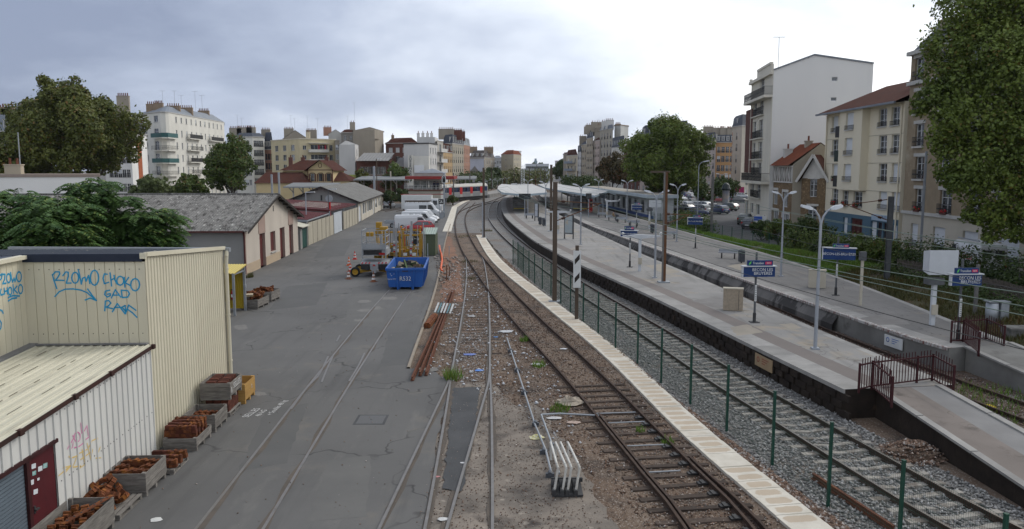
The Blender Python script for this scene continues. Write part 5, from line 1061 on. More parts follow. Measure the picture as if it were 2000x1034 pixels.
for k in range(6):o=MB().box(-.045,.045,-.4,.4,-.02,.02).build('slat',BLT if k in(1,4)else BLW,t);o.location=(-.42+k*.165,0,.28-.05*(k/5));o.rotation_euler=(.55,0,-.1)
MB().beam((-.5,.2,.36),(.5,.2,.3),.06,.03).beam((-.5,-.2,.14),(.5,-.2,.1),.06,.03).build('batten',DARK,t)
LV=mat('lever_white',(.56,.55,.51),(.44,.42,.38),5,.5,c3=(.25,.2,.16),s3=7,t3=(.62,.72))
lv=thing('lever_frame','ground frame of four white point levers beside the siding','lever frame',(1.5,19.0,0))
for i,(bx,tx)in enumerate(((1082,1075.5),(1098,1085),(1108,1095),(1124,1109))):
 b=G(bx,964,.05);n_=Vector((xr(bx+8,18.9,.78),18.9,.78));f_=Vector((xr(tx,20.4,.78),20.45,.80));e_=Vector((f_.x+.02,f_.y+.06,.3));MB().tube([b,n_+Vector((0,0,-.08)),n_+Vector((-.03,.06,0)),f_+Vector((0,-.05,.02)),f_+Vector((0,.05,-.08)),e_],.032,8).build('lever',LV,lv,True)
 MB().box(b.x-.05,b.x+.05,b.y-.1,b.y+.5,0,.16).cyl((b.x-.06,b.y+.25,.18),(b.x+.06,b.y+.25,.18),.12,n=10).build('pivot',DARK,lv,True)
MB().box(1.0,1.75,18.8,19.7,0,.05).beam((1.0,19.6,.12),(1.8,19.6,.12),.07,.1).build('base',DARK,lv,True)
def rod(label,pts,joints):
 P=[G(*p,.09)for p in pts];t=thing('point_rod',label,'point rod',(P[0].x,P[0].y,0),0,'point rods running to the levers');MB().tube(P,.032,8).build('rod',GREY,t,True)
 for j in joints:q=G(*j,.09);MB().box(q.x-.11,q.x+.11,q.y-.05,q.y+.05,-.02,.10).cyl((q.x,q.y-.09,.1),(q.x,q.y+.09,.1),.055,n=10).build('roller',mat('roller_steel',(.12,.13,.15),(.09,.1,.11),4,.5,metal=.4),t,True)
rod('long grey point rod running up the dirt from the levers',[(1077,925),(1066,880),(1045,830),(1024,765),(1010,722),(990,660)],[(1062,880),(1046,826),(1024,765),(1010,722),(997,684),(1074,925)]);rod('short grey point rod ending at a crank beside the siding',[(1092,925),(1078,868),(1057,810)],[(1080,870)])
MB_=MB().tube([G(1057,810,.09),G(1092,808,.09),G(1170,812,.09)],.03,8);t=thing('crank_bar','grey crank bar leading from the short rod under the siding rail','crank bar',G(1057,810));MB_.build('bar',GREY,t,True)
def blob(name,lb,cat,p,r,m,flat=.35,seed=1,n=7):
 rr=random.Random(seed);mb=MB();V=[];F=[];R_=10
 for j in range(n+1):
  for i in range(R_):
   a=2*PI*i/R_;f=j/n;k=r*f*(1+rr.uniform(-.25,.25));V.append((k*math.cos(a)*1.4,k*math.sin(a),(1-f**2)*r*flat*rr.uniform(.6,1.2)))
 for j in range(n):
  for i in range(R_):F.append((j*R_+i,(j+1)*R_+i,(j+1)*R_+(i+1)%R_,j*R_+(i+1)%R_))
 mb.add(V,F);o=mb.build(name,m);o.location=p;return tag(o,lb,cat)
blob('sandbag','pale beige rag draped over the siding rail','rag',(*G(1112,788).to_2d(),.03),.36,mat('rag_beige',(.36,.31,.25),(.28,.24,.19),6,.9,bm=.5,bs=9),.6,3)
blob('plastic_bag','crumpled yellow and white bag beside the long point rod','plastic bag',(*G(1048,855).to_2d(),0),.16,mat('bag_yellow',(.55,.48,.08),(.55,.55,.52),14,.5),.6,4)
for i,(px,py,w_,h_,c,lb)in enumerate(((1083,817,.3,.22,(.48,.47,.46),'pale paper sheet lying by the crank bar'),(1122,826,.3,.2,(.38,.29,.24),'pinkish cardboard scrap beside the siding rail'),(905,905,.12,.1,(.5,.5,.5),'small white paper ball by the old rail'),(865,1015,.12,.2,(.5,.5,.49),'white plastic scrap between the embedded rails'),(852,932,.08,.12,(.45,.2,.2),'red and white can beside the embedded rail'),(1049,712,.12,.35,(.55,.55,.55),'white plastic strip beside a weed clump by the siding'),(1101,682,.2,.16,(.55,.56,.58),'white paper scrap lying inside the siding track'),(304,1016,.2,.12,(.5,.5,.48),'white scrap of paper on the yard asphalt'),(824,721,.35,.16,(.38,.33,.26),'beige scrap at the foot of the rusty rails'),(936,724,.25,.1,(.10,.22,.55),'bright blue plastic scrap between the old rails'),(917,693,.4,.3,(.14,.19,.42),'dull blue scraps between the old rails'),(968,659,.16,.1,(.10,.25,.5),'blue plastic lid by the end of the point rod'),(988,648,.55,.35,(.45,.46,.47),'flattened white sack at the end of the point rod'),(921,618,.3,.2,(.5,.5,.5),'white paper between the old rails beyond the crossing'),(1918,793,.5,.35,(.50,.36,.02),'yellow plastic sheet lying by the ramp track'))):
 blob('litter',lb,'litter',(*G(px,py).to_2d(),.012),max(w_,h_)*.55,mat('litter_%d'%i,c,None,1,.7),.12,i+9,3)
t=thing('orange_hose','bright orange cable duct curling beside the yard kerb','cable duct',G(860,490));MB().tube([G(858,480,.3),G(859.5,490,.25),G(862,497,.1),G(863.5,508,.08),G(862,518,.08),G(861,525,.08),G(864,530,.06)],.09,8).build('duct',mat('orange_duct',(.62,.10,.02),None,1,.5),t,True)
for px,py,h,lb in((877,500,.9,'grey stake standing by the kerb beside the orange duct'),(872,548,1.1,'rusty stake standing on the dirt by the kerb, nearer one'),(878,542,.8,'rusty stake standing on the dirt by the kerb, farther one')):p=G(px,py);t=thing('stake',lb,'stake',p);MB().beam((0,0,0),(.03,0,h),.09,.06).build('stake',RUST if 'rusty' in lb else GREY,t)
stuff(rocks('rubble_heap',[[G(846,500),G(900,505),G(885,545),G(862,560),G(850,530)]],260,.05,.3,mat('rubble',(.34,.31,.28),(.18,.15,.13),3,.9,isl=.8),'heap of scraps and rubble by the kerb',-.02,1.0))
mh=thing('manhole_cover','square worn manhole cover in the yard asphalt','manhole cover',(*G(725,820).to_2d(),.002));m_,t_,b_=newmat('manhole_iron');ch=nd('ShaderNodeTexChecker',t_);ch.inputs['Scale'].default_value=26;t_.links.new(vec(t_),ch.inputs[0]);t_.links.new(mix(t_,ch.outputs['Fac'],(.10,.10,.10),(.07,.07,.07)),b_.inputs['Base Color']);bump(t_,b_,ch.outputs['Fac'],.4);b_.inputs['Roughness'].default_value=.7
MB().box(-.42,.42,-.42,.42,-.01,.004).build('cover',m_,mh);MB().box(-.5,.5,-.5,.5,-.02,.002).build('frame',ASPH2,mh);MB().box(-.03,.03,-.03,.03,.004,.007).build('lift_hole',DARK,mh)
for k,(p0,p1,lb)in enumerate((((1588,937),(1745,1042),'loose rusty rail lying inside the fence by the main track'),((1845,888),(2040,1000),'loose orange-rusted rail lying at the foot of the ramp'))):a,b=G(*p0),G(*p1);t=thing('scrap_rail',lb,'rail',(a.x,a.y,0));rail(MB(),[Vector((a.x,a.y)),Vector((b.x,b.y))],.02).build('rail',[SCR,SCR],t,True)
sh_=rocks('soil_heap',[[Vector((11.2+.8*math.cos(a),21.7+1.0*math.sin(a)))for a in np.linspace(0,6,12)]],700,.04,.14,STONEB,'heap of brown soil and stones at the foot of the ramp',0,1);
blob('soil_mound','low brown soil mound at the foot of the ramp','soil heap',(11.3,21.7,-.04),.75,DIRT,.45,7,8)
for k in range(5):rocks('soil_heap',[[Vector((11.3+(1-k*.17)*math.cos(a),21.7+(.8-k*.13)*math.sin(a)))for a in np.linspace(0,6,12)]],420,.04,.12,STONEB,'brown lumps covering the soil mound',.02+k*.075,1)
# ================================================================== signal cabin, train, signal
sc_=thing('signal_cabin','signal cabin with glazed upper room, red roof band and small grey pyramid roof','signal cabin',(-23.2,172,0));CL=mat('beige_cladding',(.46,.43,.36),(.40,.37,.31),.8,.7);REDB=mat('red_roof_band',(.27,.035,.03),(.22,.03,.028),.8,.55)
x0,x1=xr(790,172,2),xr(861,172,2);mb=MB();mb.box(x0,x1,172,181,0,3.3);mb.build('lower_storey',CL,sc_,True)
for k in range(26):u=x0+(x1-x0)*k/26;MB().box(u+.02,u+.22,171.94,171.998,.1,3.2).build('cladding_panel',CL,sc_,True)
MB().box(x0-.2,x1+.3,171.7,181.3,3.3,3.52).build('terrace_slab',mat('brown_edge',(.16,.07,.05),(.12,.05,.04),1,.8),sc_,True)
for k in range(4):MB().box(x1+.005,x1+.03,173+k*2,174.2+k*2,.8,2.8).build('window',SHUT,sc_,True)
ux0,ux1=xr(808,173,4),xr(858,173,4);mb=MB().box(ux0,ux1,173.2,179,5.4,5.8).box(ux0,ux1,173.2,179,3.52,3.8)
for x in np.linspace(ux0,ux1,5):mb.box(x-.08,x+.08,173.18,173.34,3.8,5.4)
for y in(175,177,178.9):mb.box(ux0,ux0+.15,y,y+.15,3.8,5.4).box(ux1-.15,ux1,y,y+.15,3.8,5.4)
mb.build('upper_frame',mat('cabin_frame',(.40,.39,.36),(.34,.33,.3),1,.7),sc_,True)
MB().box(ux0+.1,ux0+3.2,173.25,173.29,3.8,5.4).box(ux0+3.3,ux1-.1,173.25,173.29,3.8,5.4).box(ux1-.08,ux1-.04,173.4,178.9,3.8,5.4).build('glazing',glassmat('cabin_glass',(.10,.11,.105),c2=(.25,.26,.25)),sc_,True)
MB().box(xr(791,171,6),xr(887,171,6),170.9,181,5.78,6.42).build('roof_band',REDB,sc_,True);qx0,qx1=xr(809,172,7),xr(866,172,7);MB().box(qx0,qx1,172.2,179.5,6.42,7.1).build('parapet',mat('cabin_parapet',(.35,.34,.31),(.29,.28,.26),1,.8),sc_,True);cx_=(qx0+qx1)/2+.4
MB().add([(qx0-.1,172.1,7.1),(qx1+.1,172.1,7.1),(qx1+.1,179.6,7.1),(qx0-.1,179.6,7.1),(cx_,175.8,8.05)],[(0,1,4),(1,2,4),(2,3,4),(3,0,4)]).build('pyramid_roof',mat('zinc_grey',(.20,.215,.235),(.15,.16,.18),.7,.5,metal=.2,c3=(.42,.44,.46),s3=.8,t3=(.58,.7)),sc_,True)
rl=MB()
for z in(4.0,4.5):rl.beam((x0,171.85,z),(x1,171.85,z),.05,.05)
for x in np.linspace(x0,x1,9):rl.beam((x,171.85,3.5),(x,171.85,4.5),.05,.05)
rl.build('terrace_railing',WHITE,sc_,True)
tn=thing('commuter_train','white and grey commuter train with red doors and dark windows leaving behind the signal cabin','train',(-12.5,205,0));tf,tb=Vector((xr(944,214,2),214,0)),Vector((xr(866,193,2)-6,181,0));dT=(tf-tb).normalized();tn.location=tf;tn.rotation_euler=(0,0,math.atan2(dT.y,dT.x));LT=(tf-tb).length
TW=mat('train_white',(.37,.36,.32),(.31,.30,.27),1,.5);TG=mat('train_grey',(.23,.235,.24),(.19,.195,.2),1,.6);TB=mat('train_blue',(.015,.03,.09),None,1,.4)
def tsec(x):return[(x,-1.4,1.0),(x,1.4,1.0),(x,1.45,2.2),(x,1.4,3.6),(x,.9,4.25),(x,-.9,4.25),(x,-1.4,3.6),(x,-1.45,2.2)]
MB().loft([tsec(-LT),tsec(-.5),[(x_+.15,y_*.92,z_)for x_,y_,z_ in tsec(-.1)]]).build('body',TW,tn);MB().box(-LT,-.5,-1.47,-1.40,1.0,2.05).build('lower_band',TG,tn);MB().box(-LT,-.6,-1.475,-1.42,2.25,3.4).build('window_band',TB,tn);MB().box(-LT,0,-1.2,1.2,.25,1.0).build('bogie',PLAST,tn)
for k in range(6):
 x=-4.2-k*5.6
 if x>-LT+1:MB().box(x-.65,x+.65,-1.50,-1.476,1.75,3.45).build('door',MR if 'x' else MR,tn);MB().box(x-.65,x+.65,-1.50,-1.476,1.05,1.74).build('door_foot',TW,tn)
 for q in(1.3,2.9,4.3):
  if x-q>-LT+1:MB().box(x-q-.5,x-q+.5,-1.49,-1.476,2.4,3.3).build('window',GLASS,tn)
MB().box(.02,.07,-1.0,1.0,2.3,3.4).build('windscreen',GLASS,tn);MB().box(.0,.06,-1.2,1.2,1.1,2.2).build('nose',TW,tn);MB().box(-7,-5,-.7,.7,4.25,4.5).box(-14,-12.5,-.6,.6,4.25,4.45).build('roof_gear',PLAST,tn)
def signal(label,px,py,hpx,lbl2=False):
 p=G(px,py);t=thing('railway_signal',label,'railway signal',p);z=zr(hpx,p.y)
 MB().box(-.14,.14,-.14,.14,0,z).build('post',GREY,t);k=p.y/1560
 MB().prism([(x*3.6*k,0)for x in()]or[(-3.2*k,-.3),(3.2*k,-.3),(3.2*k,-.1),(-3.2*k,-.1)],z-20*k,z-5.5*k).build('head',PLAST,t)
 mb=MB();R_=3.4*k
 for i in range(20):
  a0,a1=2*PI*i/20,2*PI*(i+1)/20;f=lambda a:(R_*math.cos(a),-.34,z-12.7*k+R_*math.sin(a)+(3.6*k if math.sin(a)>0 else-3.6*k));mb.beam(f(a0),f(a1),.1,.12,up=(0,1,0))
 mb.build('border',WHITE,t);MB().cyl((0,-.32,z-9.5*k),(0,-.42,z-9.5*k),1.1*k,n=10).build('lens',GREY,t)
 MB().beam((.35,.2,0),(.35,.2,z-22*k),.05,.05).beam((-.1,.2,0),(-.1,.2,z-22*k),.05,.05).build('ladder',GREY,t);MB().box(-.45,.45,-.5,.3,z-26*k,z-25.3*k).build('platform',GREY,t);return t
signal('railway signal with black head and white oval border in front of the cabin',868,424,338)
si=thing('route_indicator','square black route indicator with white border on a grey stand near the vans','route indicator',G(862,427));z=zr(389,si.location.y);MB().box(-.45,.45,-.15,.15,z-.85,z).build('panel',PLAST,si);mb=MB()
for a in(-1,1):mb.box(a*.46-.04,a*.46+.04,-.2,-.152,z-.88,z+.02).box(-.5,.5,-.2,-.152,z-.42+a*.44-.04,z-.42+a*.44+.04)
mb.build('border',WHITE,si)
for q in((-.2,-.25),(.1,-.3),(.15,-.55),(-.15,-.6),(.0,-.45)):MB().cyl((q[0],-.16,z+q[1]),(q[0],-.2,z+q[1]),.09,n=8).build('lamp',WHITE,si)
for x in(-.3,0,.3):MB().beam((x,0,0),(x,0,z-.85),.09,.09).build('stand',GREY,si)
MB().box(-.55,.55,-.4,.4,1.0,1.06).box(-.3,.3,-.3,.3,.0,.9).build('cabinet',GREY,si)
# ================================================================== town buildings
STR_=struct(sheet('street',[(22,88),(26,70),(29.5,60),(29.0,30),(110,30),(110,330),(16,330),(17,215),(20.5,165)],.5,mat('street_asphalt',(.075,.075,.077),(.055,.055,.057),.3,.85)))
ZINC=mat('zinc_roof',(.19,.21,.235),(.15,.165,.19),.8,.5,metal=.15);SLATE=mat('slate_roof',(.055,.062,.08),(.04,.046,.06),2,.6);TILE=mat('red_brown_tiles',(.080,.031,.022),(.055,.024,.019),1.6,.9,spec=.05,c3=(.06,.035,.03),s3=.8,t3=(.55,.75));TILO=mat('orange_tiles',(.18,.055,.028),(.11,.038,.024),1.2,.9,spec=.05,c3=(.08,.045,.035),s3=2,t3=(.58,.72))
BRK=mat('red_brick',(.15,.065,.05),(.11,.05,.04),2.5,.9);POT=mat('chimney_pot',(.20,.07,.04),(.12,.05,.035),9,.8);CHB=mat('chimney_stack',(.27,.20,.14),(.22,.165,.115),1.5,.9)
def wm(n,c,v=.85,st=.75):return mat('render_'+n,c,tuple(x*v for x in c),.35,.88,c3=tuple(x*st for x in c),s3=.25,t3=(.6,.85),sv=(1,1,.35))
POTM=MB().lathe([(.13,0),(.11,.55),(.14,.6),(0,.6)],n=7).mesh('chimney_pot',POT);POTD=MB().lathe([(.12,0),(.10,.8),(.17,.82),(.17,.9),(0,1.0)],n=7).mesh('chimney_pot',mat('dark_pot',(.035,.03,.028),(.05,.04,.035),5,.8))
def chimney(t,x,y,z,w_,d_,h,n=5,m=None,pm=None,ang=0):
 o=MB().box(-w_/2,w_/2,-d_/2,d_/2,-1.5,h).box(-w_/2-.06,w_/2+.06,-d_/2-.06,d_/2+.06,h,h+.12).build('chimney',m or CHB,t);l=root_of(t).location;o.location=(x-l.x,y-l.y,z-l.z);o.rotation_euler=(0,0,ang)
 for k in range(n):link('chimney_pot',pm or POTM,o,((k+.5)/n*(w_-.2)-w_/2+.1,0,h+.12))
 return o
def antenna(t,x,y,z,h):
 l=root_of(t).location;mb=MB().cyl((0,0,0),(0,0,h),.035,n=5).beam((-.8,0,h),(.8,0,h),.04,.04)
 for k in range(5):mb.beam((-.7+k*.35,-.35,h),(-.7+k*.35,.35,h),.03,.03)
 o=mb.build('antenna',GREY,t);o.location=(x-l.x,y-l.y,z-l.z)
def B(label,m,pts,top,dep=12,win=(),roof=('flat',),chim=(),z0=0.0,cat='apartment building',name='apartment_building',back=None,corn=True,ant=()):
 P=[p if isinstance(p,Vector)else Vector((xr(p[0],p[1],9),p[1]))for p in pts];zt=zr(top,P[0].y)if top>30 else top
 t=thing(name,label,cat,(P[0].x,P[0].y,z0));bk=Vector(back or P[0]).normalized()*dep;bk=bk if back else None;Q=P+([P[-1]+bk,P[0]+bk]if back else[p*(1+dep/p.length)for p in P[::-1]][::1 if len(P)<3 else len(P)-1]);mb=MB();n=len(Q);todo=[];bk0=Vector(back or P[0]).normalized()
 for i in range(n):
  a,b=Q[i],Q[(i+1)%n];d=(b-a);ln=d.length
  if ln<.05:continue
  d.normalize();ops=[]
  for(e,nc,rows,w_,h,fh,off,st,rl,m0,m1)in win:
   if e!=i:continue
   for r in range(rows):
    v=zt-off-r*fh
    for c in range(nc):
     u=m0+(ln-m0-m1)*((c+.5)/nc)
     if v>z0+.2 and u-w_/2>.05 and u+w_/2<ln-.05:ops.append((u-w_/2,u+w_/2,v,v+h));todo.append((a,d,u,v,w_,h,st,rl))
  facade(mb,a,d,ln,z0,zt,ops)
 mb.add([(p.x,p.y,zt)for p in Q],[tuple(range(n))]);mb.build('wall',m,t,True);SM={}
 for a,d,u,v,w_,h,st,rl in todo:
  s_=random.choice(st)if isinstance(st,(list,tuple))else st
  put(winmesh(w_,h,s_),'window',t,a,d,u,v)
  if rl:put(railmesh(w_+.1,min(.95,h*.5),rl if rl!='bal' else 'bars',.0),'balcony_railing',t,a,d,u,v)
  else:k=round(w_,2);SM.setdefault(k,MB().box(-w_/2-.08,w_/2+.08,-.1,.1,-.09,-.002).mesh('sill',SILL));put(SM[k],'sill',t,a,d,u,v)
 cen=sum(Q,Vector((0,0)))/n;ex=lambda p,k:p+(p-cen).normalized()*k
 def ring(k0,k1,za,zb,mm,nm):
  A=[ex(p,k0)for p in Q];mb=MB();mb.prism([(p.x,p.y)for p in A],za,zb);return mb.build(nm,mm,t,True)
 if roof[0]=='flat':
  ring(.25,0,zt+.002,zt+.3,roof[1]if len(roof)>1 else m,'roof')
  zr_=zt+.3
 elif roof[0]in('mans','hip'):
  h,ins_,rm=roof[1],roof[2],roof[3]
  if corn:ring(.3,0,zt+.002,zt+.22,SILL,'cornice')
  A=[ex(p,.22)for p in Q];C_=[cen+(p-cen)*max(.02,1-ins_/max(.1,(p-cen).length))for p in Q];z1=zt+.222;z2=z1+h;mb=MB()
  for i in range(n):j=(i+1)%n;mb.quad((*A[i],z1),(*A[j],z1),(*C_[j],z2),(*C_[i],z2))
  mb.add([(*p,z2)for p in C_],[tuple(range(n))]);mb.build('roof',rm,t,True);zr_=z2
  if len(roof)>4:
   dm=MB().box(-.55,.55,-.1,1.2,0,1.5).box(-.65,.65,-.2,1.2,1.5,1.62).mesh('dormer',SILL)
   for e,nd_ in roof[4]:
    a,b=Q[e],Q[e+1];d=(b-a).normalized();ln=(b-a).length
    for k in range(nd_):
     o=put(dm,'dormer',t,a,d,ln*(k+.5)/nd_,z1+h*.16,.12);link('window',winmesh(.8,1.3,'plain'),o,(0,-.27,.12))
 elif roof[0]=='gable':
  h,rm=roof[1],roof[2];a,b,c,d_=Q[0],Q[len(P)-1],Q[-2],Q[-1];fm,bm2=a.lerp(b,roof[3]if len(roof)>3 else .5),d_.lerp(c,roof[3]if len(roof)>3 else .5);mb=MB()
  mb.add([(*a,zt),(*b,zt),(*fm,zt+h)],[(0,1,2)]).add([(*c,zt),(*d_,zt),(*bm2,zt+h)],[(0,1,2)]);mb.build('gable_wall',m,t,True);o_=(b-a).normalized()*.3;f_=bk0*.12;e=.12
  mb=MB();mb.quad((*(a-o_-f_),zt-.1),(*(fm-f_),zt+h+e),(*(bm2+f_),zt+h+e),(*(d_-o_+f_),zt-.1)).quad((*(fm-f_),zt+h+e),(*(b+o_-f_),zt-.1),(*(c+o_+f_),zt-.1),(*(bm2+f_),zt+h+e));mb.build('roof',rm,t,True);zr_=zt+h*.6
 for ch in chim:
  px,bo,w_,h,k=ch[:5];e0=P[0];
  for i in range(len(P)-1):
   if(pts[i+1][0]if not isinstance(pts[i+1],Vector)else 9e9)>=px or i==len(P)-2:
    e0=P[i]+(P[i+1]-P[i]).normalized()*uY(px,P[i],(P[i+1]-P[i]).normalized(),12);break
  p=e0+bk0*bo;chimney(t,p.x,p.y,zr_,w_,.6,h,k,*(ch[5:]))
 for px,bo,h in ant:Y=P[0].y+bo;antenna(t,xr(px,Y,15),Y,zr_,h)
 t['zt']=zt;return t
W_C=['case','case','curt','half','plain'];W_P=['plain','plain','half','curt']
WH_=wm('white',(.66,.64,.58));CRM=wm('cream',(.54,.47,.31));GRB=wm('greybeige',(.30,.265,.215));BEI=wm('beige',(.40,.345,.26));LGR=wm('lightgrey',(.56,.55,.53));ORA=wm('orange',(.46,.27,.125));PNK=wm('pinkstone',(.48,.39,.34));DGR=wm('dullgrey',(.22,.205,.185));YEB=wm('yellowbrick',(.42,.34,.19));SALM=wm('salmon',(.38,.21,.15))
# --- left side of the tracks
B1=B('white corner apartment block with rounded corner, long balconies and zinc roof',WH_,[(266,203),(300,193),(318,190),(328,190.3),(334,191.2),(340,193),(441,233)],227,14,[(5,11,1,.95,1.35,3,2.0,W_P,None,1,1),(5,11,6,.85,1.55,2.95,5.35,W_C+['shut'],None,1,1),(1,1,1,2.0,1.45,3,2.1,'case',None,0,0),(1,1,6,2.1,2.1,2.95,5.75,'french',None,0,0),(0,2,6,.9,1.5,2.95,5.3,W_C,None,.5,.5)],('hip',1.7,6.5,ZINC),[(304,6,3,.5,6,CHB),(316,6.5,2.2,.6,5,CHB),(345,6,3.4,.3,6,CHB),(366,6,4.5,.4,8,CHB),(405,6,3,.7,6,CHB)],ant=((322,8,5),(345,8,5),(358,9,4),(385,9,5),(398,9,4)))
zt=B1['zt'];GBR=mat('green_balcony_sheet',(.035,.11,.11),(.03,.09,.09),2,.5)
for k in range(5):
 z=zt-5.8-2.95*k;a=Vector((xr(296,191.5,10),191.8));b=Vector((xr(348,194,10),194.6));P=[a,Vector((xr(318,188.4,10),188.4)),Vector((xr(331,188.6,10),188.6)),b];mb=MB();rl=MB()
 mb.prism([(p.x,p.y)for p in P],z-.25,z);mb.build('balcony_slab',WH_,B1,True)
 for p,q in zip(P[:-1],P[1:]):
  rl.beam((p.x,p.y,z+1.0),(q.x,q.y,z+1.0),.06,.06);rl.beam((p.x,p.y,z+.5),(q.x,q.y,z+.5),.05,.95 if k in(0,2)else .05)
  for j in range(8):r=p.lerp(q,j/8);rl.beam((r.x,r.y,z),(r.x,r.y,z+1.0),.05,.05)
 rl.build('balcony_railing',GBR if k in(0,2)else IRON,B1,True)
e0=Vector((xr(340,193,9),193));e1=Vector((xr(441,233,9),233));dE=(e1-e0).normalized()
for k in range(5):
 for px0,px1 in((366,391),(408,432)):
  u0,u1=uY(px0,e0,dE,10),uY(px1,e0,dE,10);z=zt-5.5-2.95*k;put(MB().box(0,u1-u0,-1.0,-.005,-.2,0).mesh('balcony_slab',WH_),'balcony_slab',B1,e0,dE,u0,z);put(railmesh(u1-u0,1.0,'bars' if k%2 else 'solid',.95),'balcony_railing',B1,e0,dE,(u0+u1)/2,z)
b2=B('white building with tall orange brick panel and slate mansard behind the big left tree',wm('brightwhite',(.74,.73,.70)),[(205,172),(258,170),(289,178)],262,12,[(0,5,5,1,1.7,3.0,3.2,W_C,'bars',1,.5)],('mans',3.2,1.6,SLATE,[(0,3)]),[(247,4,2.6,4.6,6,GRB)])
p=Vector((xr(258,170,9),170));d=(Vector((xr(289,178,9),178))-p).normalized();put(MB().box(0,2.0,-.06,-.003,5.5,14.2).mesh('brick_panel',mat('orange_brick',(.36,.11,.05),(.3,.09,.045),2,.9)),'brick_panel',b2,p,d,uY(270,p,d,9),0)
B('beige house with slate roof and dormers far left behind the big tree',BEI,[(-70,150),(30,150)],258,12,[(0,6,4,1,1.7,3,3,W_C,'bars',1,1)],('mans',3,2,ZINC,[(0,4)]),[(8,3,3,1.2,5),(22,3,2.5,1.4,4)])
wl_=B('low white flat-roofed building behind the ailanthus trees',wm('whitewall',(.74,.72,.68),.95,.88),[(-260,80),(189,84)],7.15,10,(),('flat',mat('rust_edge',(.30,.24,.20),(.25,.2,.17),3,.9)),[(26,1.5,1.7,.9,2,BEI,POTM)],cat='building',name='low_building')
MB().cyl((xr(40,85,8),85,7.4),(xr(40,85,8),85,11.8),.06,n=6).build('mast',GREY,wl_,True)
B('white apartment house with four columns of windows beside the cream block',WH_,[(462,262),(495,262),(518,265)],268,14,[(1,4,5,1.0,2.0,3.05,3.1,'french','bars',.5,.5),(0,4,5,1,1.8,3.05,6.4,W_C,None,.5,.5)],('mans',1.2,2,SLATE),[(462,5,4,1.6,7,GRB),(480,5,5,1.8,8,GRB),(493,5,3,1.8,4,GRB)],ant=((466,6,6),(474,7,5)))
B('pink brick house with slate mansard squeezed beside the cream block',SALM,[(517,268),(535,266)],293,14,[(0,3,4,1,2.0,3.1,3.3,'brown',None,.3,.3)],('mans',5.6,2.6,SLATE,[(0,3)]),[(521,6,3,1.0,5,GRB)])
B5=B('cream modern block with wide windows, white balcony and red shutters',CRM,[(531,262),(586,245),(657,252)],276,16,[(0,3,4,2.6,1.75,3.0,3.35,'plain',None,1.2,1.8),(1,1,4,1.1,1.3,3.0,3.15,'plain',None,0.4,9),(1,1,4,2.3,1.9,3.0,3.5,'plain',None,3.3,5.6),(1,1,4,3.2,1.75,3.0,3.35,'case',None,5.6,2.4),(1,1,4,1.1,1.75,3.0,3.35,'plain',None,9.2,.6)],('flat',wm('parapet',(.55,.50,.40))),[(604,4,1.2,2.0,1,wm('creamstack',(.5,.44,.33)))])
p=Vector((xr(586,245,9),245));d=(Vector((xr(657,252,9),252))-p).normalized();z5=B5['zt']
for k in range(2):put(MB().box(0,6.4,-1.2,-.004,-.15,.75).mesh('balcony',WH_),'balcony',B5,p,d,2.7,z5-3.75-k*3)
put(MB().box(0,6.4,-1.2,-.004,0,.15).mesh('balcony_canopy',WH_),'balcony_canopy',B5,p,d,2.7,z5-1.2)
for u in(6.2,8.35):put(MB().box(-.25,.25,-.05,-.004,0,1.75).mesh('red_shutter',mat('red_shutter',(.38,.02,.05),None,1,.6)),'red_shutter',B5,p,d,u,z5-3.35)
B('grey gabled house with chimneys rising behind the cream block',GRB,[(555,300),(602,300)],271,14,(),('gable',3.0,DGR),[(566,5,3.6,2,6,GRB),(611,8,4,1.6,7,GRB)],ant=((570,6,7),(577,8,6),(602,8,7),(622,8,6)))
B('white gable-ended house half hidden behind the cream block',wm('palegrey',(.46,.45,.42)),[(643,305),(669,305)],262,12,(),('gable',1.6,ZINC,.55),[(641,4,3,1.6,5,SALM)])
B('blank light grey gable wall with low white front to its right',LGR,[(663,236),(694,233),(701,239)],283,12,[(1,1,5,.9,1.6,2.9,3,W_P,None,.2,.2)],('gable',1.3,ZINC,.36))
B('narrow beige house front beside the blank grey gable',GRB,[(655,246),(664,246)],276,8,[(0,1,5,.9,1.5,2.9,2.6,W_P,None,.2,.2)],('flat',))
B('drab grey house with small windows behind the grey gable',DGR,[(668,300),(694,298)],260,10,[(0,2,3,1,1.6,3,2.6,W_P,None,.5,.5)],('hip',1.2,3,TILE),[(690,2,1.9,2.4,2,GRB)],ant=((680,4,5),(694,5,10)))
bb=B('tall blank beige party wall with brick edged corner',GRB,[(691,292),(733,286),(750,297)],255,10,(),('gable',1.2,ZINC,.55))
p=Vector((xr(733,286,9),286));d=(Vector((xr(750,297,9),297))-p).normalized()
MB().box(xr(733,285,9),xr(751,296,9)-1,286,300,18.5,18.52).build('ledge',BRK,bb,True);put(MB().box(.2,1.6,-.05,.0,0,16).mesh('brick_quoin',BRK),'brick_quoin',bb,p,d,9.6,1)
br=B('brick workshop with long grey ridged roof behind the station',BRK,[(696,222),(760,218)],317,16,[(0,5,1,1.6,2,3,3.3,'plain',None,1,1)],('flat',BRK),cat='workshop',name='workshop')
corr(br,'roof',(xr(695,217,10),217,br['zt']+.3),(xr(759,214,10),214,br['zt']+.3),(xr(771,232,12),232,zr(299,232)),(xr(711,236,12),236,zr(299,236)),.9,.05,mat('grey_sheet_roof',(.22,.215,.205),(.18,.175,.17),.5,.8));MB().add([(xr(760,217.5,10),217.5,br['zt']),(xr(777,240,10),240,br['zt']),(xr(771,232,12),232,zr(300,232))],[(0,1,2)]).build('gable_wall',BRK,br,True)
B('low brick hall with grey roof beside the vertical shop sign',BRK,[(768,228),(800,226)],326,12,(),('hip',2.4,4.5,MATS['grey_sheet_roof']),cat='building',name='low_building')
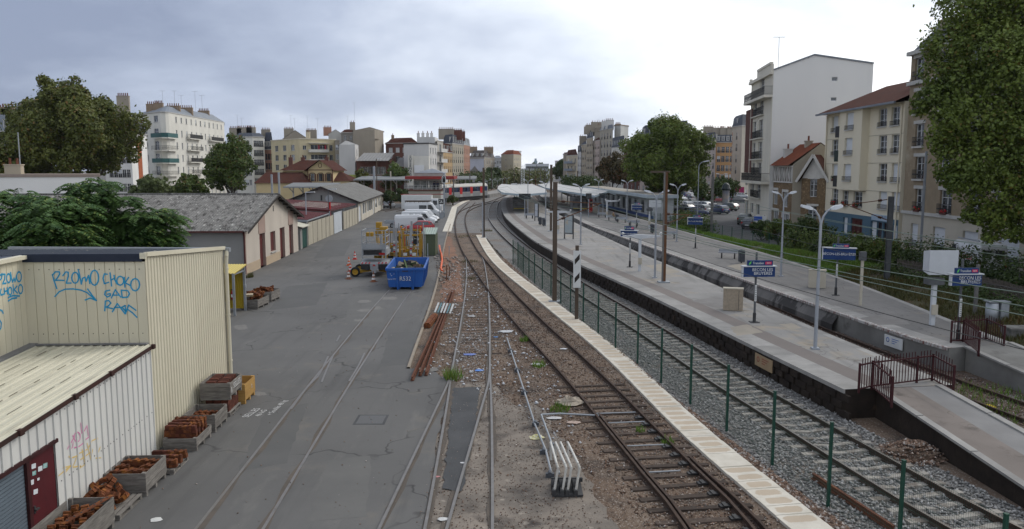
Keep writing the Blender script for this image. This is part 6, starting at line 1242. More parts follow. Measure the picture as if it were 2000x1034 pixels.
B('dark red brick apartment house with brown tiled roof',BRK,[(754,295),(816,290)],281,12,[(0,4,5,1.6,1.7,3.1,3.2,W_P+['shut'],None,.6,1)],('hip',1.9,4,TILE),[(768,4,1,1,1)])
sm=B('white block with blank side wall, supermarket sign and front of three window columns',LGR,[(789,226),(838,222),(854,231)],282,18,[(1,3,6,.95,1.6,2.95,2.6,W_P,None,.5,.5)],('flat',DARK))
z=sm['zt'];x0,x1=xr(815,232,17),xr(853,238,17);MB().box(x0,x1,232,242,z,zr(268,232)).build('upper_storey',LGR,sm,True)
for px in(817,826,835,843):chimney(sm,xr(px,235,18),235,zr(268,235),.8,.6,1.0,1,LGR)
MB().box(xr(807,221,8),xr(839,221,8),219.5,221.5,0,zr(305,221)).build('shop_front',WH_,sm,True);MB().box(xr(809,219,8),xr(828,219,8),219.0,219.4,zr(338,219),zr(323,219)).build('blank_billboard',mat('billboard_white',(.66,.67,.68),None,1,.6),sm,True)
sg=thing('shop_sign','tall vertical white shop sign with dark capital letters on the white block','shop sign',(xr(802,219,8),219,0));zA,zB=zr(345,219),zr(303,219);MB().box(-.7,.65,-.2,.4,0,zB).build('board',WH_,sg);ST=mat('sign_letter',(.02,.045,.06),None,1,.6)
for k,chh in enumerate('SUPERMARCHE'):text('letter',chh,.85,ST,sg,(0,-.24,zB-.5-k*.66),ext=.02,sx=1.2)
def frontage(label,m,pts,top,**k):return B(label,m,pts,top,12,**k)
bl3=B('narrow block with stacked balconies right of the white block',wm('balc',(.40,.38,.34)),[(854,231),(866,240)],276,14,[(0,1,6,2.6,2.1,2.95,2.9,'plain',None,.3,.3)],('flat',));p=Vector((xr(854,231,9),231));d=(Vector((xr(866,240,9),240))-p).normalized();ln=9.3
for k in range(6):put(MB().box(.2,ln-.2,-1.3,-.004,-.15,.0).box(.2,ln-.2,-1.3,-1.24,0,.9).mesh('balcony',LGR),'balcony',bl3,p,d,0,bl3['zt']-2.95-k*2.95)
B('orange and cream house with red brown mansard and close rows of windows',wm('apricot',(.44,.31,.17)),[(865,243),(885,258)],298,12,[(0,5,5,.9,1.9,3.05,3.0,'french','bars',.4,.4)],('mans',2.6,1.6,TILE,[(0,3)]))
B('tall biscuit house with slate mansard, iron balconies and blank grey flank',wm('biscuit',(.36,.33,.27)),[(866,262),(884,257),(906,277)],282,14,[(1,5,7,1.0,2.0,3.0,3.0,'french','bars',.5,.5)],('mans',2.8,1.5,SLATE,[(1,5)]),[(872,3,5,1.8,7,GRB),(889,5,5,1.6,7,BRK),(898,6,4,1.6,6,BRK)])
B('pink and white brick house at the end of the tall row',SALM,[(906,280),(918,298)],283,12,[(0,4,7,1.1,1.9,3.0,3.1,W_C,None,.3,.3)],('mans',2.4,1.4,ZINC,[(0,2)]))
B('distant beige houses with brown mansard roofs left of the tracks',wm('dist',(.33,.295,.25)),[(917,425),(946,418),(966,440)],309,14,[(0,7,4,1.2,2,3.1,3.2,W_P,None,1,1),(1,5,4,1.2,2,3.1,3.2,W_P,None,1,1)],('mans',3.8,4,mat('brown_slate',(.09,.075,.07),(.07,.06,.055),2,.8),[(0,3),(1,2)]),[(925,6,4,1.8,5),(955,6,5,1.8,6)])
B('blank pale lilac wall standing before the distant mansard houses',wm('lilac',(.46,.47,.52)),[(910,378),(945,372)],312,12,(),('flat',))
B('small dark gabled house below the pale lilac wall',DGR,[(916,330),(938,330)],338,12,(),('gable',2.8,SLATE),cat='house',name='house')
B('far beige gable with red tiled roof and white wing on the left',wm('distbeige',(.42,.375,.285)),[(979,440),(1003,430),(1018,452)],303,12,[(0,1,4,.8,1,3.4,3.2,'plain',None,1,4),(1,5,6,1.2,1.6,2.9,3,W_P,None,.5,.5)],('hip',2.4,5,TILO))
B('far white stepped apartment block beside the beige gable',wm('distwhite',(.56,.56,.57)),[(998,475),(1009,470),(1018,480)],296,12,[(1,3,8,1.2,1.6,2.9,3,W_P,None,.5,.5),(0,2,8,1.2,1.6,2.9,3,W_P,None,.5,.5)],('flat',))
B('far pale house left of the beige gable',wm('distpale',(.45,.45,.45)),[(963,470),(981,470)],310,12,[(0,3,5,1.2,1.6,2.9,3,W_P,None,.5,.5)],('hip',1.5,4,ZINC))
B('long low white building closing the view beyond the footbridge',wm('farwhite',(.50,.52,.55)),[(1026,620),(1072,620)],321,14,[(0,11,2,2.2,1.8,3.2,3.4,'plain',None,1,1)],('flat',),cat='building',name='low_building')
ft=thing('distant_tower','slim pale blue tower on the horizon above the white building','tower',(xr(1046,950,12),950,0));MB().box(-2,2,-2,2,0,17.5).box(-8,8,-2,6,0,13).box(-1.2,1.2,-1.2,1.2,17.5,20).build('shaft',wm('tower',(.25,.32,.36)),ft)
fbz=thing('footbridge','grey girder bridge crossing the tracks in the far distance','bridge',(xr(984,470,8),470,0));mb=MB();mb.box(xr(984,470,8),xr(1132,470,8),469,473,zr(335,470),zr(329.5,470));mb.build('deck',GREY,fbz,True)
for px in(990,1022,1050,1075,1100,1128):MB().box(xr(px,470,5)-.3,xr(px,470,5)+.3,470,471,0,zr(335,470)).build('pier',GREY,fbz,True)
# --- station house and canopies on the left
SHM=mat('station_cream',(.58,.46,.26),(.52,.41,.23),.6,.85);BRN=mat('brown_trim',(.10,.035,.028),(.08,.03,.025),2,.8)
sh=thing('station_house','cream station house with brown tiled roof, round gable window and three arched windows','station house',(xr(601,190,5),190,0));a,b=Vector((xr(602,190,5),190)),Vector((xr(650,190,5),190));L_=b.x-a.x;ze,za=zr(331.5,190),zr(313.5,190);cx_=(a.x+b.x)/2
op=[(L_*f-.48,L_*f+.48,5.0,6.9)for f in(.18,.51,.84)];mb=facade(MB(),a,Vector((1,0)),L_,0,ze,op);mb.add([(a.x,190,ze),(b.x,190,ze),(cx_,190,za)],[(0,1,2)])
ysd=203;mb.quad((a.x,ysd,0),(a.x,190,0),(a.x,190,ze),(a.x,ysd,ze)).quad((b.x,190,0),(b.x,ysd,0),(b.x,ysd,ze),(b.x,190,ze)).quad((b.x,ysd,0),(a.x,ysd,0),(a.x,ysd,ze),(b.x,ysd,ze)).add([(b.x,ysd,ze),(a.x,ysd,ze),(cx_,ysd,za)],[(0,1,2)]);mb.build('wall',SHM,sh,True)
for o in op:put(winmesh(.96,1.9,'brown'),'window',sh,a,Vector((1,0)),(o[0]+o[1])/2,5.0);put(MB().beam((-.7,-.05,0),(-.7,-.05,1.75),.3,.06).beam((.7,-.05,0),(.7,-.05,1.75),.3,.06).mesh('shutter',BRN),'shutter',sh,a,Vector((1,0)),(o[0]+o[1])/2,5.0);mb=MB();[mb.beam((.65*math.cos(PI*k/8),-.05,1.75+.35*math.sin(PI*k/8)),(.65*math.cos(PI*(k+1)/8),-.05,1.75+.35*math.sin(PI*(k+1)/8)),.1,.14,up=(0,1,0))for k in range(8)];put(mb.mesh('arch',BRN),'arch',sh,a,Vector((1,0)),(o[0]+o[1])/2,5.0)
mb=MB();[mb.beam((cx_+.36*math.cos(PI*k/8),189.95,zr(323.5,190)+.55*math.sin(PI*k/8)),(cx_+.36*math.cos(PI*(k+1)/8),189.95,zr(323.5,190)+.55*math.sin(PI*(k+1)/8)),.1,.16,up=(0,1,0))for k in range(16)];mb.build('round_window',BRN,sh,True);MB().beam((a.x,189.93,ze-.1),(b.x,189.93,ze-.1),.1,.18).beam((a.x,189.93,0),(a.x,189.93,ze),.12,.35).beam((b.x,189.93,0),(b.x,189.93,ze),.12,.35).beam((a.x,189.93,4.75),(b.x,189.93,4.75),.1,.15).build('trim',BRN,sh,True)
mb=MB();o_=.7;mb.quad((a.x-o_,189,ze-.3),(cx_,189,za+.12),(cx_,204,za+.12),(a.x-o_,204,ze-.3)).quad((cx_,189,za+.12),(b.x+o_,189,ze-.3),(b.x+o_,204,ze-.3),(cx_,204,za+.12))
xl=xr(556,196,7);mb.add([(xl,191.5,ze-.2),(a.x,191.5,ze-.2),(cx_-.6,197,za+.1),(xl+4,197,za+.1),(xl,203,ze-.2),(a.x,203,ze-.2)],[(0,1,2,3),(0,3,4),(5,4,3,2)]);mb.build('roof',TILE,sh,True);MB().box(xl+.5,a.x,192.5,202.5,0,ze-.3).build('side_wall',SHM,sh,True)
for px in(568,592,638):chimney(sh,xr(px,197,9),197,zr(316,197),.9,.6,.9,1,BRK)
for nm,px0,px1,pr,pe,Y in(('left',500,603,337,358,186),('right',651,682,336,354,191)):
 x0,x1=xr(px0,Y,5),xr(px1,Y,5);z1,z2=zr(pe,Y),zr(pr,Y+6);MB().box(x0,x1,Y,Y+12,0,z1).build('wing_wall',SHM,sh,True);ix=3.0;MB().add([(x0-.4,Y-.4,z1),(x1+(.4 if nm=='right' else 0),Y-.4,z1),(x1+(.4 if nm=='right' else 0),Y+12.4,z1),(x0-.4,Y+12.4,z1),(x0+(.5 if nm=='left' else 0),Y+6,z2),(x1-ix,Y+6,z2)],[(0,1,5,4),(1,2,5),(2,3,4,5),(3,0,4)]).build('wing_roof',TILE,sh,True)
CAN=mat('canopy_grey',(.20,.205,.205),(.16,.165,.165),.5,.8)
def canopy(label,px0,px1,py,Y,dep,z_l=.35,posts=5):
 t=thing('platform_canopy',label,'canopy',(xr(px0,Y,4),Y,0));x0,x1=xr(px0,Y,4),xr(px1,Y,4);z=zr(py,Y);MB().add([(x0,Y,z),(x1,Y,z),(x1,Y+dep,z+.75),(x0,Y+dep,z+.75),(x0,Y,z+.22),(x1,Y,z+.22),(x1,Y+dep,z+.95),(x0,Y+dep,z+.95),(x0,Y+dep/2,z-.1),(x1,Y+dep/2,z-.1)],[(4,5,6,7),(0,1,5,4),(1,2,6,5),(2,3,7,6),(3,0,4,7),(0,3,2,1)]).build('roof',CAN,t,True);MB().box(x0,x1,Y-.05,Y-.003,z-.05,z+.25).build('fascia',mat('canopy_edge',(.26,.27,.275),(.21,.22,.225),1,.8),t,True)
 for k in range(posts):x=x0+(x1-x0)*(k+.5)/posts;MB().beam((x,Y+dep/2,0),(x,Y+dep/2,z),.25,.25).beam((x,Y+dep/2,z-1.2),(x,Y+.6,z+.05),.12,.18).build('post',LGR,t,True)
 return t
canopy('grey platform canopy left of the station house front',553,650,367,172,8);canopy('long grey platform canopy behind the workshop and shrubs',690,800,352.5,192,13);canopy('thin pale canopy above the commuter train',872,930,351,226,5,posts=4)
adv=thing('billboard','long white and lime billboard with printed shapes behind the left canopies','billboard',(xr(681,205,6),205,0));x0,x1,x2=0,xr(702,205,6)-xr(681,205,6),xr(719,205,6)-xr(681,205,6);MB().box(x0,x1,0,.2,zr(353,205),zr(341,205)).prism([(x1,0),(x2,0),(x2,.2),(x1,.2)],zr(354,205),zr(346,205)).box(.4,.6,.2,.4,0,zr(342,205)).box(x2-.6,x2-.4,.2,.4,0,zr(347,205)).build('board',WHITE,adv);MB().box(x0,x1,-.03,-.003,zr(347,205),zr(341.5,205)).build('lime_band',mat('lime_print',(.40,.46,.12),None,1,.6),adv);text('lettering','SERNAM',.55,MATS['lime_print'],adv,(1.4,-.06,zr(348.3,205)));text('lettering','oooo',.8,mat('grey_print',(.3,.3,.33),None,1,.7),adv,(1.3,-.02,zr(351,205)))
# low cream hut wall with parked cars line on the left station forecourt
fw=thing('low_wall','cream low forecourt wall behind the long warehouse','wall',(xr(520,150,3),150,0));MB().box(xr(470,150,3),xr(596,150,3),150,150.3,0,2.4).build('wall',SHM,fw,True)
# --- right side: row of houses along the curve, far to near
def row(label,m,a,b,top,win,roof,**k):return B(label,m,[a,b],top,12,win,roof,**k)
DW=[(0,3,8,1.1,1.9,3.05,3.2,W_C,'bars',.4,.4)]
B('faint pink block farthest along the right side of the tracks',wm('faintpink',(.46,.42,.42)),[(1084,560),(1100,545)],315,12,(),('flat',));B('low beige gable wall before the farthest houses on the right',GRB,[(1100,380),(1114,370)],302,10,(),('hip',.8,3,TILE))
cb=row('cream house with brown roof and grey balconies ending the right row',wm('creamfar',(.50,.44,.33)),(1106,372),(1128,352),305,[(0,3,5,2.0,2.0,3.3,3.3,W_P,None,1,1)],('hip',2.6,5,TILE))
p=Vector((xr(1106,372,9),372));d=(Vector((xr(1128,352,9),352))-p).normalized()
for k in range(4):put(MB().box(0,15,-1.4,-1.3,-.1,.95).box(0,15,-1.3,-.005,-.1,.05).mesh('balcony',mat('grey_blue_sheet',(.20,.23,.27),None,1,.6)),'balcony',cb,p,d,1,cb['zt']-3.4-k*3.3)
row('thin white house with slate top next to the cream far house',LGR,(1128,352),(1135,345),298,[(0,2,6,1,1.8,3.05,3.1,W_C,'bars',.3,.3)],('mans',2.8,1.2,SLATE,[(0,1)]))
row('beige house of seven storeys in the right row, dark eaves',BEI,(1135,346),(1145,335),284,DW,('hip',1.2,3,SLATE),chim=[(1138,4,3,2.4,3,GRB)])
row('tall beige house with slate mansard and iron balconies in the right row',BEI,(1145,335),(1158,320),272,[(0,4,8,1.2,1.9,3.05,3.2,W_C,'bars',.4,.4)],('mans',3.2,1.5,SLATE,[(0,4)]),chim=[(1147,3,3,1.6,4,GRB),(1153,3,4,2,4,GRB)],ant=((1168,6,5),))
row('pinkish house with tall blank party wall above it in the right row',PNK,(1158,322),(1171,306),277,[(0,4,7,1.1,2.0,3.05,3.2,W_C,'bars',.4,.4)],('hip',1.0,3,TILE));B('high blank beige party wall crowned by chimney pots in the right row',GRB,[(1160,318),(1178,308)],252,6,(),('flat',),[(1166,3,5,2.2,5,GRB),(1173,3,3,.8,4,GRB)])
row('house with stacked iron balconies and grey attic in the right row',wm('rowgrey',(.38,.35,.29)),(1171,307),(1196,290),256,[(0,4,8,1.3,2.1,3.05,3.4,'french','bars',1,1)],('mans',1.4,1.2,ZINC),chim=[(1182,3,3,1.6,4,LGR),(1190,3,3,1.8,4,LGR)])
B('white chimney wall with grey flank standing above the mansard house',wm('chalk',(.54,.53,.50)),[(1199,296),(1211,293),(1226,300)],246,5,(),('flat',CHB),[(1206,2,2,.3,4)])
row('white house with long slate mansard and white dormers in the right row',WH_,(1194,285),(1219,262),290,[(0,6,5,1.2,1.9,3.1,3.3,W_C,'bars',.6,.6)],('mans',3.4,1.2,SLATE,[(0,7)]))
row('brick house with brown roof and attic gallery beside the great tree',BRK,(1218,262),(1252,236),296,[(0,5,6,1.2,2.0,3.1,3.3,W_C,'bars',.6,.6)],('hip',1.8,4,TILE))
B('grey stone house hidden behind the great plane tree',PNK,[(1250,232),(1345,205)],268,12,[(0,9,6,1.2,2.1,3.1,3.5,W_C,'bars',1,1)],('mans',3,1.8,SLATE,[(0,7)]))
B('white and pink house with crowded mansard dormers right of the plane tree',wm('pinkwhite',(.46,.40,.37)),[(1345,305),(1374,288),(1397,280)],279,12,[(1,3,5,1.1,2.0,3.2,3.4,W_C,'bars',.3,.3),(0,4,5,1.1,2,3.2,3.4,W_C,'bars',.5,.5)],('mans',2.6,1.2,SLATE,[(1,2),(0,3)]),[(1382,3,3.5,2.2,6,GRB)])
oh=B('orange brick house with slate mansard and four columns of iron balconies',ORA,[(1397,282),(1434,280)],279,12,[(0,4,5,1.1,2.1,3.2,3.5,W_C,'orn',.3,.3)],('mans',2.5,1.3,SLATE,[(0,4)]),[(1402,3,4,2.4,7,GRB),(1416,3,4,2.4,7,GRB),(1427,3,3,2.2,5,GRB)]);p=Vector((xr(1397,282,9),282));d=(Vector((xr(1434,280,9),280))-p).normalized();put(railmesh(6.2,1.0,'bars',.7),'balcony_railing',oh,p,d,3.3,oh['zt']-13.0)
co=B('pale corner house with pinkish quoins, slate mansard and magenta shop front',wm('corner',(.46,.42,.35)),[(1428,228),(1447,218),(1475,224)],250,12,[(0,1,6,1.2,2,3.1,3.5,W_C,'bars',.5,.5),(1,1,6,1.0,1.9,3.1,3.5,W_C,'bars',.2,1.4)],('mans',3,1.0,SLATE,[(0,1)]));x0,x1=xr(1431,216,4),xr(1453,216,4);MB().box(x0,x1,215.6,216.0,zr(377,216),zr(365.5,216)).build('shop_sign_band',mat('magenta_sign',(.24,.01,.07),None,1,.5),co,True);MB().box(x0,x1,215.8,216.1,.3,zr(382,216)).build('shop_window',glassmat('teal_glass',(.05,.16,.17)),co,True);MB().box(x0,x1,215.5,216,zr(381.5,216),zr(378,216)).build('awning',WHITE,co,True)
for k in range(12):put(MB().box(0,.5 if k%2 else .32,-.05,-.004,0,.9).mesh('quoin',SALM),'quoin',co,Vector((xr(1428,228,9),228)),(Vector((xr(1447,218,9),218))-Vector((xr(1428,228,9),228))).normalized(),.2,3.5+k*1.25)
# --- tall white gable building
TWM=mat('white_render_tower',(.66,.65,.62),(.61,.60,.58),.2,.85,c3=(.53,.52,.50),s3=.3,t3=(.6,.9),sv=(1,1,.15));TCR=wm('towercream',(.60,.565,.48))
tA_,tB_,tC_=Vector((34.75,118)),Vector((33.35,104)),Vector((46.3,104.6));dT_=(tB_-tA_).normalized();zt=zr(137,104);tw=thing('gabled_apartment_tower','tall apartment house with vast blank white gable, brick strip and iron balconies','apartment building',(tA_.x,tA_.y,.5));lT=(tB_-tA_).length
u1,u2,u3,u4=uY(1468.5,tA_,dT_,10),uY(1475,tA_,dT_,10),uY(1480,tA_,dT_,10),uY(1488,tA_,dT_,10);Yw=108;rowz=[(zr(b,Yw),zr(t_,Yw))for t_,b in((190,222),(232,268),(276,310),(318,342),(362,388),(401,422))];ops=[]
for zb_,zt_ in rowz:ops+=[(u1,u2,zb_,zt_),(u3,u4,zb_,zt_)]
ops+=[(u3,u4,zr(172,Yw),zr(146,Yw)),(uY(1455,tA_,dT_,3),uY(1462,tA_,dT_,3),.5,3.4)]
mb=facade(MB(),tA_,dT_,lT,.5,zt,ops,0,.25);dG=(tC_-tB_).normalized();gw_=[(7.6,8.35,zr(197,104),zr(190,104)),(7.6,8.35,zr(158,104),zr(150,104))];facade(mb,tB_,dG,(tC_-tB_).length,.5,zt,gw_,1,.15)
tD_=tA_+(tC_-tB_);zrg,zre=zr(108,104),zr(124,104);pm=tB_.lerp(tC_,.40);mb.add([(*tB_,zt),(*tC_,zt),(*tC_,zre),(*pm,zrg)],[(0,1,2,3)],1);mb.quad((*tC_,.5),(*tD_,.5),(*tD_,zre),(*tC_,zre),1).quad((*tD_,.5),(*tA_,.5),(*tA_,zt),(*tD_,zt),0);qm=tA_.lerp(tD_,.40);mb.add([(*tD_,zt),(*tA_,zt),(*qm,zrg),(*tD_,zre)],[(0,1,2,3)],1);mb.build('wall',[TCR,TWM],tw,True)
mb=MB();mb.quad((*tB_,zt+.05),(*pm,zrg+.1),(*qm,zrg+.1),(*tA_,zt+.05),0).quad((*pm,zrg+.1),(*tC_,zre+.1),(*tD_,zre+.1),(*qm,zrg+.1),1);mb.build('roof',[TILE,ZINC],tw,True);mb=MB();off=Vector((0,-.06));mb.beam((*(tB_+off),zt+.05),(*(pm+off),zrg+.1),.14,.18).beam((*(pm+off),zrg+.1),(*(tC_+off),zre+.1),.14,.18);mb.build('roof_edge',ZINC,tw,True)
for o in ops:put(winmesh(o[1]-o[0],o[3]-o[2],'french' if o[3]-o[2]>1.7 else 'plain'),'window',tw,tA_,dT_,(o[0]+o[1])/2,o[2],.1)
for o in gw_:put(winmesh(.75,o[3]-o[2],'plain'),'window',tw,tB_,dG,7.975,o[2])
for zb_,zt_ in rowz[:5]:put(railmesh(u2-u1+.1,1.0,'orn'),'balcony_railing',tw,tA_,dT_,(u1+u2)/2,zb_);put(railmesh(u4-u3+.5,1.0,'orn',.3),'balcony_railing',tw,tA_,dT_,(u3+u4)/2,zb_);put(MB().box(u1-.2,u4+.3,-.4,-.004,-.16,-.02).mesh('balcony_slab',TCR),'balcony_slab',tw,tA_,dT_,0,zb_)
for zb_ in(zr(190,Yw),zr(354,Yw)):put(MB().box(.0,lT,-1.1,-.004,-.35,-.02).mesh('balcony_slab',TCR),'balcony_slab',tw,tA_,dT_,0,zb_);put(railmesh(lT-.1,1.05,'orn',1.0),'balcony_railing',tw,tA_,dT_,lT/2,zb_)
put(MB().box(uY(1455,tA_,dT_,10),uY(1468,tA_,dT_,10),-.05,-.004,zr(338,Yw),zr(203,Yw)).mesh('brick_strip',mat('brown_brick',(.12,.05,.038),(.09,.04,.032),3,.9)),'brick_strip',tw,tA_,dT_,0,0);put(MB().box(-.1,lT+.1,-.45,.0,zt-.5,zt-.1).box(u3-.9,lT+.05,-.3,.0,zt-.1,zt+.75).box(u3-.6,lT-.3,-.4,.0,zt+.75,zt+1.05).box(0,.5,-.35,0,zt-.1,zt+.3).mesh('cornice',TCR),'cornice',tw,tA_,dT_,0,0)
for u in(.15,u3-1.0,lT-.35):put(MB().box(u,u+.3,-.07,-.004,zr(340,Yw),zt-.5).mesh('pilaster',TCR),'pilaster',tw,tA_,dT_,0,0)
antenna(tw,36.5,112,zrg-.5,4)
# --- stone house and cottage
STN=mat('rubble_stone',(.20,.135,.075),(.10,.07,.045),3.2,.95,bm=.6,bs=6,c3=(.30,.22,.13),s3=4,t3=(.55,.65));HT=mat('timber_white',(.52,.50,.46),(.45,.43,.4),2,.7)
hA,hB,hC=Vector((33.75,103.6)),Vector((33.4,95.6)),Vector((39.9,95.9));dh=(hB-hA).normalized();lh=(hB-hA).length;zE,zR=8.55,11.0;hs=thing('stone_house','brown stone house with orange tiled roof and white half-timbered top floor','house',(hA.x,hA.y,.5))
ops=[(uY(1508,hA,dh,5),uY(1519,hA,dh,5),zr(402,99),zr(373,99)),(uY(1529,hA,dh,5),uY(1539,hA,dh,5),zr(406,97),zr(376,97)),(uY(1507,hA,dh,2),uY(1520,hA,dh,2),.5,2.7),(uY(1528,hA,dh,2),uY(1541,hA,dh,2),.9,2.5)]
mb=facade(MB(),hA,dh,lh,.5,6.3,ops,0,.2);facade(mb,hA,dh,lh,6.3,zE,[(uY(1511,hA,dh,7),uY(1517,hA,dh,7),6.5,8.3),(uY(1524,hA,dh,7),uY(1531,hA,dh,7),6.5,8.3),(uY(1540,hA,dh,7),uY(1545,hA,dh,7),6.5,8.3)],1,.2);hD=hA+(hC-hB);gm=hB.lerp(hC,.5);gm2=hA.lerp(hD,.5)
mb.add([(*hB,.5),(*hC,.5),(*hC,zE),(*gm,zR),(*hB,zE)],[(0,1,2,3,4)],2).add([(*hD,.5),(*hA,.5),(*hA,zE),(*gm2,zR),(*hD,zE)],[(0,1,2,3,4)],2).quad((*hC,.5),(*hD,.5),(*hD,zE),(*hC,zE),2);mb.build('wall',[STN,mat('brown_infill',(.16,.11,.08),(.1,.075,.06),3,.9),wm('housegable',(.37,.33,.26))],hs,True)
ov=Vector((dh.y,-dh.x))*.6;mb=MB();mb.quad((*(hA+ov),zE-.15),(*(hB+ov),zE-.15),(*gm,zR+.1),(*gm2,zR+.1)).quad((*(hC-ov*.3),zE),(*hD,zE),(*gm2,zR+.1),(*gm,zR+.1));mb.build('roof',TILO,hs,True);mb=MB()
for i in range(9):u=lh*i/8;p=hA+dh*min(u,lh-.1)+ov*.1;mb.beam((*p,6.35),(*p,zE-.2),.16,.16,up=(0,1,0))
for i in range(0,8):p=hA+dh*(lh*i/8)+ov*.1;q=hA+dh*(lh*(i+1)/8)+ov*.1;mb.beam((*p,6.4 if i%2 else 8.3),(*q,8.3 if i%2 else 6.4),.1,.12,up=(0,1,0))
for z in(6.38,8.3):mb.beam((*(hA+ov*.1),z),(*(hB+ov*.1),z),.14,.16)
mb.build('half_timbering',HT,hs,True)
for o in ops:put(winmesh(o[1]-o[0],o[3]-o[2],'curt'),'window',hs,hA,dh,(o[0]+o[1])/2,o[2],.06);put(MB().box(-.2,o[1]-o[0]+.2,-.06,-.004,o[3]-o[2],o[3]-o[2]+.3).box(-.25,-.0,-.06,-.004,o[3]-o[2]-.5,o[3]-o[2]).box(o[1]-o[0],o[1]-o[0]+.25,-.06,-.004,o[3]-o[2]-.5,o[3]-o[2]).mesh('lintel',HT),'lintel',hs,hA,dh,o[0],o[2])
chimney(hs,hA.x+1.2,hA.y-1.5,9.2,1.0,.6,1.2,1,wm('whstack',(.5,.49,.46)));chimney(hs,gm.x-.2,gm.y+3.5,zR-.4,.8,.6,.7,1,GRB)
kA,kB=Vector((34.4,95.3)),Vector((36.5,93.4));dk=(kB-kA).normalized();lk=(kB-kA).length;ct_=thing('cottage','small stone cottage with white boarded gable between the stone house and the cream block','house',(kA.x,kA.y,.5));kw=[(lk*.5-.42,lk*.5+.42,zr(385,94),zr(350,94)),(lk*.5-.5,lk*.5+.5,.7,zr(403,94))]
mb=facade(MB(),kA,dk,lk,.5,6.9,kw,0,.2);nk=Vector((dk.y,-dk.x));km=kA.lerp(kB,.5);mb.add([(*kA,6.9),(*kB,6.9),(*km,9.4)],[(0,1,2)],1);mb.quad((*kB,.5),(*(kB-nk*2.2),.5),(*(kB-nk*2.2),6.9),(*kB,6.9)).quad((*(kA-nk*2.2),.5),(*kA,.5),(*kA,6.9),(*(kA-nk*2.2),6.9));mb.build('wall',[STN,HT],ct_,True)
mb=MB();f_=nk*.5;mb.quad((*(kA+f_-dk*.35),6.5),(*(km+f_),9.65),(*(km-nk*2.2),9.65),(*(kA-nk*2.2-dk*.5),6.5)).quad((*(km+f_),9.65),(*(kB+f_+dk*.2),6.5),(*(kB-nk*2.2+dk*.5),6.5),(*(km-nk*2.2),9.65));mb.build('roof',TILE,ct_,True);MB().beam((*(kA+f_*1.02-dk*.5),6.45),(*(km+f_*1.02),9.6),.08,.3).beam((*(kB+f_*1.02+dk*.5),6.45),(*(km+f_*1.02),9.6),.08,.3).build('bargeboard',HT,ct_,True)
for o in kw:put(winmesh(o[1]-o[0],o[3]-o[2],'case'),'window',ct_,kA,dk,(o[0]+o[1])/2,o[2],.04);put(MB().box(-.7,.7,-.07,-.004,o[3]-o[2],o[3]-o[2]+.25).mesh('lintel',HT),'lintel',ct_,kA,dk,lk/2,o[2])
# --- cream block with blue ground floor
cA_,cB_=Vector((36.55,94)),Vector((36.75,75.9));dc=(cB_-cA_).normalized();nc=Vector((dc.y,-dc.x));lc=(cB_-cA_).length;BM=wm('creamblock',(.64,.58,.45),.93,.86);BLU=mat('blue_ground_floor',(.075,.135,.18),(.065,.115,.155),.5,.7)
cbk=thing('cream_apartment_block','cream apartment block with tiled roof, blue ground floor and small black balconies','apartment building',(cA_.x,cA_.y,.5));U=lambda px,z=8:uY(px,cA_,dc,z)
rows=[12.15,9.5,6.75,4.05];HW=1.75;ops=[];kinds=[];bay0,bay1=U(1650),U(1694)
for r,z in enumerate(rows):
 for j,(a_,b_)in enumerate(((1624,1636),(1715,1731),(1740,1756))):ops.append((U(a_,z),U(b_,z),z,z+HW));kinds.append((('shut','case','case'),('case','case','case'),('shut','case','shut'),('case','shut','shut'))[r][j])
ops+=[(U(1645,4),U(1656,4),4.05,5.6),(U(1666,4),U(1683,4),4.05,5.6)];kinds+=['case','case'];nU=len(ops)
gops=[(U(1646,2),U(1655,2),.9,2.7),(U(1662,2),U(1684,2),.5,2.75),(U(1700,2),U(1712,2),.6,2.7),(U(1713,2),U(1722,2),.5,2.7),(U(1725,2),U(1734,2),.5,2.7),(U(1741,2),U(1752,2),.6,2.6)]
mb=facade(MB(),cA_,dc,lc,3.15,14.3,ops,0,.22);facade(mb,cA_,dc,lc,.5,3.15,gops,1,.25);cC_,cD_=cB_-nc*11,cA_-nc*11
for p,q in((cB_,cC_),(cC_,cD_),(cD_,cA_)):mb.quad((*p,.5),(*q,.5),(*q,14.3),(*p,14.3))
mb.build('wall',[BM,BLU],cbk,True);bw_=bay1-bay0;bP=cA_+dc*bay0+nc*.8;bop=[(bw_*.28,bw_*.28+1.9,z,z+HW)for z in rows[:3]];mb=facade(MB(),bP,dc,bw_,5.75,14.3,bop,0,.2);P_=lambda u,o:cA_+dc*u+nc*o
for p,q in((P_(bay1,.8),P_(bay1,0)),(P_(bay0,0),P_(bay0,.8))):mb.quad((*p,5.75),(*q,5.75),(*q,14.3),(*p,14.3))
mb.quad((*P_(bay0,0),5.75),(*P_(bay1,0),5.75),(*P_(bay1,.8),5.75),(*P_(bay0,.8),5.75));mb.build('bay',BM,cbk,True)
for o,k in zip(ops,kinds):put(winmesh(o[1]-o[0],o[3]-o[2],k),'window',cbk,cA_,dc,(o[0]+o[1])/2,o[2],.08);put(railmesh(o[1]-o[0]+.3,.42,'bars'),'balcony_railing',cbk,cA_,dc,(o[0]+o[1])/2,o[2]);put(MB().box(-.1,o[1]-o[0]+.1,-.14,-.004,-.12,-.02).mesh('sill',SILL),'sill',cbk,cA_,dc,o[0],o[2])
for o,k in zip(bop,('shut','shut','shut')):put(winmesh(1.9,HW,k),'window',cbk,bP,dc,(o[0]+o[1])/2,o[2],.06);put(railmesh(2.3,.42,'bars'),'balcony_railing',cbk,bP,dc,(o[0]+o[1])/2,o[2]);put(MB().box(-.1,2.0,-.14,-.004,-.12,-.02).mesh('sill',SILL),'sill',cbk,bP,dc,o[0],o[2])
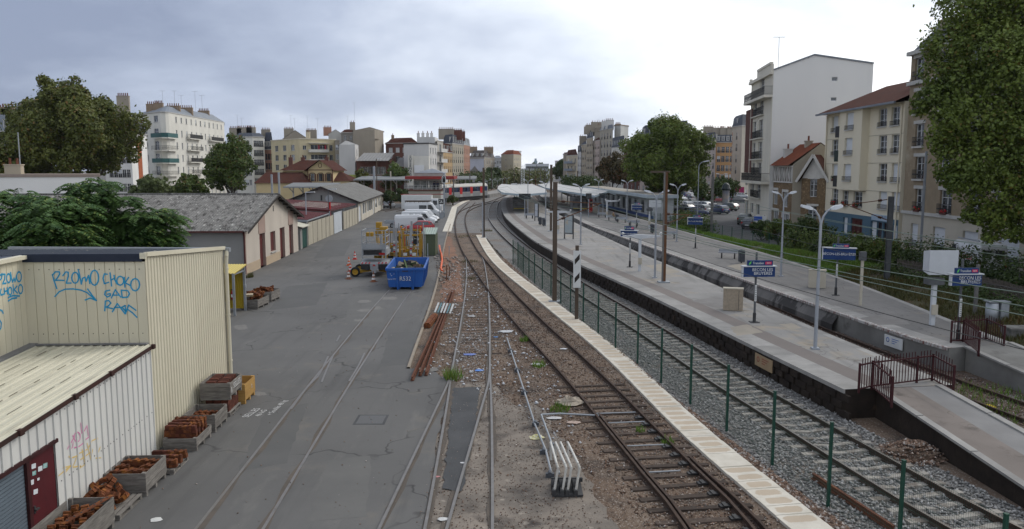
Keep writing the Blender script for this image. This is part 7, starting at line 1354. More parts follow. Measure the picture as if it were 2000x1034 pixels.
for r,z in enumerate(rows[:3]):put(MB().box(-1.2,.0,-.75,-.7,-.6,.5).box(-1.2,-1.15,-.7,0,-.6,.5).box(-1.2,0,-.75,0,-.72,-.6).mesh('black_balcony',mat('green_black_sheet',(.015,.03,.025),None,1,.6)if r==1 else IRON),'black_balcony',cbk,cA_,dc,bay0-.01,z)
for z in(5.75,8.55,11.3):put(MB().box(0,lc,-.03,-.003,0,.05).mesh('floor_line',mat('floor_line',(.33,.30,.24),None,1,.9)),'floor_line',cbk,cA_,dc,0,z)
GEO=mat('geranium_red',(.45,.02,.03),(.30,.03,.03),20,.8);rg=random.Random(3)
def flowers(t,P0,d,u,z):
 mb=MB()
 for k in range(16):x,y,zz_=rg.uniform(-.5,.5),rg.uniform(-.3,-.12),rg.uniform(0,.25);mb.mbox(Matrix.Translation((x,y,zz_))@Matrix.Rotation(rg.uniform(0,3),4,'X'),.12,.12,.1,0 if k%2 else 1)
 mb.box(-.5,.5,-.3,-.1,-.18,.0,2);put(mb.mesh('flower_box',[GEO,mat('plant_green',(.03,.07,.02),(.02,.05,.015),9,.8),BRN]),'flower_box',t,P0,d,u,z)
flowers(cbk,cA_,dc,U(1632,7),6.8);flowers(cbk,cA_,dc,bay0-.5,7.15);flowers(cbk,cA_,dc,U(1650,4),4.1);flowers(cbk,cA_,dc,U(1674,4),4.1);flowers(cbk,cA_,dc,U(1630,4),4.1)
for i,o in enumerate(gops):
 if i==1:put(MB().box(0,o[1]-o[0],.12,.18,0,o[3]-o[2]).box(.1,1.0,.09,.119,.2,2.0).box(1.2,2.1,.09,.119,.2,2.0).mesh('door',mat('mahogany_door',(.07,.016,.012),(.05,.012,.01),2,.45)),'door',cbk,cA_,dc,o[0],o[2])
 else:put(winmesh(o[1]-o[0],o[3]-o[2],'brown' if i in(3,4)else 'shut'),'window',cbk,cA_,dc,(o[0]+o[1])/2,o[2],.06)
sb=put(MB().box(0,U(1735,3)-U(1704,3),-.12,-.004,2.85,3.45).mesh('sign_board',mat('pale_blue_sign',(.30,.38,.46),None,1,.6)),'sign_board',cbk,cA_,dc,U(1704,3),0);o=text('lettering','CBL E. LEM',.32,mat('sign_navy',(.03,.05,.12),None,1,.6),sb,(3.0,-.13,3.25),ext=.005,sx=1.4)
mb=MB();zE,zR=14.25,17.2;ovc=nc*1.1;rm_=(cA_-nc*5.5,cB_-nc*5.5);e1_,e2_=cA_-dc*.4+ovc,cB_+dc*.3+ovc;mb.quad((*e1_,zE),(*e2_,zE),(*rm_[1],zR),(*(rm_[0]+dc*2.5),zR)).add([(*e1_,zE),(*(rm_[0]+dc*2.5),zR),(*(cD_-dc*.4-nc*.4),zE)],[(0,1,2)]).quad((*rm_[1],zR),(*(cC_-nc*.4),zE),(*(cD_-dc*.4-nc*.4),zE),(*(rm_[0]+dc*2.5),zR));mb.build('roof',TILE,cbk,True);MB().beam((*(e1_+nc*.05),zE-.08),(*(e2_+nc*.05),zE-.08),.18,.2).build('gutter',ZINC,cbk,True);MB().quad((*e1_,zE-.1),(*cA_,zE-.1),(*cB_,zE-.1),(*e2_,zE-.1)).build('soffit',BM,cbk,True)
for u in(.25,lc-.35):p=cA_+dc*u+nc*.12;MB().cyl((p.x,p.y,.5),(p.x,p.y,zE-.2),.07,n=8).build('downpipe',BM,cbk,True)
for px,bo,n_ in((1676,4.5,2),(1694,5,3),(1741,5,6)):u=U(px,17);p=cA_+dc*u-nc*bo;chimney(cbk,p.x,p.y,zr(186 if px<1700 else 178,p.y)-1.0,1.2 if n_<4 else 2.4,.6,.6,n_,GRB,POTD,PI/2)
antenna(cbk,cA_.x+6,77,16.5,4.6);put(MB().box(0,1.2,0,.05,0,.6).mesh('skylight',WHITE),'skylight',cbk,cA_-nc*2.8,dc,U(1725,16),16.2).rotation_euler.x=.5
# --- brick building at the right, behind the plane tree
bA_,bB_=Vector((36.95,75.6)),Vector((36.4,38));db=(bB_-bA_).normalized();nb=Vector((db.y,-db.x));lb_=(bB_-bA_).length;YBR=mat('tan_brick',(.26,.205,.14),(.22,.175,.12),1.5,.9,c3=(.33,.29,.22),s3=.5,t3=(.55,.7));CRB=wm('creambase',(.46,.42,.345))
bb_=thing('tan_brick_building','tan brick apartment house with cream ground floor behind the near plane tree','apartment building',(bA_.x,bA_.y,.5));U=lambda px,z=8:uY(px,bA_,db,z);ops=[];kd=[]
for r,z in enumerate((16.0,13.0,10.05,7.1,4.2)):
 for a_,b_ in((1786,1803),(1834,1857),(1890,1915),(1938,1966)):ops.append((U(a_,z),U(b_,z),z,z+2.0));kd.append('french')
gop=[(U(1778,2),U(1792,2),.9,3.0),(U(1821,2),U(1845,2),.9,3.0),(U(1879,2),U(1909,2),.9,3.0),(U(1950,2),U(1990,2),.9,3.0)]
mb=facade(MB(),bA_,db,lb_,4.0,18.6,ops,0,.22);facade(mb,bA_,db,lb_,.5,4.0,gop,1,.2);bC_,bD_=bB_-nb*11,bA_-nb*11
for p,q in((bB_,bC_),(bC_,bD_),(bD_,bA_)):mb.quad((*p,.5),(*q,.5),(*q,18.6),(*p,18.6))
mb.build('wall',[YBR,CRB],bb_,True)
for o,k in zip(ops,kd):put(winmesh(o[1]-o[0],2.0,k),'window',bb_,bA_,db,(o[0]+o[1])/2,o[2],.08);put(railmesh(o[1]-o[0]+.2,.8,'orn',.15),'balcony_railing',bb_,bA_,db,(o[0]+o[1])/2,o[2]);put(MB().box(-.25,o[1]-o[0]+.25,-.08,-.004,2.0,2.3).box(-.15,o[1]-o[0]+.15,-.22,-.004,-.18,-.02).mesh('lintel',SILL),'lintel',bb_,bA_,db,o[0],o[2])
for o in gop:put(winmesh(o[1]-o[0],2.1,'shut'),'window',bb_,bA_,db,(o[0]+o[1])/2,o[2],.04);put(railmesh(o[1]-o[0],.6,'orn'),'balcony_railing',bb_,bA_,db,(o[0]+o[1])/2,o[2])
put(MB().box(0,lb_,-.2,-.004,3.85,4.12).box(0,lb_,-.35,-.004,15.6,15.9).box(0,lb_,-.5,0,18.3,18.65).mesh('cornice',SILL),'cornice',bb_,bA_,db,0,0);u0=U(1816);put(MB().box(u0,u0+5.2,-.6,-.005,4.9,15.5).mesh('bay',CRB),'bay',bb_,bA_,db,0,0)if False else None
flowers(bb_,bA_,db,U(1794,4),4.3);flowers(bb_,bA_,db,U(1846,4),4.3);MB().add([(*bA_,18.66),(*bB_,18.66),(*(bB_-nb*2.5),21.3),(*(bA_-nb*2.5),21.3),(*(bB_-nb*11),21.3),(*(bA_-nb*11),21.3)],[(0,1,2,3),(3,2,4,5)]).build('roof',SLATE,bb_,True);chimney(bb_,bA_.x+2,bA_.y-2,19.5,1.2,.6,1.6,3,GRB,POTD)
# --- station building on the right platform
sB=thing('station_building','low flat-roofed station building with white walls and deep windows by the right platform','station building',(19.6,119,.5));sa,sb_=Vector((16.6,176)),Vector((20.9,118));ds=(sb_-sa).normalized();ns=Vector((ds.y,-ds.x));ls=(sb_-sa).length;so=[(ls-4-k*4.6,ls-1.2-k*4.6,1.2 if k%3 else .6,3.2)for k in range(11)];mb=facade(MB(),sa,ds,ls,.5,3.7,so,0,.3)
for p,q in((sb_,sb_-ns*3),(sb_-ns*3,sa-ns*3),(sa-ns*3,sa)):mb.quad((*p,.5),(*q,.5),(*q,3.7),(*p,3.7))
mb.build('wall',wm('stationwhite',(.44,.46,.46)),sB,True);A=[sa+ns*1.2,sb_+ns*1.2+ds*.8,sb_-ns*3.5+ds*.8,sa-ns*3.5];MB().prism([(p.x,p.y)for p in A],3.702,4.2).build('fascia',wm('stationfascia',(.40,.45,.48)),sB,True);MB().prism([(p.x,p.y)for p in[sa+ns*.9,sb_+ns*.9+ds*.5,sb_-ns*3.2+ds*.5,sa-ns*3.2]],4.203,4.24).build('roof',mat('gravel_roof',(.30,.27,.22),(.24,.22,.19),2,.95),sB,True)
for o in so:put(winmesh(o[1]-o[0],o[3]-o[2],'dark'),'window',sB,sa,ds,(o[0]+o[1])/2,o[2],.12)
put(MB().box(0,ls,-.05,-.004,.6,1.05).mesh('blue_band',mat('station_blue',(.05,.09,.22),None,1,.6)),'blue_band',sB,sa,ds,0,0)
# ================================================================== trees and plants
def leaves(name,parent,cen,rad,n,sz,m,r_in=.45,upb=.15,label=None,kind=None):
 cen=np.asarray(cen,float);rad=np.asarray(rad,float);w_=rad**1.8 if rad.ndim==1 else rad.mean(1)**2;ix=RNG.choice(len(cen),n,p=w_/w_.sum());d=RNG.normal(size=(n,3));d/=np.linalg.norm(d,axis=1)[:,None];d[:,2]+=upb*RNG.random(n)
 rr=r_in+(1.06-r_in)*RNG.random(n)**.45;rr=np.where(RNG.random(n)<.12,rr*(1+.45*RNG.random(n)),rr);R=rad[ix]if rad.ndim==2 else rad[ix][:,None];p=cen[ix]+d*rr[:,None]*R
 q=p*(1.6/rad.mean());keep=(np.sin(q[:,0]*2.1+1.3)*np.sin(q[:,1]*2.3+.4)*np.sin(q[:,2]*2.7+2.0)+.35*(RNG.random(n)-.5))>-.22;p=p[keep];d=d[keep];n=len(p)
 nn=d+RNG.normal(size=(n,3))*.75;nn[:,2]+=.35;nn/=np.linalg.norm(nn,axis=1)[:,None];t=np.cross(nn,RNG.normal(size=(n,3)));t/=np.linalg.norm(t,axis=1)[:,None];b=np.cross(nn,t);s_=sz*(.55+.8*RNG.random(n))[:,None]
 V=np.stack([p-t*s_*.5,p+b*s_*.36-nn*s_*.1,p+t*s_*.5,p-b*s_*.36-nn*s_*.1],1).reshape(-1,3);F=np.arange(4*n).reshape(n,4);o=root_of(parent).location if parent else(0,0,0)
 return link(name,npmesh(name,V-np.array(o),F,m),parent)
def blobs(c,r,nb,br=(.24,.40),seed=1,low=-.6):
 g=np.random.default_rng(seed);d=g.normal(size=(nb*3,3));d/=np.linalg.norm(d,axis=1)[:,None];d=d[d[:,2]>low][:nb];k=.45+.38*g.random(len(d));cen=np.array(c)+d*k[:,None]*np.array(r);rad=np.mean(r)*(br[0]+(br[1]-br[0])*g.random(len(d)))
 e=g.normal(size=(len(cen)*5,3));e/=np.linalg.norm(e,axis=1)[:,None];R5=np.repeat(rad,5);sub_=np.repeat(cen,5,0)+e*(R5*(.7+.45*g.random(len(R5))))[:,None]
 return np.vstack([cen,[c],sub_]),np.concatenate([rad*.8,[np.mean(r)*.5],R5*(.28+.22*g.random(len(R5)))])
BARK=mat('tree_bark',(.07,.058,.045),(.045,.038,.03),3,.95,bm=.5,bs=12)
def tree(label,x,y,z0,ztop,r,n,sz,m,nb=26,trunk=.35,cz=None,seed=1,name='tree',ell=1.0,br=(.24,.40),cat='tree',low=-.6,lean=(0,0),zlow=None):
 t=thing(name,label,cat,(x,y,z0));zl=zlow if zlow is not None else z0+(ztop-z0)*.18;h=(ztop-zl)/2;c=(x+lean[0],y+lean[1],zl+h);cen,rad=blobs(c,(r*.93,r*.93*ell,h*.93),nb,br,seed,low)
 leaves('crown',t,cen,rad,n,sz,m);mb=MB();g=random.Random(seed);top=Vector((c[0],c[1],zl+h*.7));b=Vector((x,y,z0-.2));mid=b.lerp(top,.4);mb.cyl(b,mid,trunk,trunk*.75,9).cyl(mid,top,trunk*.75,trunk*.2,8)
 for k in range(9):q=cen[g.randrange(len(cen))];s_=b.lerp(top,g.uniform(.3,.85));e_=Vector(q);m_=s_.lerp(e_,.5)+Vector((0,0,-.3));mb.cyl(s_,m_,trunk*.4,trunk*.25,6).cyl(m_,e_,trunk*.25,trunk*.07,5)
 mb.build('trunk',BARK,t,True);return t
LF1=leafmat('leaf_olive',(.046,.062,.014),(.14,.155,.033),(.16,.095,.025),.1,.25);LF2=leafmat('leaf_mid',(0.039,0.069,0.015),(0.116,0.162,0.034),(.13,.075,.02),.12,.3);LF3=leafmat('leaf_plane',(.042,.068,.013),(.165,.215,.04),(.13,.10,.02),.08,.35);LFR=leafmat('leaf_rusty',(0.036,0.034,0.014),(0.095,0.073,0.025),(.13,.05,.018),.25,.3);LFW=leafmat('leaf_willow',(0.055,0.077,0.022),(0.132,0.165,0.055),None,.1,.4);LFD=leafmat('leaf_hedge',(0.025,0.045,0.013),(0.070,0.105,0.025),(.09,.06,.02),.06,.5);LFA=leafmat('leaf_ailanthus',(.024,.06,.016),(.085,.155,.038),(.16,.21,.05),.15,.5)
tx=lambda px,Y:xr(px,Y,8)
tree('huge olive and rust coloured chestnut tree towering on the left',tx(147,108),108,0,zr(143,108),9.2,125000,.38,LF1,46,.6,seed=3,br=(.20,.36),zlow=2.5);tree('lower olive tree pressed against the left edge beside the huge chestnut',tx(5,100),100,0,zr(262,100),4.6,12000,.55,LF1,16,.3,seed=5,zlow=2)
tree('rounded dark green tree before the white corner apartment block',tx(451,140),140,0,zr(257,140),4.7,45000,.34,LF2,26,.35,seed=6,zlow=1.5);tree('pale drooping willow between chestnut and rounded tree',tx(305,145),145,0,zr(332,145),4.2,12000,.5,LFW,18,.3,seed=7,zlow=1);tree('mixed green shrub tree right of the willow',tx(368,150),150,0,zr(338,150),3.8,8000,.5,LF2,16,.25,seed=8,zlow=1)
tree('great plane tree standing by the car park between the station and the tower',tx(1303,130),130,.5,zr(206,130),7.9,120000,.33,LF3,46,.55,seed=12,br=(.2,.32),zlow=.6,low=-.9);tree('rust brown tree in front of the right row of houses',tx(1197,200),200,.5,zr(291,200),4.8,30000,.4,LFR,22,.35,seed=13,zlow=2)
np_=thing('tree','near plane tree whose leafy branches fill the right edge','tree',(32.5,50,.5));cen,rad=[],[]
g=np.random.default_rng(21)
for px,py,Y,r in((1900,20,50,2.6),(1990,40,50,3),(1850,90,49,1.7),(1930,110,48,2.4),(1830,150,49,1.35),(1890,170,48,2.0),(1975,180,47,2.5),(1830,205,48,1.3),(1900,240,47,2.0),(1985,260,47,2.4),(1850,265,48,1.35),(1868,315,47,1.4),(1930,320,46,1.8),(1990,340,46,1.8),(1890,365,46,1.3),(1945,385,46,1.4),(1905,415,46,.8),(1985,410,46,1.3),(1938,425,45.5,.9),(1960,450,45.5,.65),(1935,466,45.5,.5),(1985,460,45.5,.6),(2060,100,51,4),(2060,300,49,3.6),(1960,-60,51,3.4),(2080,-60,52,4.5),(2120,420,48,3)):q=at(px,py,Y);cen.append(q);rad.append(r)
cen=np.array(cen);rad=np.array(rad);sub=[c+(lambda v:v/np.linalg.norm(v))(g.normal(size=3))*r*.75 for c,r in zip(cen,rad)for _ in range(4)];leaves('crown',np_,np.vstack([cen,sub]),np.append(rad*.85,np.repeat(rad*.42,4)),115000,.22,LF3,.3);mb=MB();b0=Vector((33.2,50.5,.3));tp=Vector((32.5,50,15));mb.cyl(b0,b0.lerp(tp,.4),.42,.32,10).cyl(b0.lerp(tp,.4),tp,.32,.1,8)
for k in range(0,22):e_=Vector(cen[k]);s_=b0.lerp(tp,.22+.03*k);mm=s_.lerp(e_,.55)+Vector((0,0,.5));mb.cyl(s_,mm,.12,.07,6).cyl(mm,e_,.07,.02,5)
mb.build('trunk',BARK,np_,True)
def ailanthus(label,x,y,z0,c,r,nf,seed):
 t=thing('ailanthus_tree',label,'tree',(x,y,z0),0,'ailanthus trees behind the near warehouse');g=np.random.default_rng(seed);nb=44;bc=g.normal(size=(nb,3));bc/=np.linalg.norm(bc,axis=1)[:,None];bc[:,2]=np.abs(bc[:,2]);bc=np.array(c)+bc*np.array(r)*(.1+.68*g.random(nb))[:,None];d=g.normal(size=(nf,3));d/=np.linalg.norm(d,axis=1)[:,None];d[:,2]=np.abs(d[:,2])*.9-.15;o=bc[g.integers(0,nb,nf)]+d*(.25+.55*g.random(nf))[:,None]
 a=np.arctan2(d[:,1],d[:,0])+g.normal(size=nf)*.7;h=np.stack([np.cos(a),np.sin(a),np.zeros(nf)],1);sd_=np.stack([-np.sin(a),np.cos(a),np.zeros(nf)],1);Ln=.45+.4*g.random(nf);up=np.array([0,0,1.0]);k=7;Q=[]
 for i in range(k):
  tt=(i+1)/k;p=o+h*(Ln*tt)[:,None]+up*((.5*tt-.75*tt*tt)*Ln)[:,None]
  for s_ in(-1,1):
   ll=.26*(1-.5*abs(tt-.45));v=sd_*s_*.85+h*.35-up*(.35+.2*g.random(nf))[:,None];v/=np.linalg.norm(v,axis=1)[:,None];e_=p+v*ll;mdp=p+v*ll*.45;wv=np.cross(v,up);wv/=np.linalg.norm(wv,axis=1)[:,None];Q.append(np.stack([p,mdp+wv*.06,e_,mdp-wv*.06],1))
 V=np.stack(Q,1).reshape(-1,3);link('crown',npmesh('crown',V-np.array(t.location),np.arange(len(V)).reshape(-1,4),LFA),t);mb=MB();gg=random.Random(seed)
 for j in range(12):e_=o[gg.randrange(nf)];mb.cyl((x+gg.uniform(-.4,.4),y,z0),(x,y,z0+2.2),.12,.1,7,caps=False)if j<2 else mb.cyl((x,y,z0+2.0),e_,.07,.02,5)
 mb.build('trunk',BARK,t,True)
for i,(px,pyt,pyb,wpx,Y,nf,lb)in enumerate(((20,352,500,95,37,1700,'ailanthus tree with feathery leaves at the left edge behind the navy roof'),(185,330,500,100,38,2800,'tallest ailanthus tree with feathery leaves in front of the low white building'),(270,382,500,70,39,1500,'ailanthus tree reaching right in front of the corrugated warehouse roof'),(100,368,500,95,36,2000,'low ailanthus tree between the two taller ones behind the navy roof'))):
 zt,zb=zr(pyt,Y),zr(pyb,Y);ailanthus(lb,tx(px,Y),Y,0,(tx(px,Y),Y,zb+.2),(wpx*Y/1560*1.05,2.2,(zt-zb)*.98),nf,30+i)
for px,pyt,Y,r,m,lb in((706,322,205,2.6,LF1,'small reddish green tree before the brick workshop'),(770,315,205,4.6,LF2,'dark round tree beside the vertical shop sign'),(762,366,160,1.6,LFD,'dark clipped shrub by the silver car'),(786,362,165,1.5,LFD,'second dark shrub by the signal cabin'),(884,385,178,1.7,LFW,'pale bushy shrub at the corner of the signal cabin'),(1050,316,640,8,LFD,'far dark round tree beside the distant tower'),(1098,308,400,7,LFD,'dark tree at the start of the right row of houses'),(965,326,360,5,LFD,'dark tree beside the lilac wall on the left'),(1375,345,160,3,LFD,'dark street tree under the pink and white house'),(1418,340,165,3.4,LFD,'dark street tree under the orange house')):tree(lb,tx(px,Y),Y,0,zr(pyt,Y),r,5000,.5*Y/190,m,12,.2,seed=int(px),zlow=.6)
def hedge(label,pts,w_,h,n,sz,m,name='hedge',cat='hedge',z0=0):
 P=[Vector(p)for p in pts];t=thing(name,label,cat,(P[0].x,P[0].y,z0));S_=resamp(P,w_*.55);cen=[(p.x+random.uniform(-.3,.3)*w_,p.y,z0+h*f)for p,a in S_ for f in(.3,.68)];rad=[w_*random.uniform(.5,.75)for _ in cen];leaves('foliage',t,cen,rad,n,sz,m,.5);mb=MB()
 for p,a in S_[::2]:mb.cyl((p.x,p.y,z0-.1),(p.x,p.y,z0+h*.6),.05,n=5)
 stuff(mb.build('stems',BARK,t,True));return t
hedge('long dark green hedge behind the canopies on the right',[(tx(1105,260),262),(tx(1168,225),226)],3,5.6,9000,.6,LFD);hedge('row of dark trees behind the far left platform',[(tx(890,262),262),(tx(962,330),330)],4,6,9000,.8,LFD,'tree_row','tree row');hedge('dark wooded cutting beyond the canopies toward the footbridge',[(tx(950,400),400),(tx(1070,440),440)],6,6,8000,1.0,LF1,'tree_row','tree row')
for px,py,pyb,r,Y,m,lb in((1487,425,470,1.4,84,LFD,'small dark bush beside the white notice board'),(1522,425,480,1.9,78,LF2,'rounded bush between notice board and large bush'),(1580,418,495,2.5,72,LFD,'large dark bush under the stone house'),(1655,470,520,1.5,62,LFD,'low bush under the blue ground floor'),(1712,458,530,2.2,60,LF2,'wide bush beside the dark catenary pole'),(1610,470,510,1.6,67,LFD,'bush joining large bush and low bush')):zb,zt=.3,zr(py,Y);tree(lb,xr(px,Y,2),Y,zb,zt,r,6500,.2,m,14,.08,seed=px,name='bush',cat='bush',zlow=zb-.2,low=-.2)
hedge('dark overgrown hedge between the wooden palings and the white van',[(28.9,57),(29.3,50),(29.0,42),(28.2,34)],1.7,2.2,22000,.17,LFD,z0=.4);hedge('overgrown shrubs filling the bank below the blue ground floor',[(25.6,73),(27.3,65),(28.3,58)],1.6,1.7,16000,.18,LF2,z0=.5);hedge('low brush on the near bank before the wooden palings',[(25.2,54),(25.6,46),(25.4,37)],1.1,.8,9000,.15,LFD,z0=.5);hedge('low leafy hedge along the car park edge above the grass',[(22.6,92),(21.6,104)],1.6,1.8,6000,.22,LF2,z0=.4)
def tufts(name,polys,n,h,wd,m,label,zf,bias=1.0,lean=.5):
 P0=np.concatenate([np.array([(p[0],p[1])for p in q])for q in polys]);lo=P0.min(0);hi=P0.max(0);xs,ys,got=[],[],0
 while got<n:
  y=lo[1]+(hi[1]-lo[1])*RNG.random(n*3)**bias;x=lo[0]+(hi[0]-lo[0])*RNG.random(n*3);q=np.zeros(n*3,bool)
  for P in polys:q|=ins(P,x,y)
  q&=(np.sin(x*1.7+1)*np.sin(y*1.1)+RNG.random(n*3))>.15;xs.append(x[q]);ys.append(y[q]);got+=q.sum()
 x=np.concatenate(xs)[:n];y=np.concatenate(ys)[:n];z=zf(x,y)if callable(zf)else np.full(n,zf);a=RNG.random(n)*6.28;hh=h*(.4+.8*RNG.random(n));p=np.stack([x,y,z],1);s_=np.stack([np.cos(a),np.sin(a),0*a],1)*wd;tp=p+np.stack([np.cos(a+1.5)*hh*lean,np.sin(a+1.5)*hh*lean,hh],1);V=np.stack([p-s_,p+s_,tp],1).reshape(-1,3)
 return stuff(link(name,npmesh(name,V,np.arange(3*n).reshape(n,3),m)),label)
# grassy bank
def p2r(y):return np.interp(y,[p.y for p in p2R],[p.x for p in p2R])
def stx(y):return np.interp(y,[30,60,70,88,120],[29.0,29.5,26,22,21])
def bankz(x,y):u=np.clip((x-p2r(y))/(stx(y)-p2r(y)),0,1);return .22+.3*u+.55*np.sin(PI*np.clip(u*1.05,0,1))**2+.06*np.sin(x*2.3)*np.sin(y*1.3)
gy=np.linspace(18,118,110);V=[];F=[]
for y in gy:
 for k in range(16):x=p2r(y)+.02+(stx(y)+.6-p2r(y))*k/15;V.append((x,y,float(bankz(x,y))))
for i in range(109):
 for k in range(15):F.append((i*16+k,i*16+k+1,i*16+k+17,i*16+k+16))
EARTH=mat('bank_earth',(.07,.05,.032),(.045,.055,.02),.5,.95,bm=.6,bs=8,c3=(.10,.06,.035),s3=1.1,t3=(.55,.7));struct(link('grass_bank',npmesh('grass_bank',V,F,EARTH,True)))
def bpoly(y0,y1,u0,u1):ys=np.linspace(y0,y1,24);return[(p2r(y)+(stx(y)-p2r(y))*u0,y)for y in ys]+[(p2r(y)+(stx(y)-p2r(y))*u1,y)for y in ys[::-1]]
GR=leafmat('grass_green',(.065,.12,.016),(.15,.26,.035),(.16,.15,.04),.2,.4);GRY=leafmat('grass_dry',(.05,.06,.018),(.11,.10,.035),(.12,.07,.02),.3,.6)
tufts('grass',[bpoly(56,100,.08,.95)],42000,.34,.025,GR,'bright green grass on the bank',bankz);tufts('grass',[bpoly(30,57,.12,.98)],26000,.3,.025,GRY,'thin dry grass and leaf litter on the near bank',bankz);tufts('grass',[[(14.9,27.8),(17.3,29.5),(19.5,27),(23,14),(19.5,14),(16.5,22)]],2600,.28,.02,GR,'weeds in the dirt between the ramps',-.03,1.2)
YF=mat('yellow_flower',(.55,.45,.02),None,1,.7);rocks('yellow_flowers',[[(16.0,24),(17.4,26.5),(19,22),(18,18)]],260,.04,.08,YF,'tiny yellow flowers among the weeds between the ramps',.2,1,1)
for px,py,r,n,h in((887,738,.4,150,.42),(1052,714,.3,90,.25),(1092,800,.35,110,.25),(1024,665,.25,90,.25),(918,545,.4,60,.2),(918,512,.8,110,.22),(908,462,1.5,240,.14),(1305,868,.2,60,.25),(1250,842,.15,40,.2),(845,452,.5,100,.3),(950,452,.8,160,.3),(485,542,.35,200,.4)):c=G(px,py);tufts('weeds',[[(c.x+r*math.cos(a),c.y+r*1.5*math.sin(a))for a in np.linspace(0,6.0,10)]],n,h,.02,GRY if py<600 else GR,'weed clump',-.02)
# ================================================================== platform furniture
LG=mat('lamp_grey',(.33,.35,.38),(.28,.30,.33),2,.45,metal=.2);LH=mat('lamp_head',(.50,.52,.54),(.42,.44,.46),2,.4)
LMP={}
def lamp(label,px,py,z0,top,two=True,r=.055,sp=.56,group='double-headed platform lamps',nm='platform_lamp'):
 p=G(px,py,z0);t=thing(nm,label,'street lamp',p,0,group);h=zr(top,p.y)-z0;MB().cyl((0,0,0),(0,0,h*.5),r*1.35,r*1.2,10).cyl((0,0,h*.5),(0,0,h-.55),r*1.1,r*.9,10).build('pole',LG,t);MB().box(-.14,.14,-.14,.14,0,.06).build('base',LG,t)
 for s_ in((-1,1)if two else(1,)):
  a=[(0,0,h-.6),(s_*sp*.15,0,h-.3),(s_*sp*.42,0,h-.08),(s_*sp*.7,0,h)];o=MB().tube(a,r*.75,8).build('arm',LG,t);q=MB().loft([[(x,-w_,z),(x,w_,z),(x,w_*.6,z+e),(x,-w_*.6,z+e)]for x,w_,z,e in((s_*sp*.62,.07,h-.04,.08),(s_*sp*.85,.15,h-.04,.15),(s_*sp*1.35,.13,h+.05,.11),(s_*sp*1.45,.05,h+.09,.04))][::s_]).build('head',LH,t)
 return t
for px,py,z,tp,lb in((1592,682,.95,408,'large double-headed lamp nearest the camera on the first platform'),(1279,543,.95,376,'double-headed lamp on the first platform beside the rusty steel pole'),(1134,478,.95,362,'double-headed lamp on the first platform before the poster panel'),(1065.6,442,.95,356,'double-headed lamp by the two bins on the first platform'),(1031,421,.95,352,'double-headed lamp right in front of the first canopy'),(1525,540,.95,378,'double-headed lamp on the second platform below the tall tower'),(1321.6,472,.95,362,'double-headed lamp on the second platform between bench and blue sign'),(1224,432,.95,354,'double-headed lamp on the second platform by the seated person'),(1168.7,414,.95,352,'double-headed lamp on the second platform beside its canopy')):lamp(lb,px,py,z,tp)
for px,py,tp,Y,lb,tw_ in((1362,436,316,84,'tall single street lamp rising in front of the great tree',False),(1507,440,306,95,'tall single street lamp before the stone house',False),(1408,390,340,140,'double street lamp behind the parked cars',True)):lamp(lb,px,py,.5,tp,tw_,.06,1.0,'street lamps by the car park','street_lamp')
NAVY=mat('sign_blue',(.012,.035,.12),(.016,.045,.14),2,.45);SGP=mat('sign_post',(.10,.105,.11),(.07,.075,.08),3,.5);LIM=mat('logo_green',(.12,.5,.08),None,1,.5);PKL=mat('logo_red',(.55,.03,.09),None,1,.5)
def sign(label,px,py,x0,x1,ya,yb,sx0,sx1,sa_,sb_,two,rz=0.0):
 p=G(px,py,.95);Y=p.y;t=thing('station_sign',label,'station sign',p,rz,'station name signs');k=Y/1560;X=lambda q:(q-px)*k;Z=lambda q:zr(q,Y)-.95;MB().cyl((0,0,0),(0,0,Z(sa_)+.35),.05,n=10).build('post',SGP,t);MB().cyl((0,0,0),(0,0,.45),.075,n=10).box(-.2,.2,-.2,.2,0,.03).build('post_foot',DARK,t)
 b=MB().box(X(x0),X(x1),-.2,-.06,Z(yb),Z(ya)).build('name_panel',NAVY,t);MB().box(X(x0)-.06,X(x1)+.06,-.26,.1,Z(ya)+.002,Z(ya)+.05).box(X(x0)-.05,X(x0)-.002,-.21,-.05,Z(yb),Z(ya)).build('panel_cap',LH,t);w_=X(x1)-X(x0);h=Z(ya)-Z(yb)
 if two:text('lettering','BECON LES\n BRUYÈRES',h*.43,WHITE,b,(X(x0)+w_*.6,-.205,(Z(ya)+Z(yb))/2+h*.02),sx=.95)
 else:text('lettering','BÉCON-LES-BRUYÈRES',w_*.112,WHITE,b,(X(x0)+w_*.5,-.205,(Z(ya)+Z(yb))/2),sx=.9)
 s_=MB().box(X(sx0),X(sx1),-.19,-.07,Z(sb_),Z(sa_)).build('logo_panel',NAVY,t);h=Z(sa_)-Z(sb_);w_=X(sx1)-X(sx0);text('lettering','Transilien',h*.62,WHITE,s_,(X(sx0)+w_*.42,-.195,(Z(sa_)+Z(sb_))/2),sx=.8);zc=(Z(sa_)+Z(sb_))/2;MB().box(X(sx0)+w_*.7,X(sx0)+w_*.95,-.195,-.191,zc-h*.22,zc+h*.25).build('red_logo',PKL,s_);text('lettering','SNCF',h*.36,WHITE,s_,(X(sx0)+w_*.825,-.198,zc),sx=.8);MB().add([(X(sx0)+w_*.04,-.195,zc-h*.35),(X(sx0)+w_*.12,-.195,zc-h*.1),(X(sx0)+w_*.15,-.195,zc+h*.4),(X(sx0)+w_*.07,-.195,zc+h*.1)],[(0,1,2,3)]).build('green_logo',LIM,s_)
 MB().box(-.045,.045,-.075,-.052,1.0,1.75).build('number_strip',WHITE,t)
 for j in range(8):MB().box(-.03,.03,-.079,-.0755,1.05+j*.085,1.08+j*.085).build('number_mark',DARK,t)
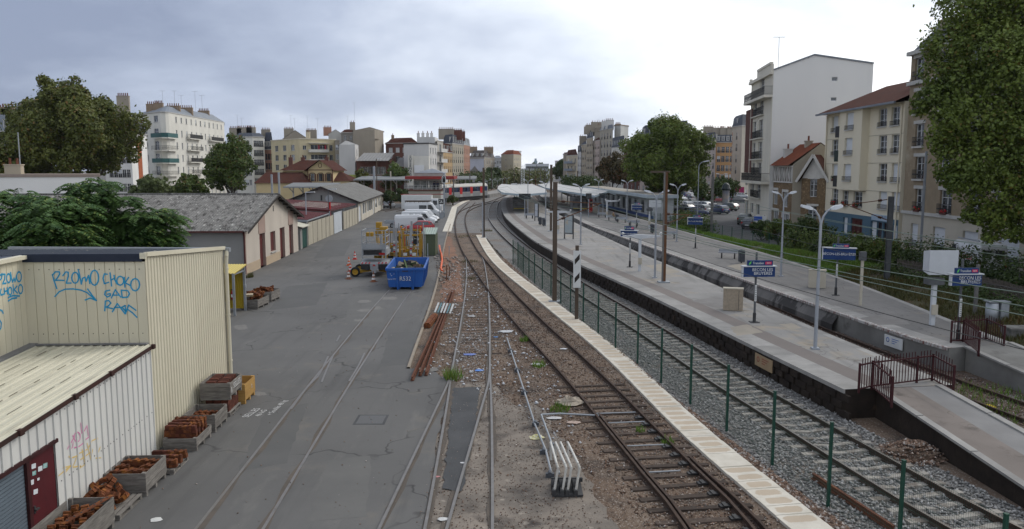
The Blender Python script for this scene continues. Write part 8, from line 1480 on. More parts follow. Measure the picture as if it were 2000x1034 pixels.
sign('blue station name sign in two lines on the first platform, nearest the camera',1473,630,1445,1508,520.5,540,1453,1503,508,519,True,.05);sign('blue station name sign in one line beside the cream locker',1632,577,1605,1664,485,507,1622,1652,476,484,False,-.3);sign('blue station name sign at the burgundy railing, right edge',1870,665,1845,1905,536,557,1852,1898,523,534,True,.05);sign('blue station name sign by the white winged mast on the first platform',1230,522,1212,1244,451,462,1219,1238,442,449.5,False,-.3);sign('blue station name sign on the second platform before the grass bank',1358,485,1343,1371,426,439,1352,1367,420,425,False,-.35);sign('farthest blue station name sign on the second platform near the station building',1243,446,1234,1253,401,410,1238,1249,396,400.5,False,-.3)
CB=mat('exposed_aggregate',(.34,.285,.215),(.26,.215,.165),9,.95,bm=.4,bs=40);CBL=mat('locker_cream',(.46,.42,.34),(.40,.36,.29),1.5,.8)
def locker(label,px,py,rz,m,w_,d,h):t=thing('concrete_locker',label,'locker',G(px,py,.95),rz);mb=MB();mb.loft([[(x,-d/2,.02),(x,d/2,.02),(x,d/2,h*.8),(x,d*.2,h),(x,-d/2,h)]for x in(-w_/2,w_/2)][::-1]);mb.build('body',m,t);MB().box(-w_/2-.02,w_/2+.02,-d/2-.02,d*.2,h+.002,h+.05).build('lid',CBL,t);[MB().box(x-.008,x+.008,-d/2-.012,-d/2-.002,.05,h-.05).build('seam',DARK,t)for x in((0,)if m is CBL else(w_*.28,))];return t
locker('tan pebbledash concrete locker standing on the first platform',1431,606,-.25,CB,.95,.55,1.1);locker('cream two-door locker on the second platform by the one-line sign',1595,562,-.3,CBL,.95,.6,1.05)
WHP=mat('mast_white',(.52,.54,.56),(.46,.48,.5),2,.5)
def mast(label,px,py,top,panel=None,wing=None):
 p=G(px,py,.95);k=p.y/1560;t=thing('platform_mast',label,'mast',p,0,'white masts on the platforms');h=zr(top,p.y)-.95;MB().box(-.09,.09,-.09,.09,0,h).build('post',WHP,t);MB().box(-.13,.13,-.2,-.09,.5,.95).build('junction_box',CBL,t)
 if wing:MB().loft([[(wing[0]*k,-.1,h-.1),(wing[0]*k,.1,h-.1),(wing[0]*k,.1,h-.02),(wing[0]*k,-.1,h-.02)],[(-.1,-.12,h-.22),(-.1,.12,h-.22),(-.1,.12,h+.06),(-.1,-.12,h+.06)],[(.1,-.12,h-.22),(.1,.12,h-.22),(.1,.12,h+.06),(.1,-.12,h+.06)],[(wing[1]*k,-.1,h-.1),(wing[1]*k,.1,h-.1),(wing[1]*k,.1,h-.02),(wing[1]*k,-.1,h-.02)]]).build('wing',WHP,t);[MB().lathe([(0,-.1),(.1,-.05),(.1,.05),(0,.1)],c=(x*k,0,h+.12),n=10).build('camera_dome',WHITE,t)for x in wing]
 if panel:x0,x1,ya,yb=panel;MB().loft([[((x0-px)*k,-.25,zr(yb,p.y)-.95),((x1-px)*k,-.25,zr(yb,p.y)-.95),((x1-px)*k,-.25,zr(ya,p.y)-.95),((x0-px)*k,-.25,zr(ya,p.y)-.95)],[((x0-px)*k+.1,.5,zr(yb,p.y)-.85),((x1-px)*k-.1,.5,zr(yb,p.y)-.85),((x1-px)*k-.1,.5,zr(ya,p.y)-1.05),((x0-px)*k+.1,.5,zr(ya,p.y)-1.05)]]).build('screen_hood',WHP,t);MB().box(-.35,.35,-.2,.3,h-.25,h+.05).build('bracket',SGP,t)
mast('white mast with big white screen hood by the burgundy railing',1820,635,545,(1802,1858,488,536));mast('white mast with small white screen hood on the second platform beside a bin',1268,447,408,(1266,1290,391,405));mast('white winged camera mast on the first platform by the blue sign',1249,530,460,None,(-34,40));mast('white winged camera mast by the poster panel on the first platform',1090,457,413,None,(-22,24));mast('slender white mast with arm on the second platform behind the seated person',1185,426,392,None,(-3,24))
def poster(label,px,py,x0,x1,ya,rz,m):p=G(px,py,.95);k=p.y/1560;t=thing('poster_panel',label,'poster panel',p,rz,'poster panels on the first platform');h=zr(ya,p.y)-.95;w_=(x1-x0)*k*1.6;MB().box(-w_/2,w_/2,-.06,.06,.5,h).build('frame',SGP,t);MB().box(-w_/2+.08,w_/2-.08,-.07,-.062,.62,h-.1).build('poster',m,t);[MB().beam((x,0,0),(x,0,h),.09,.09).build('post',DARK,t)for x in(-w_/2,w_/2)]
poster('large map poster panel standing across the first platform',1111,467,1104,1117,420,-.7,mat('map_poster',(.36,.38,.36),(.28,.34,.38),3,.5,c3=(.42,.36,.28),s3=2.2));poster('narrow poster panel nearer the first canopy',1048,432,1044,1050,397,-.8,mat('pale_poster',(.36,.40,.46),(.45,.45,.46),3,.5))
BNM=mat('bench_grey',(.30,.31,.33),(.25,.26,.28),2,.5);BE=(MB().box(-.75,.75,-.2,.2,.43,.5).box(-.75,.75,.16,.2,.5,.72).mesh('seat',BNM),MB().box(-.04,.04,-.12,.12,0,.43).mesh('leg',DARK));BI=(MB().box(-.2,.2,-.2,.2,.1,.85).lathe([(.28,.85),(.24,1.0),(0,1.05)],n=10).mesh('bin_body',mat('bin_grey',(.045,.05,.06),(.07,.075,.085),3,.5)),MB().cyl((0,0,0),(0,0,.12),.06,n=8).mesh('foot',DARK))
for px,py,rz,lb in((1422,505,-.4,'bench nearest the camera on the second platform, grey on black legs'),(1307,466,-.4,'grey bench on the second platform below the screen hood mast'),(1237,442,-.4,'grey bench on the second platform before the farthest blue sign'),(1214,435,-.4,'grey bench next to the seated person'),(1196,431,-.4,'grey bench with a seated person on it'),(1176,425,-.4,'grey bench left of the seated person'),(1034,427,-.5,'grey bench on the first platform before its canopy')):
 t=thing('bench',lb,'bench',G(px,py,.95),rz,'benches on the platforms');link('seat',BE[0],t);[link('leg',BE[1],t,(x,0,0))for x in(-.5,.5)]
for px,py,lb in((1448,514,'dark litter bin beside the near bench on the second platform'),(1274,456,'dark litter bin by the screen hood mast'),(1205,433,'dark litter bin in front of the seated person'),(1055,440,'paler litter bin of the pair on the first platform'),(1062,442,'darker litter bin of the pair on the first platform'),(1028,420,'dark bin under the lamp by the first canopy')):t=thing('litter_bin',lb,'litter bin',G(px,py,.95),0,'litter bins on the platforms');link('bin_body',BI[0],t);link('foot',BI[1],t)
# people
def person(label,loc,rz,J,E,cl,rad,group=None):
 t=thing('person',label,'person',loc,rz,group);me=bpy.data.meshes.new('body');me.from_pydata(J,E,[]);o=link('body',me,t);sk_=o.modifiers.new('skin','SKIN');me.skin_vertices[0].data.foreach_set('radius',[r for q in rad for r in(q,q)]);me.skin_vertices[0].data[0].use_root=True;o.modifiers.new('sub','SUBSURF').levels=1;o.modifiers['sub'].render_levels=1;dg=bpy.context.evaluated_depsgraph_get();m2=bpy.data.meshes.new_from_object(o.evaluated_get(dg));o.modifiers.clear();o.data=m2;m2.materials.clear()
 for m in cl:m2.materials.append(m)
 for p in m2.polygons:c=p.center;p.material_index=cl.index(cl[2])if c.z>SKH[0]else(0 if c.z>SKH[1]else 1)
 MB().lathe([(0,.13),(.09,.10),(.115,.02),(.11,-.05),(.0,-.02)],c=tuple(J[4][i]+(0,0,.035)[i]for i in range(3)),n=10).build('hair',mat('dark_hair',(.02,.015,.012),None,1,.7),t);return t
SKIN=mat('skin',(.36,.21,.15),None,1,.6);BEJ=mat('beige_jacket',(.27,.19,.11),(.22,.155,.09),5,.9);DNM=mat('dark_trousers',(.02,.022,.03),None,1,.9);NVJ=mat('navy_jacket',(.015,.02,.05),None,1,.9);SKH=[.98,.5]
person('person in beige jacket and dark trousers sitting bent forward on a platform bench',G(1195.5,431,.95),0,[(0,0,.56),(.06,0,.8),(.14,0,1.0),(.2,0,1.08),(.25,0,1.19),(.13,-.19,.98),(.28,-.22,.75),(.48,-.1,.68),(.13,.19,.98),(.28,.22,.75),(.48,.1,.68),(.42,-.1,.55),(.46,-.1,.1),(.6,-.1,.05),(.42,.1,.55),(.46,.1,.1),(.6,.1,.05)],[(0,1),(1,2),(2,3),(3,4),(2,5),(5,6),(6,7),(2,8),(8,9),(9,10),(0,11),(11,12),(12,13),(0,14),(14,15),(15,16)],[BEJ,DNM,SKIN],[.14,.15,.14,.06,.105,.07,.055,.04,.07,.055,.04,.085,.055,.04,.085,.055,.04])
ST_J=[(0,0,.95),(0,0,1.2),(0,0,1.42),(0,0,1.52),(0,-.02,1.64),(-.2,0,1.4),(-.26,-.05,1.12),(-.2,-.18,.95),(.2,0,1.4),(.26,-.05,1.12),(.2,-.18,.95),(-.1,0,.5),(-.11,.02,.08),(-.11,-.12,.04),(.1,0,.5),(.11,.02,.08),(.11,-.12,.04)];ST_E=[(0,1),(1,2),(2,3),(3,4),(2,5),(5,6),(6,7),(2,8),(8,9),(9,10),(0,11),(11,12),(12,13),(0,14),(14,15),(15,16)];ST_R=[.15,.15,.15,.06,.105,.07,.055,.04,.07,.055,.04,.085,.055,.04,.085,.055,.04];SKH[:]=[1.5,.9]
for px,lb in((848,'person in dark clothes on the cabin terrace, left of the other'),(855,'person in dark clothes on the cabin terrace, nearer the signal')):person(lb,(xr(px,172.4,4.5),172.4,3.522),.3,ST_J,ST_E,[NVJ,DNM,SKIN],ST_R,'people on the cabin terrace')
# railings
BUR=mat('railing_burgundy',(.05,.012,.014),(.038,.010,.012),4,.6)
def railing(label,lines):
 o=Vector(lines[0][0]);t=thing('railing',label,'railing',o)
 for L_ in lines:
  for p,q in zip(L_[:-1],L_[1:]):
   p,q=Vector(p),Vector(q);n=int((q-p).length/.125);mb=MB();mb.beam(p+Vector((0,0,.86)),q+Vector((0,0,.86)),.045,.045).beam(p+Vector((0,0,.08)),q+Vector((0,0,.08)),.04,.04);mb.build('rail',BUR,t,True)
   for k in range(n+1):c=p.lerp(q,k/n)-o;e=k in(0,n);link('post' if e else 'bar',BARP if e else BARM,t,c)
BARM=MB().box(-.011,.011,-.011,.011,.06,1.06).mesh('bar',BUR);BARP=MB().box(-.03,.03,-.03,.03,-.05,.92).mesh('post',BUR);g3=lambda px,py,z:G(px,py,z)
railing('burgundy barred railing at the end of the first platform',[[g3(1677,765,.95),g3(1702,759,.95),g3(1790,748,.95),g3(1820,744,.95)],[g3(1702,759,.95),g3(1741,793,.86)],[g3(1820,744,.95),g3(1861,768,.84)]]);railing('burgundy barred railing at the end of the second platform',[[g3(1857,670,.95),g3(1880,668,.95),g3(1925,664,.95)],[g3(1880,668,.95),g3(1911,694,.84)],[g3(1925,664,.95),g3(1960,680,.84)]])
# plates on the platform walls
def plate(label,px0,px1,yt,yb,P,d,m,sym):n=Vector((d.y,-d.x));a,b=onplane(px0,(yt+yb)/2,P,n),onplane(px1,(yt+yb)/2,P,n);t=thing('warning_plate',label,'sign',(a.x,a.y,.45),math.atan2(d.y,d.x));w_=abs((b-a).length);MB().box(0,w_,-.10,-.07,-.18,.3).build('board',m,t);MB().lathe([(.08,0),(.11,0),(.11,.01),(.08,.01)],n=14).build('ring',sym,t).matrix_local=Matrix.Translation((w_*.2,-.101,.1))@Matrix.Rotation(PI/2,4,'X');[MB().box(w_*.42,w_*(.8-.1*j),-.104,-.1005,.17-j*.09,.2-j*.09).build('text_line',sym,t)for j in range(3)]
i1=min(range(len(p1L)),key=lambda i:abs(p1L[i].y-30));plate('brown wooden warning plate fixed to the dark wall of the first platform',1479,1512,690,715,p1L[i1],(p1L[i1-2]-p1L[i1+2]).normalized(),mat('plate_wood',(.34,.25,.15),(.28,.2,.12),2,.8),mat('plate_red',(.25,.06,.04),None,1,.7));i2=min(range(len(p2L)),key=lambda i:abs(p2L[i].y-34));plate('white warning plate with blue disc on the concrete wall of the second platform',1731,1766,652,676,p2L[i2],(p2L[i2-2]-p2L[i2+2]).normalized(),WHITE,mat('plate_blue',(.05,.12,.35),None,1,.6))
# steel poles, brackets and wires
POLE=mat('pole_brown',(.10,.075,.055),(.075,.058,.045),1.5,.8,sv=(1,1,.3));POLR=mat('pole_rusty',(.13,.062,.03),(.095,.048,.025),1.5,.85,sv=(1,1,.3));WOODP=mat('pole_grey',(.16,.155,.145),(.12,.115,.11),2,.85);INS=mat('insulator_brown',(.06,.025,.015),None,1,.3)
def pole(label,px,py,z0,top,m,w_=.24,m2=None,extra=None,base=True):p=G(px,py,z0);t=thing('catenary_pole',label,'catenary pole',p,0,'catenary poles along the tracks');h=zr(top,p.y)-z0;MB().box(-w_/2,w_/2,-w_/2,-w_/2+.03,0,h).box(-w_/2,w_/2,w_/2-.03,w_/2,0,h).box(-.015,.015,-w_/2+.03,w_/2-.03,0,h).build('column',m,t);(MB().box(-w_/2-.05,-w_/2+.06,-w_/2-.02,-w_/2-.003,0,h).build('flange',m2,t)if m2 else None);(MB().box(-.35,.35,-.3,.3,0,.08).build('base_plate',GREY,t)if base else None);return t,h
tA_p,hA_=pole('brown catenary pole between walkway and green fence',1083,590,0,356,POLE,.26);tC_p,hC_=pole('tall rusty catenary pole with T-bar on the first platform',1296,552,.95,336,POLR,.22,WOODP);MB().beam((-.95,0,hC_),(.25,0,hC_),.1,.12).build('crossbar',POLE,tC_p);tB_p,hB_=pole('thin dark catenary pole standing on the first platform behind the brown one',1076,452,.95,322,POLE,.26);tD_p,hD_=pole('brown catenary pole at the far end of the walkway',945,465,0,328,POLE,.24);MB().box(-.2,-.05,-.25,-.13,0,4.2).build('cable_trunk',LG,tD_p);tE_p,hE_=pole('dark catenary pole on the bank in front of the cream block',1731,560,.4,384,SGP,.28);pole('grey catenary pole on the bank before the car park',1389,461,.4,346,WOODP,.26,base=False);pole('grey pole behind the tan building front, by the white van',1796,520,.4,296,LG,.14,base=False)
def arm(t,segs):l=root_of(t).location;mb=MB();[mb.beam(a-l,b-l,.05,.05)for a,b in segs];mb.build('bracket_arm',POLR,t);i=MB();[i.lathe([(.04,0),(.10,.02),(.05,.05),(.10,.08),(.05,.11),(.10,.14),(.05,.17),(.1,.2),(.04,.24)],n=8)for _ in(0,)];[setattr(link('insulator',WMESH.setdefault('ins',i.mesh('insulator',INS)),t,(a-l).lerp(b-l,.12)),'rotation_euler',(b-a).to_track_quat('Z','Y').to_euler())for a,b in segs]
arm(tA_p,[(at(1086,432,47.7),at(1175,397,47.7)),(at(1086,393,47.7),at(1172,398,47.7))]);arm(tE_p,[(at(1733,390,51.5),at(1642,402,51.5)),(at(1732,430,51.5),at(1642,396,51.5))]);arm(tC_p,[(at(1294,440,49.4),at(1345,421,49.4)),(at(1294,418,49.4),at(1352,420,49.4))])
CUW=mat('copper_wire',(.16,.21,.17),(.13,.17,.14),1,.6,metal=.2);DKW=mat('dark_wire',(.05,.05,.05),None,1,.7)
def wire(label,Cc,off,z,sag,m,y0=4,y1=235,r=.011):
 P=[p for p in offs(Cc,off)if y0<p.y<y1][::3];t=thing('overhead_wire',label,'overhead wire',(P[0].x,P[0].y,z),0,'overhead wires above the tracks');MB().tube([(p.x,p.y,z-sag*math.sin(PI*((p.y-4)%46)/46))for p in P],r,4).build('wire',m,t,True);return t
wire('lower contact wire over the fenced main track',cM,0,5.0,0,CUW);wire('upper carrier wire over the fenced main track',cM,.05,5.9,.6,CUW);wire('side feeder wire left of the main track wires',cM,-.5,5.5,.3,CUW);wire('lower contact wire between the two platforms',cT,0,5.1,0,CUW);wire('upper carrier wire between the two platforms',cT,.0,6.0,.6,CUW);wire('dark feeder wire beside the second platform edge',cT,1.4,4.2,.4,DKW);wire('pale wire above the second platform',cT,3.4,5.3,.4,CUW);wire('thin dark wire low over the main track',cM,.9,4.3,.3,DKW)
t=thing('marker_board','white board with two black diagonal bars on a brown post by the fence','marker board',G(1126,625));Y=t.location.y;MB().box(-.09,.09,-.02,.1,0,zr(480,Y)).build('post',POLE,t);MB().box(-.2,.2,-.08,-.03,zr(562,Y),zr(490,Y)).build('board',WHITE,t);k=Y/1560
for q in(507,543):z=zr(q,Y);MB().quad((-.13,-.084,z-.28),(.13,-.084,z+.02),(.13,-.084,z+.3),(-.13,-.084,z)).build('diagonal_bar',mat('bar_black',(.03,.025,.022),None,1,.7),t)
# small fixed items near the right end
t=thing('marker_post','cream dotted marker post with grey box on the second platform','post',G(1680,597,.95));h=zr(492,t.location.y)-.95;MB().box(-.06,.06,-.05,.05,0,h-.3).build('post',CBL,t);MB().box(-.16,.16,-.1,.1,h-.45,h).build('box',SGP,t)
t=thing('utility_cabinet','pair of grey utility cabinets behind the far burgundy railing','cabinet',G(1935,640,.4));MB().lathe([(0,1.2),(.28,1.2),(.28,.2),(0,.2)],n=14).build('drum',GREY,t);MB().box(.32,.7,-.2,.2,.3,1.25).box(-.3,.75,-.25,.25,1.26,1.3).build('box',GREY,t);MB().box(-.1,.1,-.1,.1,-.4,.3).box(.45,.6,-.1,.1,-.4,.3).build('leg',DARK,t)
t=thing('steel_post','plain grey steel post beside the far blue sign','post',G(1903,625,.4));MB().box(-.07,.07,-.07,.07,0,zr(517,t.location.y)-.4).build('post',WOODP,t);t=thing('concrete_box','pale concrete trackside box at the right edge','box',G(1985,668,.3));MB().box(-.5,.6,-.4,.4,0,.6).build('box',PC,t);MB().box(-.55,.65,-.45,.45,.602,.68).build('lid',PC,t)
PAL=mat('paling_wood',(.12,.10,.085),(.085,.072,.06),3,.9);plm=MB().box(-.045,.045,-.012,.012,0,1.1).mesh('paling',PAL)
for lb,a,b in(('grey wooden paling fence on the bank left of the white screen hood',G(1752,536,.6),G(1798,545,.6)),('grey wooden paling fence along the bank at the right edge',G(1895,570,.7),G(2030,610,.7))):
 t=thing('paling_fence',lb,'fence',a);n=int((b-a).length/.16)
 for k in range(n+1):link('paling',plm,t,(b-a)*(k/n)+Vector((0,0,random.uniform(-.05,.05))),math.atan2((b-a).y,(b-a).x))
 MB().beam((0,.03,.3),b-a+Vector((0,.03,.3)),.05,.08).beam((0,.03,.85),b-a+Vector((0,.03,.85)),.05,.08).build('rail',PAL,t)
t=thing('notice_board','white notice board with blue heading on the bank below the tower','notice board',G(1483,460,.5));Y=t.location.y;k=Y/1560;MB().box(-12*k,12*k,-.05,.05,zr(457,Y)-.5,zr(422,Y)-.5).build('board',WHITE,t);MB().box(-12*k,4*k,-.07,-.053,zr(431,Y)-.5,zr(423,Y)-.5).build('heading',mat('heading_blue',(.03,.09,.40),None,1,.6),t);[MB().box(-10*k,8*k,-.06,-.053,zr(437+j*4,Y)-.5,zr(436+j*4,Y)-.5).build('text_line',GREY,t)for j in range(4)];MB().box(-10*k,-9*k,.051,.1,0,2.3).box(9*k,10*k,.051,.1,0,2.3).build('leg',PAL,t)
# platform canopies
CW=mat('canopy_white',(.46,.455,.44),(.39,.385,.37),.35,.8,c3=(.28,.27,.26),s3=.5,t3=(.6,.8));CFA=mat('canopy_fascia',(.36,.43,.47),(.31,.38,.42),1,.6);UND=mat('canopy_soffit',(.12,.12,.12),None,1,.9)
def wing(label,A,B_,zA,zM,posts,mid):
 t=thing('platform_canopy',label,'canopy',(A[0][0],A[0][1],.95));mb=MB();n=len(A);M_=[Vector(a).lerp(Vector(b),mid)for a,b in zip(A,B_)]
 for i in range(n-1):
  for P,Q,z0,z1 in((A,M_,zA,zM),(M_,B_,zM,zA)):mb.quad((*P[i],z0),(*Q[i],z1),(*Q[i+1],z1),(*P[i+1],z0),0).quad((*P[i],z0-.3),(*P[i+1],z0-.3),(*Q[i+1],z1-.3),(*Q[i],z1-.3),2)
  mb.quad((*A[i],zA-.3),(*A[i],zA),(*A[i+1],zA),(*A[i+1],zA-.3),1).quad((*B_[i+1],zA-.3),(*B_[i+1],zA),(*B_[i],zA),(*B_[i],zA-.3),1)
 for i in(0,n-1):mb.add([(*A[i],zA),(*A[i],zA-.3),(*M_[i],zM-.3),(*B_[i],zA-.3),(*B_[i],zA),(*M_[i],zM)],[(0,1,2,5),(5,2,3,4)],1)
 mb.build('roof',[CW,CFA,UND],t,True)
 for i in range(n-1):p=M_[i].lerp(M_[i+1],.3);q=A[i].lerp(B_[i],.5)if isinstance(A[i],Vector)else p;[MB().beam((p.x+x,p.y,.95),(p.x+x,p.y,min(zA,zM)-.3),.22,.22).build('post',LG,t,True)for x in(-.7,.7)]
 return t
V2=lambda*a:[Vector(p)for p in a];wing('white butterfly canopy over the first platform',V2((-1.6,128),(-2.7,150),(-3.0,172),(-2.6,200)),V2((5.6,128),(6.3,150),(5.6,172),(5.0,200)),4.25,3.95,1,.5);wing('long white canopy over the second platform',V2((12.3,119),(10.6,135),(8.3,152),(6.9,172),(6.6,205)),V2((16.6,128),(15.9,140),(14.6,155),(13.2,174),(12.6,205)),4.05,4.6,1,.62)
for px,py,Y,w_,h,lb in((1025,378.5,117.5,1.7,.8,'dark hanging departure screen at the front of the first canopy'),(1150,378,116,.8,.8,'dark departure screen at the tip of the second canopy'),(1178,378,121,1.2,.7,'wide dark departure screen right of the second canopy tip')):q=at(px,py,Y);t=thing('departure_screen',lb,'screen',(q.x,Y,.95),0,'departure screens by the canopies');MB().box(-w_/2,w_/2,-.1,.1,q.z-.95-h,q.z-.95).build('housing',PLAST,t);MB().box(-w_/2+.08,w_/2-.08,-.11,-.102,q.z-.88-h,q.z-1.02).build('screen',GLASS,t);MB().beam((0,0,0),(0,0,q.z-.95),.1,.1).build('post',LG,t)
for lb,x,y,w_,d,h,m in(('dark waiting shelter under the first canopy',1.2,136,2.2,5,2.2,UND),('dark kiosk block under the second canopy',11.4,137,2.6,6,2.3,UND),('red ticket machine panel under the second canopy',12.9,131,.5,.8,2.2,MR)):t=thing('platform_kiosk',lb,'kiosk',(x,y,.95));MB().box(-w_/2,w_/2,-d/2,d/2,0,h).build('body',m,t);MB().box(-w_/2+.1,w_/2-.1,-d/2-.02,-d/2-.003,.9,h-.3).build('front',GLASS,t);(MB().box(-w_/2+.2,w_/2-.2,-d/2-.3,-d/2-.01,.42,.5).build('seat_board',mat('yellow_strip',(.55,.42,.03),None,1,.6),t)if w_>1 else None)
# far left platform with its furniture, far poles and lattice mast
P0=struct(link('platform',None));A=[(-7.5,226),(-3.2,250),(3,310),(6.5,380)];MB().prism([(-6.2,222),(-2.0,250),(4.5,310),(8,380),(3,380),(-1,310),(-7,255),(-13,228)],-.04,.95).build('paving',PA,P0)
for i,(px,py,tp)in enumerate(((952,372,352),(962,368,350),(972,366,352),(981,362,349),(990,360,348),(942,378,356))):lamp('distant double lamp on the far left platform',px,py,.95,tp,True,.07,.9,'distant lamps on the far left platform')
for i,(px,b,tp,m)in enumerate(((886,392,338,WOODP),(918,384,340,WOODP),(926,380,343,LG),(960,372,330,POLE),(1004,362,330,POLE),(1034,360,326,POLE),(1048,358,322,WOODP),(1056,360,326,WOODP),(1064,362,330,POLE),(1092,374,345,LG),(1108,374,338,LG),(1128,374,334,POLE),(1149,376,348,LG),(1016,372,344,POLE),(985,372,346,POLR),(1046,372,344,POLR),(1240,415,340,SGP))):pole('distant catenary pole among the far tracks and platforms',px,b,.3,tp,m,.3,base=False)
lm=thing('lattice_mast','white lattice signal mast rising behind the first canopy','lattice mast',(xr(1021,230,5),230,0));mb=MB();h=zr(322,230)
for s_ in(-.45,.45):mb.beam((s_,0,0),(s_,0,h),.12,.12)
for k in range(14):z=h*k/14;mb.beam((-.45,0,z),(.45,0,z+h/14),.08,.08).beam((-.45,0,z),(.45,0,z),.08,.08)
mb.build('lattice',WHITE,lm);MB().box(-1.0,1.0,-.5,.5,2.6,3.6).box(-3.3,-1.6,-.5,.5,2.8,3.8).build('signal_box',WHITE,lm)
for px,b,tp,Y,w_,lb,m in((531,380,341,158,.42,'thick grey mast left of the station house gable',LG),(545,380,337,160,.42,'thick grey mast before the station house wing',LG),(731,378,325,178,.5,'grey steel mast behind the workshop roof',LG),(736,372,310,190,.2,'slim pole with angled floodlight behind the workshop',POLE),(763,368,335,200,.35,'short pale concrete pole by the dark round tree',CBL),(597,432,376,92,.14,'thin lamp pole beside the open red shed',LG),(641,446,370,100,.1,'thin yard lamp pole at the metal gate',SGP),(643,440,388,101,.3,'red painted pole with round mirror behind the panel fence',MR)):
 x=xr(px,Y,5);t=thing('yard_pole',lb,'pole',(x,Y,0),0,'poles on the left of the tracks');h=zr(tp,Y);MB().cyl((0,0,0),(0,0,h),w_/2,n=8).build('pole',m,t)
 if 'lamp' in lb or 'flood' in lb:MB().beam((0,0,h),(1.1,-.2,h+.05),.25,.1).build('lamp_head',LH,t)
 if 'mirror' in lb:MB().cyl((0,-.15,h),(0,-.25,h),.45,n=14).build('mirror',GREY,t)
for px,py,tp,lb in((518,398,380,'far yard lamp near the station wing'),(624,370,346,'forecourt lamp before the arched windows')):lamp(lb,px,py,0,tp,True,.08,.9,'forecourt lamps','street_lamp')
# car park
CARS=[paint('white2',(.52,.53,.54)),paint('silver2',(.30,.32,.34)),paint('black',(.015,.015,.018)),paint('darkgrey',(.06,.065,.07)),paint('wine',(.16,.015,.02)),paint('blue',(.03,.05,.12)),paint('olive',(.07,.085,.07))];cn=['white','silver','black','dark grey','wine red','blue','olive'];rc=random.Random(5);k=0
for row_,(py,xs_,wh)in enumerate(((418,(1345,1368,1404),'just behind the hedge and grass'),(409,(1318,1338,1372),'nearest the hedge under the great tree'),(402,(1312,1330,1346),'in the front row under the great tree'),(394,(1310,1328,1347,1366,1384,1412),'in the second row under the great tree'),(388,(1318,1334,1350,1366,1382,1396),'in the third row by the tower'),(383,(1326,1340,1354,1368,1382,1395,1430),'in the back row before the orange house'))):
 for px in xs_:c=rc.choice((0,0,1,1,2,3,0,5,4));p=G(px,py,.5);hatch('%s car parked %s'%(cn[c],wh),CARS[c],(p.x,p.y,.502),rc.choice((PI/2+.4,-PI/2+.4))+rc.uniform(-.12,.12),'cars in the station car park',sl=rc.choice((1.05,1.15)),hh=rc.choice((1.0,1.1)))
for px,py,c,rz,lb,lit in((1391,413,2,PI/2-.1,'black car driving away with glowing red tail lights',True),(1352,408,0,2.6,'white car turning in front of the great tree',False),(1421,412,6,2.3,'olive green car near the round bush',False),(1440,396,3,.3,'dark grey car parked beside the tower door',False),(1447,388,1,.3,'silver estate car parked beyond the tower door',False),(1404,396,4,.2,'low wine red car by the advertising column',False),(1470,447,3,.9,'dark car behind the notice board',False),(1456,438,6,1.1,'dark olive car by the green bin bush',False),(1360,422,5,.3,'dark blue car half hidden by the bank',False),(1326,416,3,.3,'dark grey car half hidden by the bank',False),(1674,490,3,PI/2,'dark car with red tail lights before the blue ground floor',True)):p=G(px,py,.5);hatch(lb,CARS[c],(p.x,p.y,.502),rz,'cars on the street',lit=lit)
vn=van('white van with ladder rack and red lettering parked before the tan building',WV,(33.2,57.0,.502),-PI/2-.12+PI,5.6,2.4,group=None);MB().box(-2.4,1.0,-.8,-.74,2.5,2.58).box(-2.4,1.0,.74,.8,2.5,2.58).build('roof_rack',LG,vn);text('lettering','PHARMABOU',.42,mat('van_red',(.5,.02,.02),None,1,.5),vn,(-.6,.965,1.3),(PI/2,0,PI),.003)
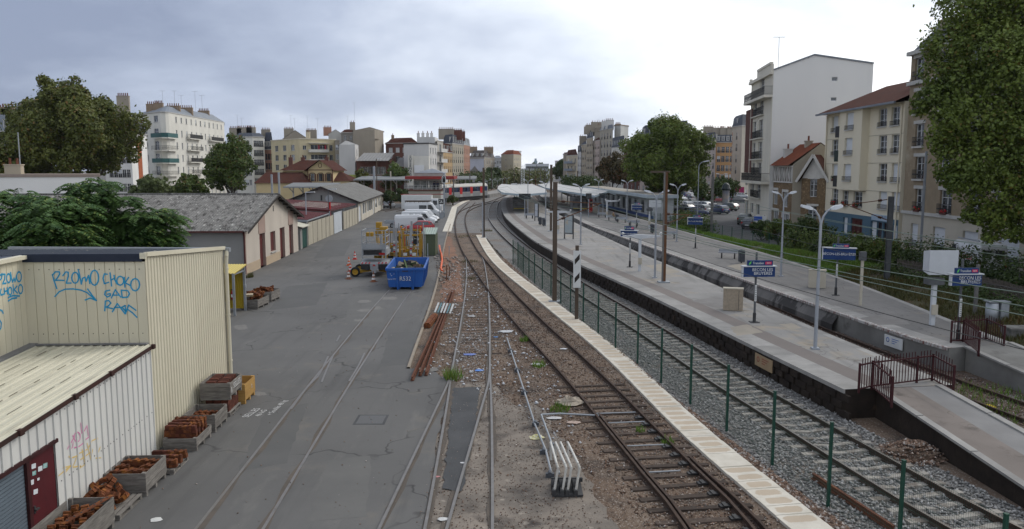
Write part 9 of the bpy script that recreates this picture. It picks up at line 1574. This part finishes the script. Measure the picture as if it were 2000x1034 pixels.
mc=thing('advertising_column','dark green advertising column with domed top at the car park','advertising column',G(1417,404,.5));Y=mc.location.y;h=zr(357,Y)-.5;MB().lathe([(.75,0),(.75,.4),(.68,.42),(.68,h-1.5)],n=16).build('drum',mat('column_posters',(.10,.12,.16),(.22,.18,.14),1.2,.6),mc);MB().lathe([(.68,h-1.5),(.95,h-1.45),(.95,h-1.2),(.75,h-1.0),(.7,h-.5),(.35,h-.15),(.0,h)],n=16).build('dome',mat('column_green',(.015,.022,.022),None,1,.4),mc)
gf=thing('green_fence','green wire fence between the car park and the grass bank','fence',(21.5,105,.5));gp_=[Vector((20.2,116,.5)),Vector((21.3,104,.5)),Vector((22.2,92,.5)),Vector((24.2,80,.5)),Vector((26.2,71,.5)),Vector((29.3,60.5,.5)),Vector((29.2,44,.5)),Vector((28.9,34,.5))]
for a,b in zip(gp_[:-1],gp_[1:]):
 n=int((b-a).length/2.4);mb=MB()
 for j in range(n+1):link('post',WMESH.setdefault('gfp',MB().box(-.03,.03,-.03,.03,0,1.35).mesh('post',FG)),gf,a.lerp(b,j/n)-gf.location)
 for j in range(6):z=Vector((0,0,.15+j*.22));mb.beam(a+z,b+z,.012,.012)
 for j in range(int((b-a).length/.2)):q=a.lerp(b,j*.2/(b-a).length);mb.beam(q+Vector((0,0,.1)),q+Vector((0,0,1.28)),.01,.01)
 mb.build('mesh_panel',FG,gf,True)
tg=thing('rail_debris','pale and rusty rubbish strewn along the far edge of the second platform','rubbish',(22.3,45,.3));
rocks('platform_litter',[[(21.3,40),(21.9,40),(22.2,50),(21.6,50)]],160,.05,.16,mat('speckled_rubbish',(.42,.40,.38),(.12,.05,.04),9,.8),'pale rubbish strewn along the far side of the second platform',.3,1);bpy.data.objects.remove(tg)
# ------------------------------------------------------------------ haze in the air
hm=bpy.data.materials.new('air_haze');hm.use_nodes=True;ht=hm.node_tree;ht.nodes.clear();ho_=ht.nodes.new('ShaderNodeOutputMaterial');hv=ht.nodes.new('ShaderNodeVolumePrincipled');hv.inputs['Density'].default_value=.00006;hv.inputs['Color'].default_value=(.93,.95,1,1);hv.inputs['Anisotropy'].default_value=.2;ht.links.new(hv.outputs[0],ho_.inputs['Volume'])
stuff(MB().box(-1700,1700,-80,3600,-1.2,60).build('haze',hm),'thin pale haze in the air')
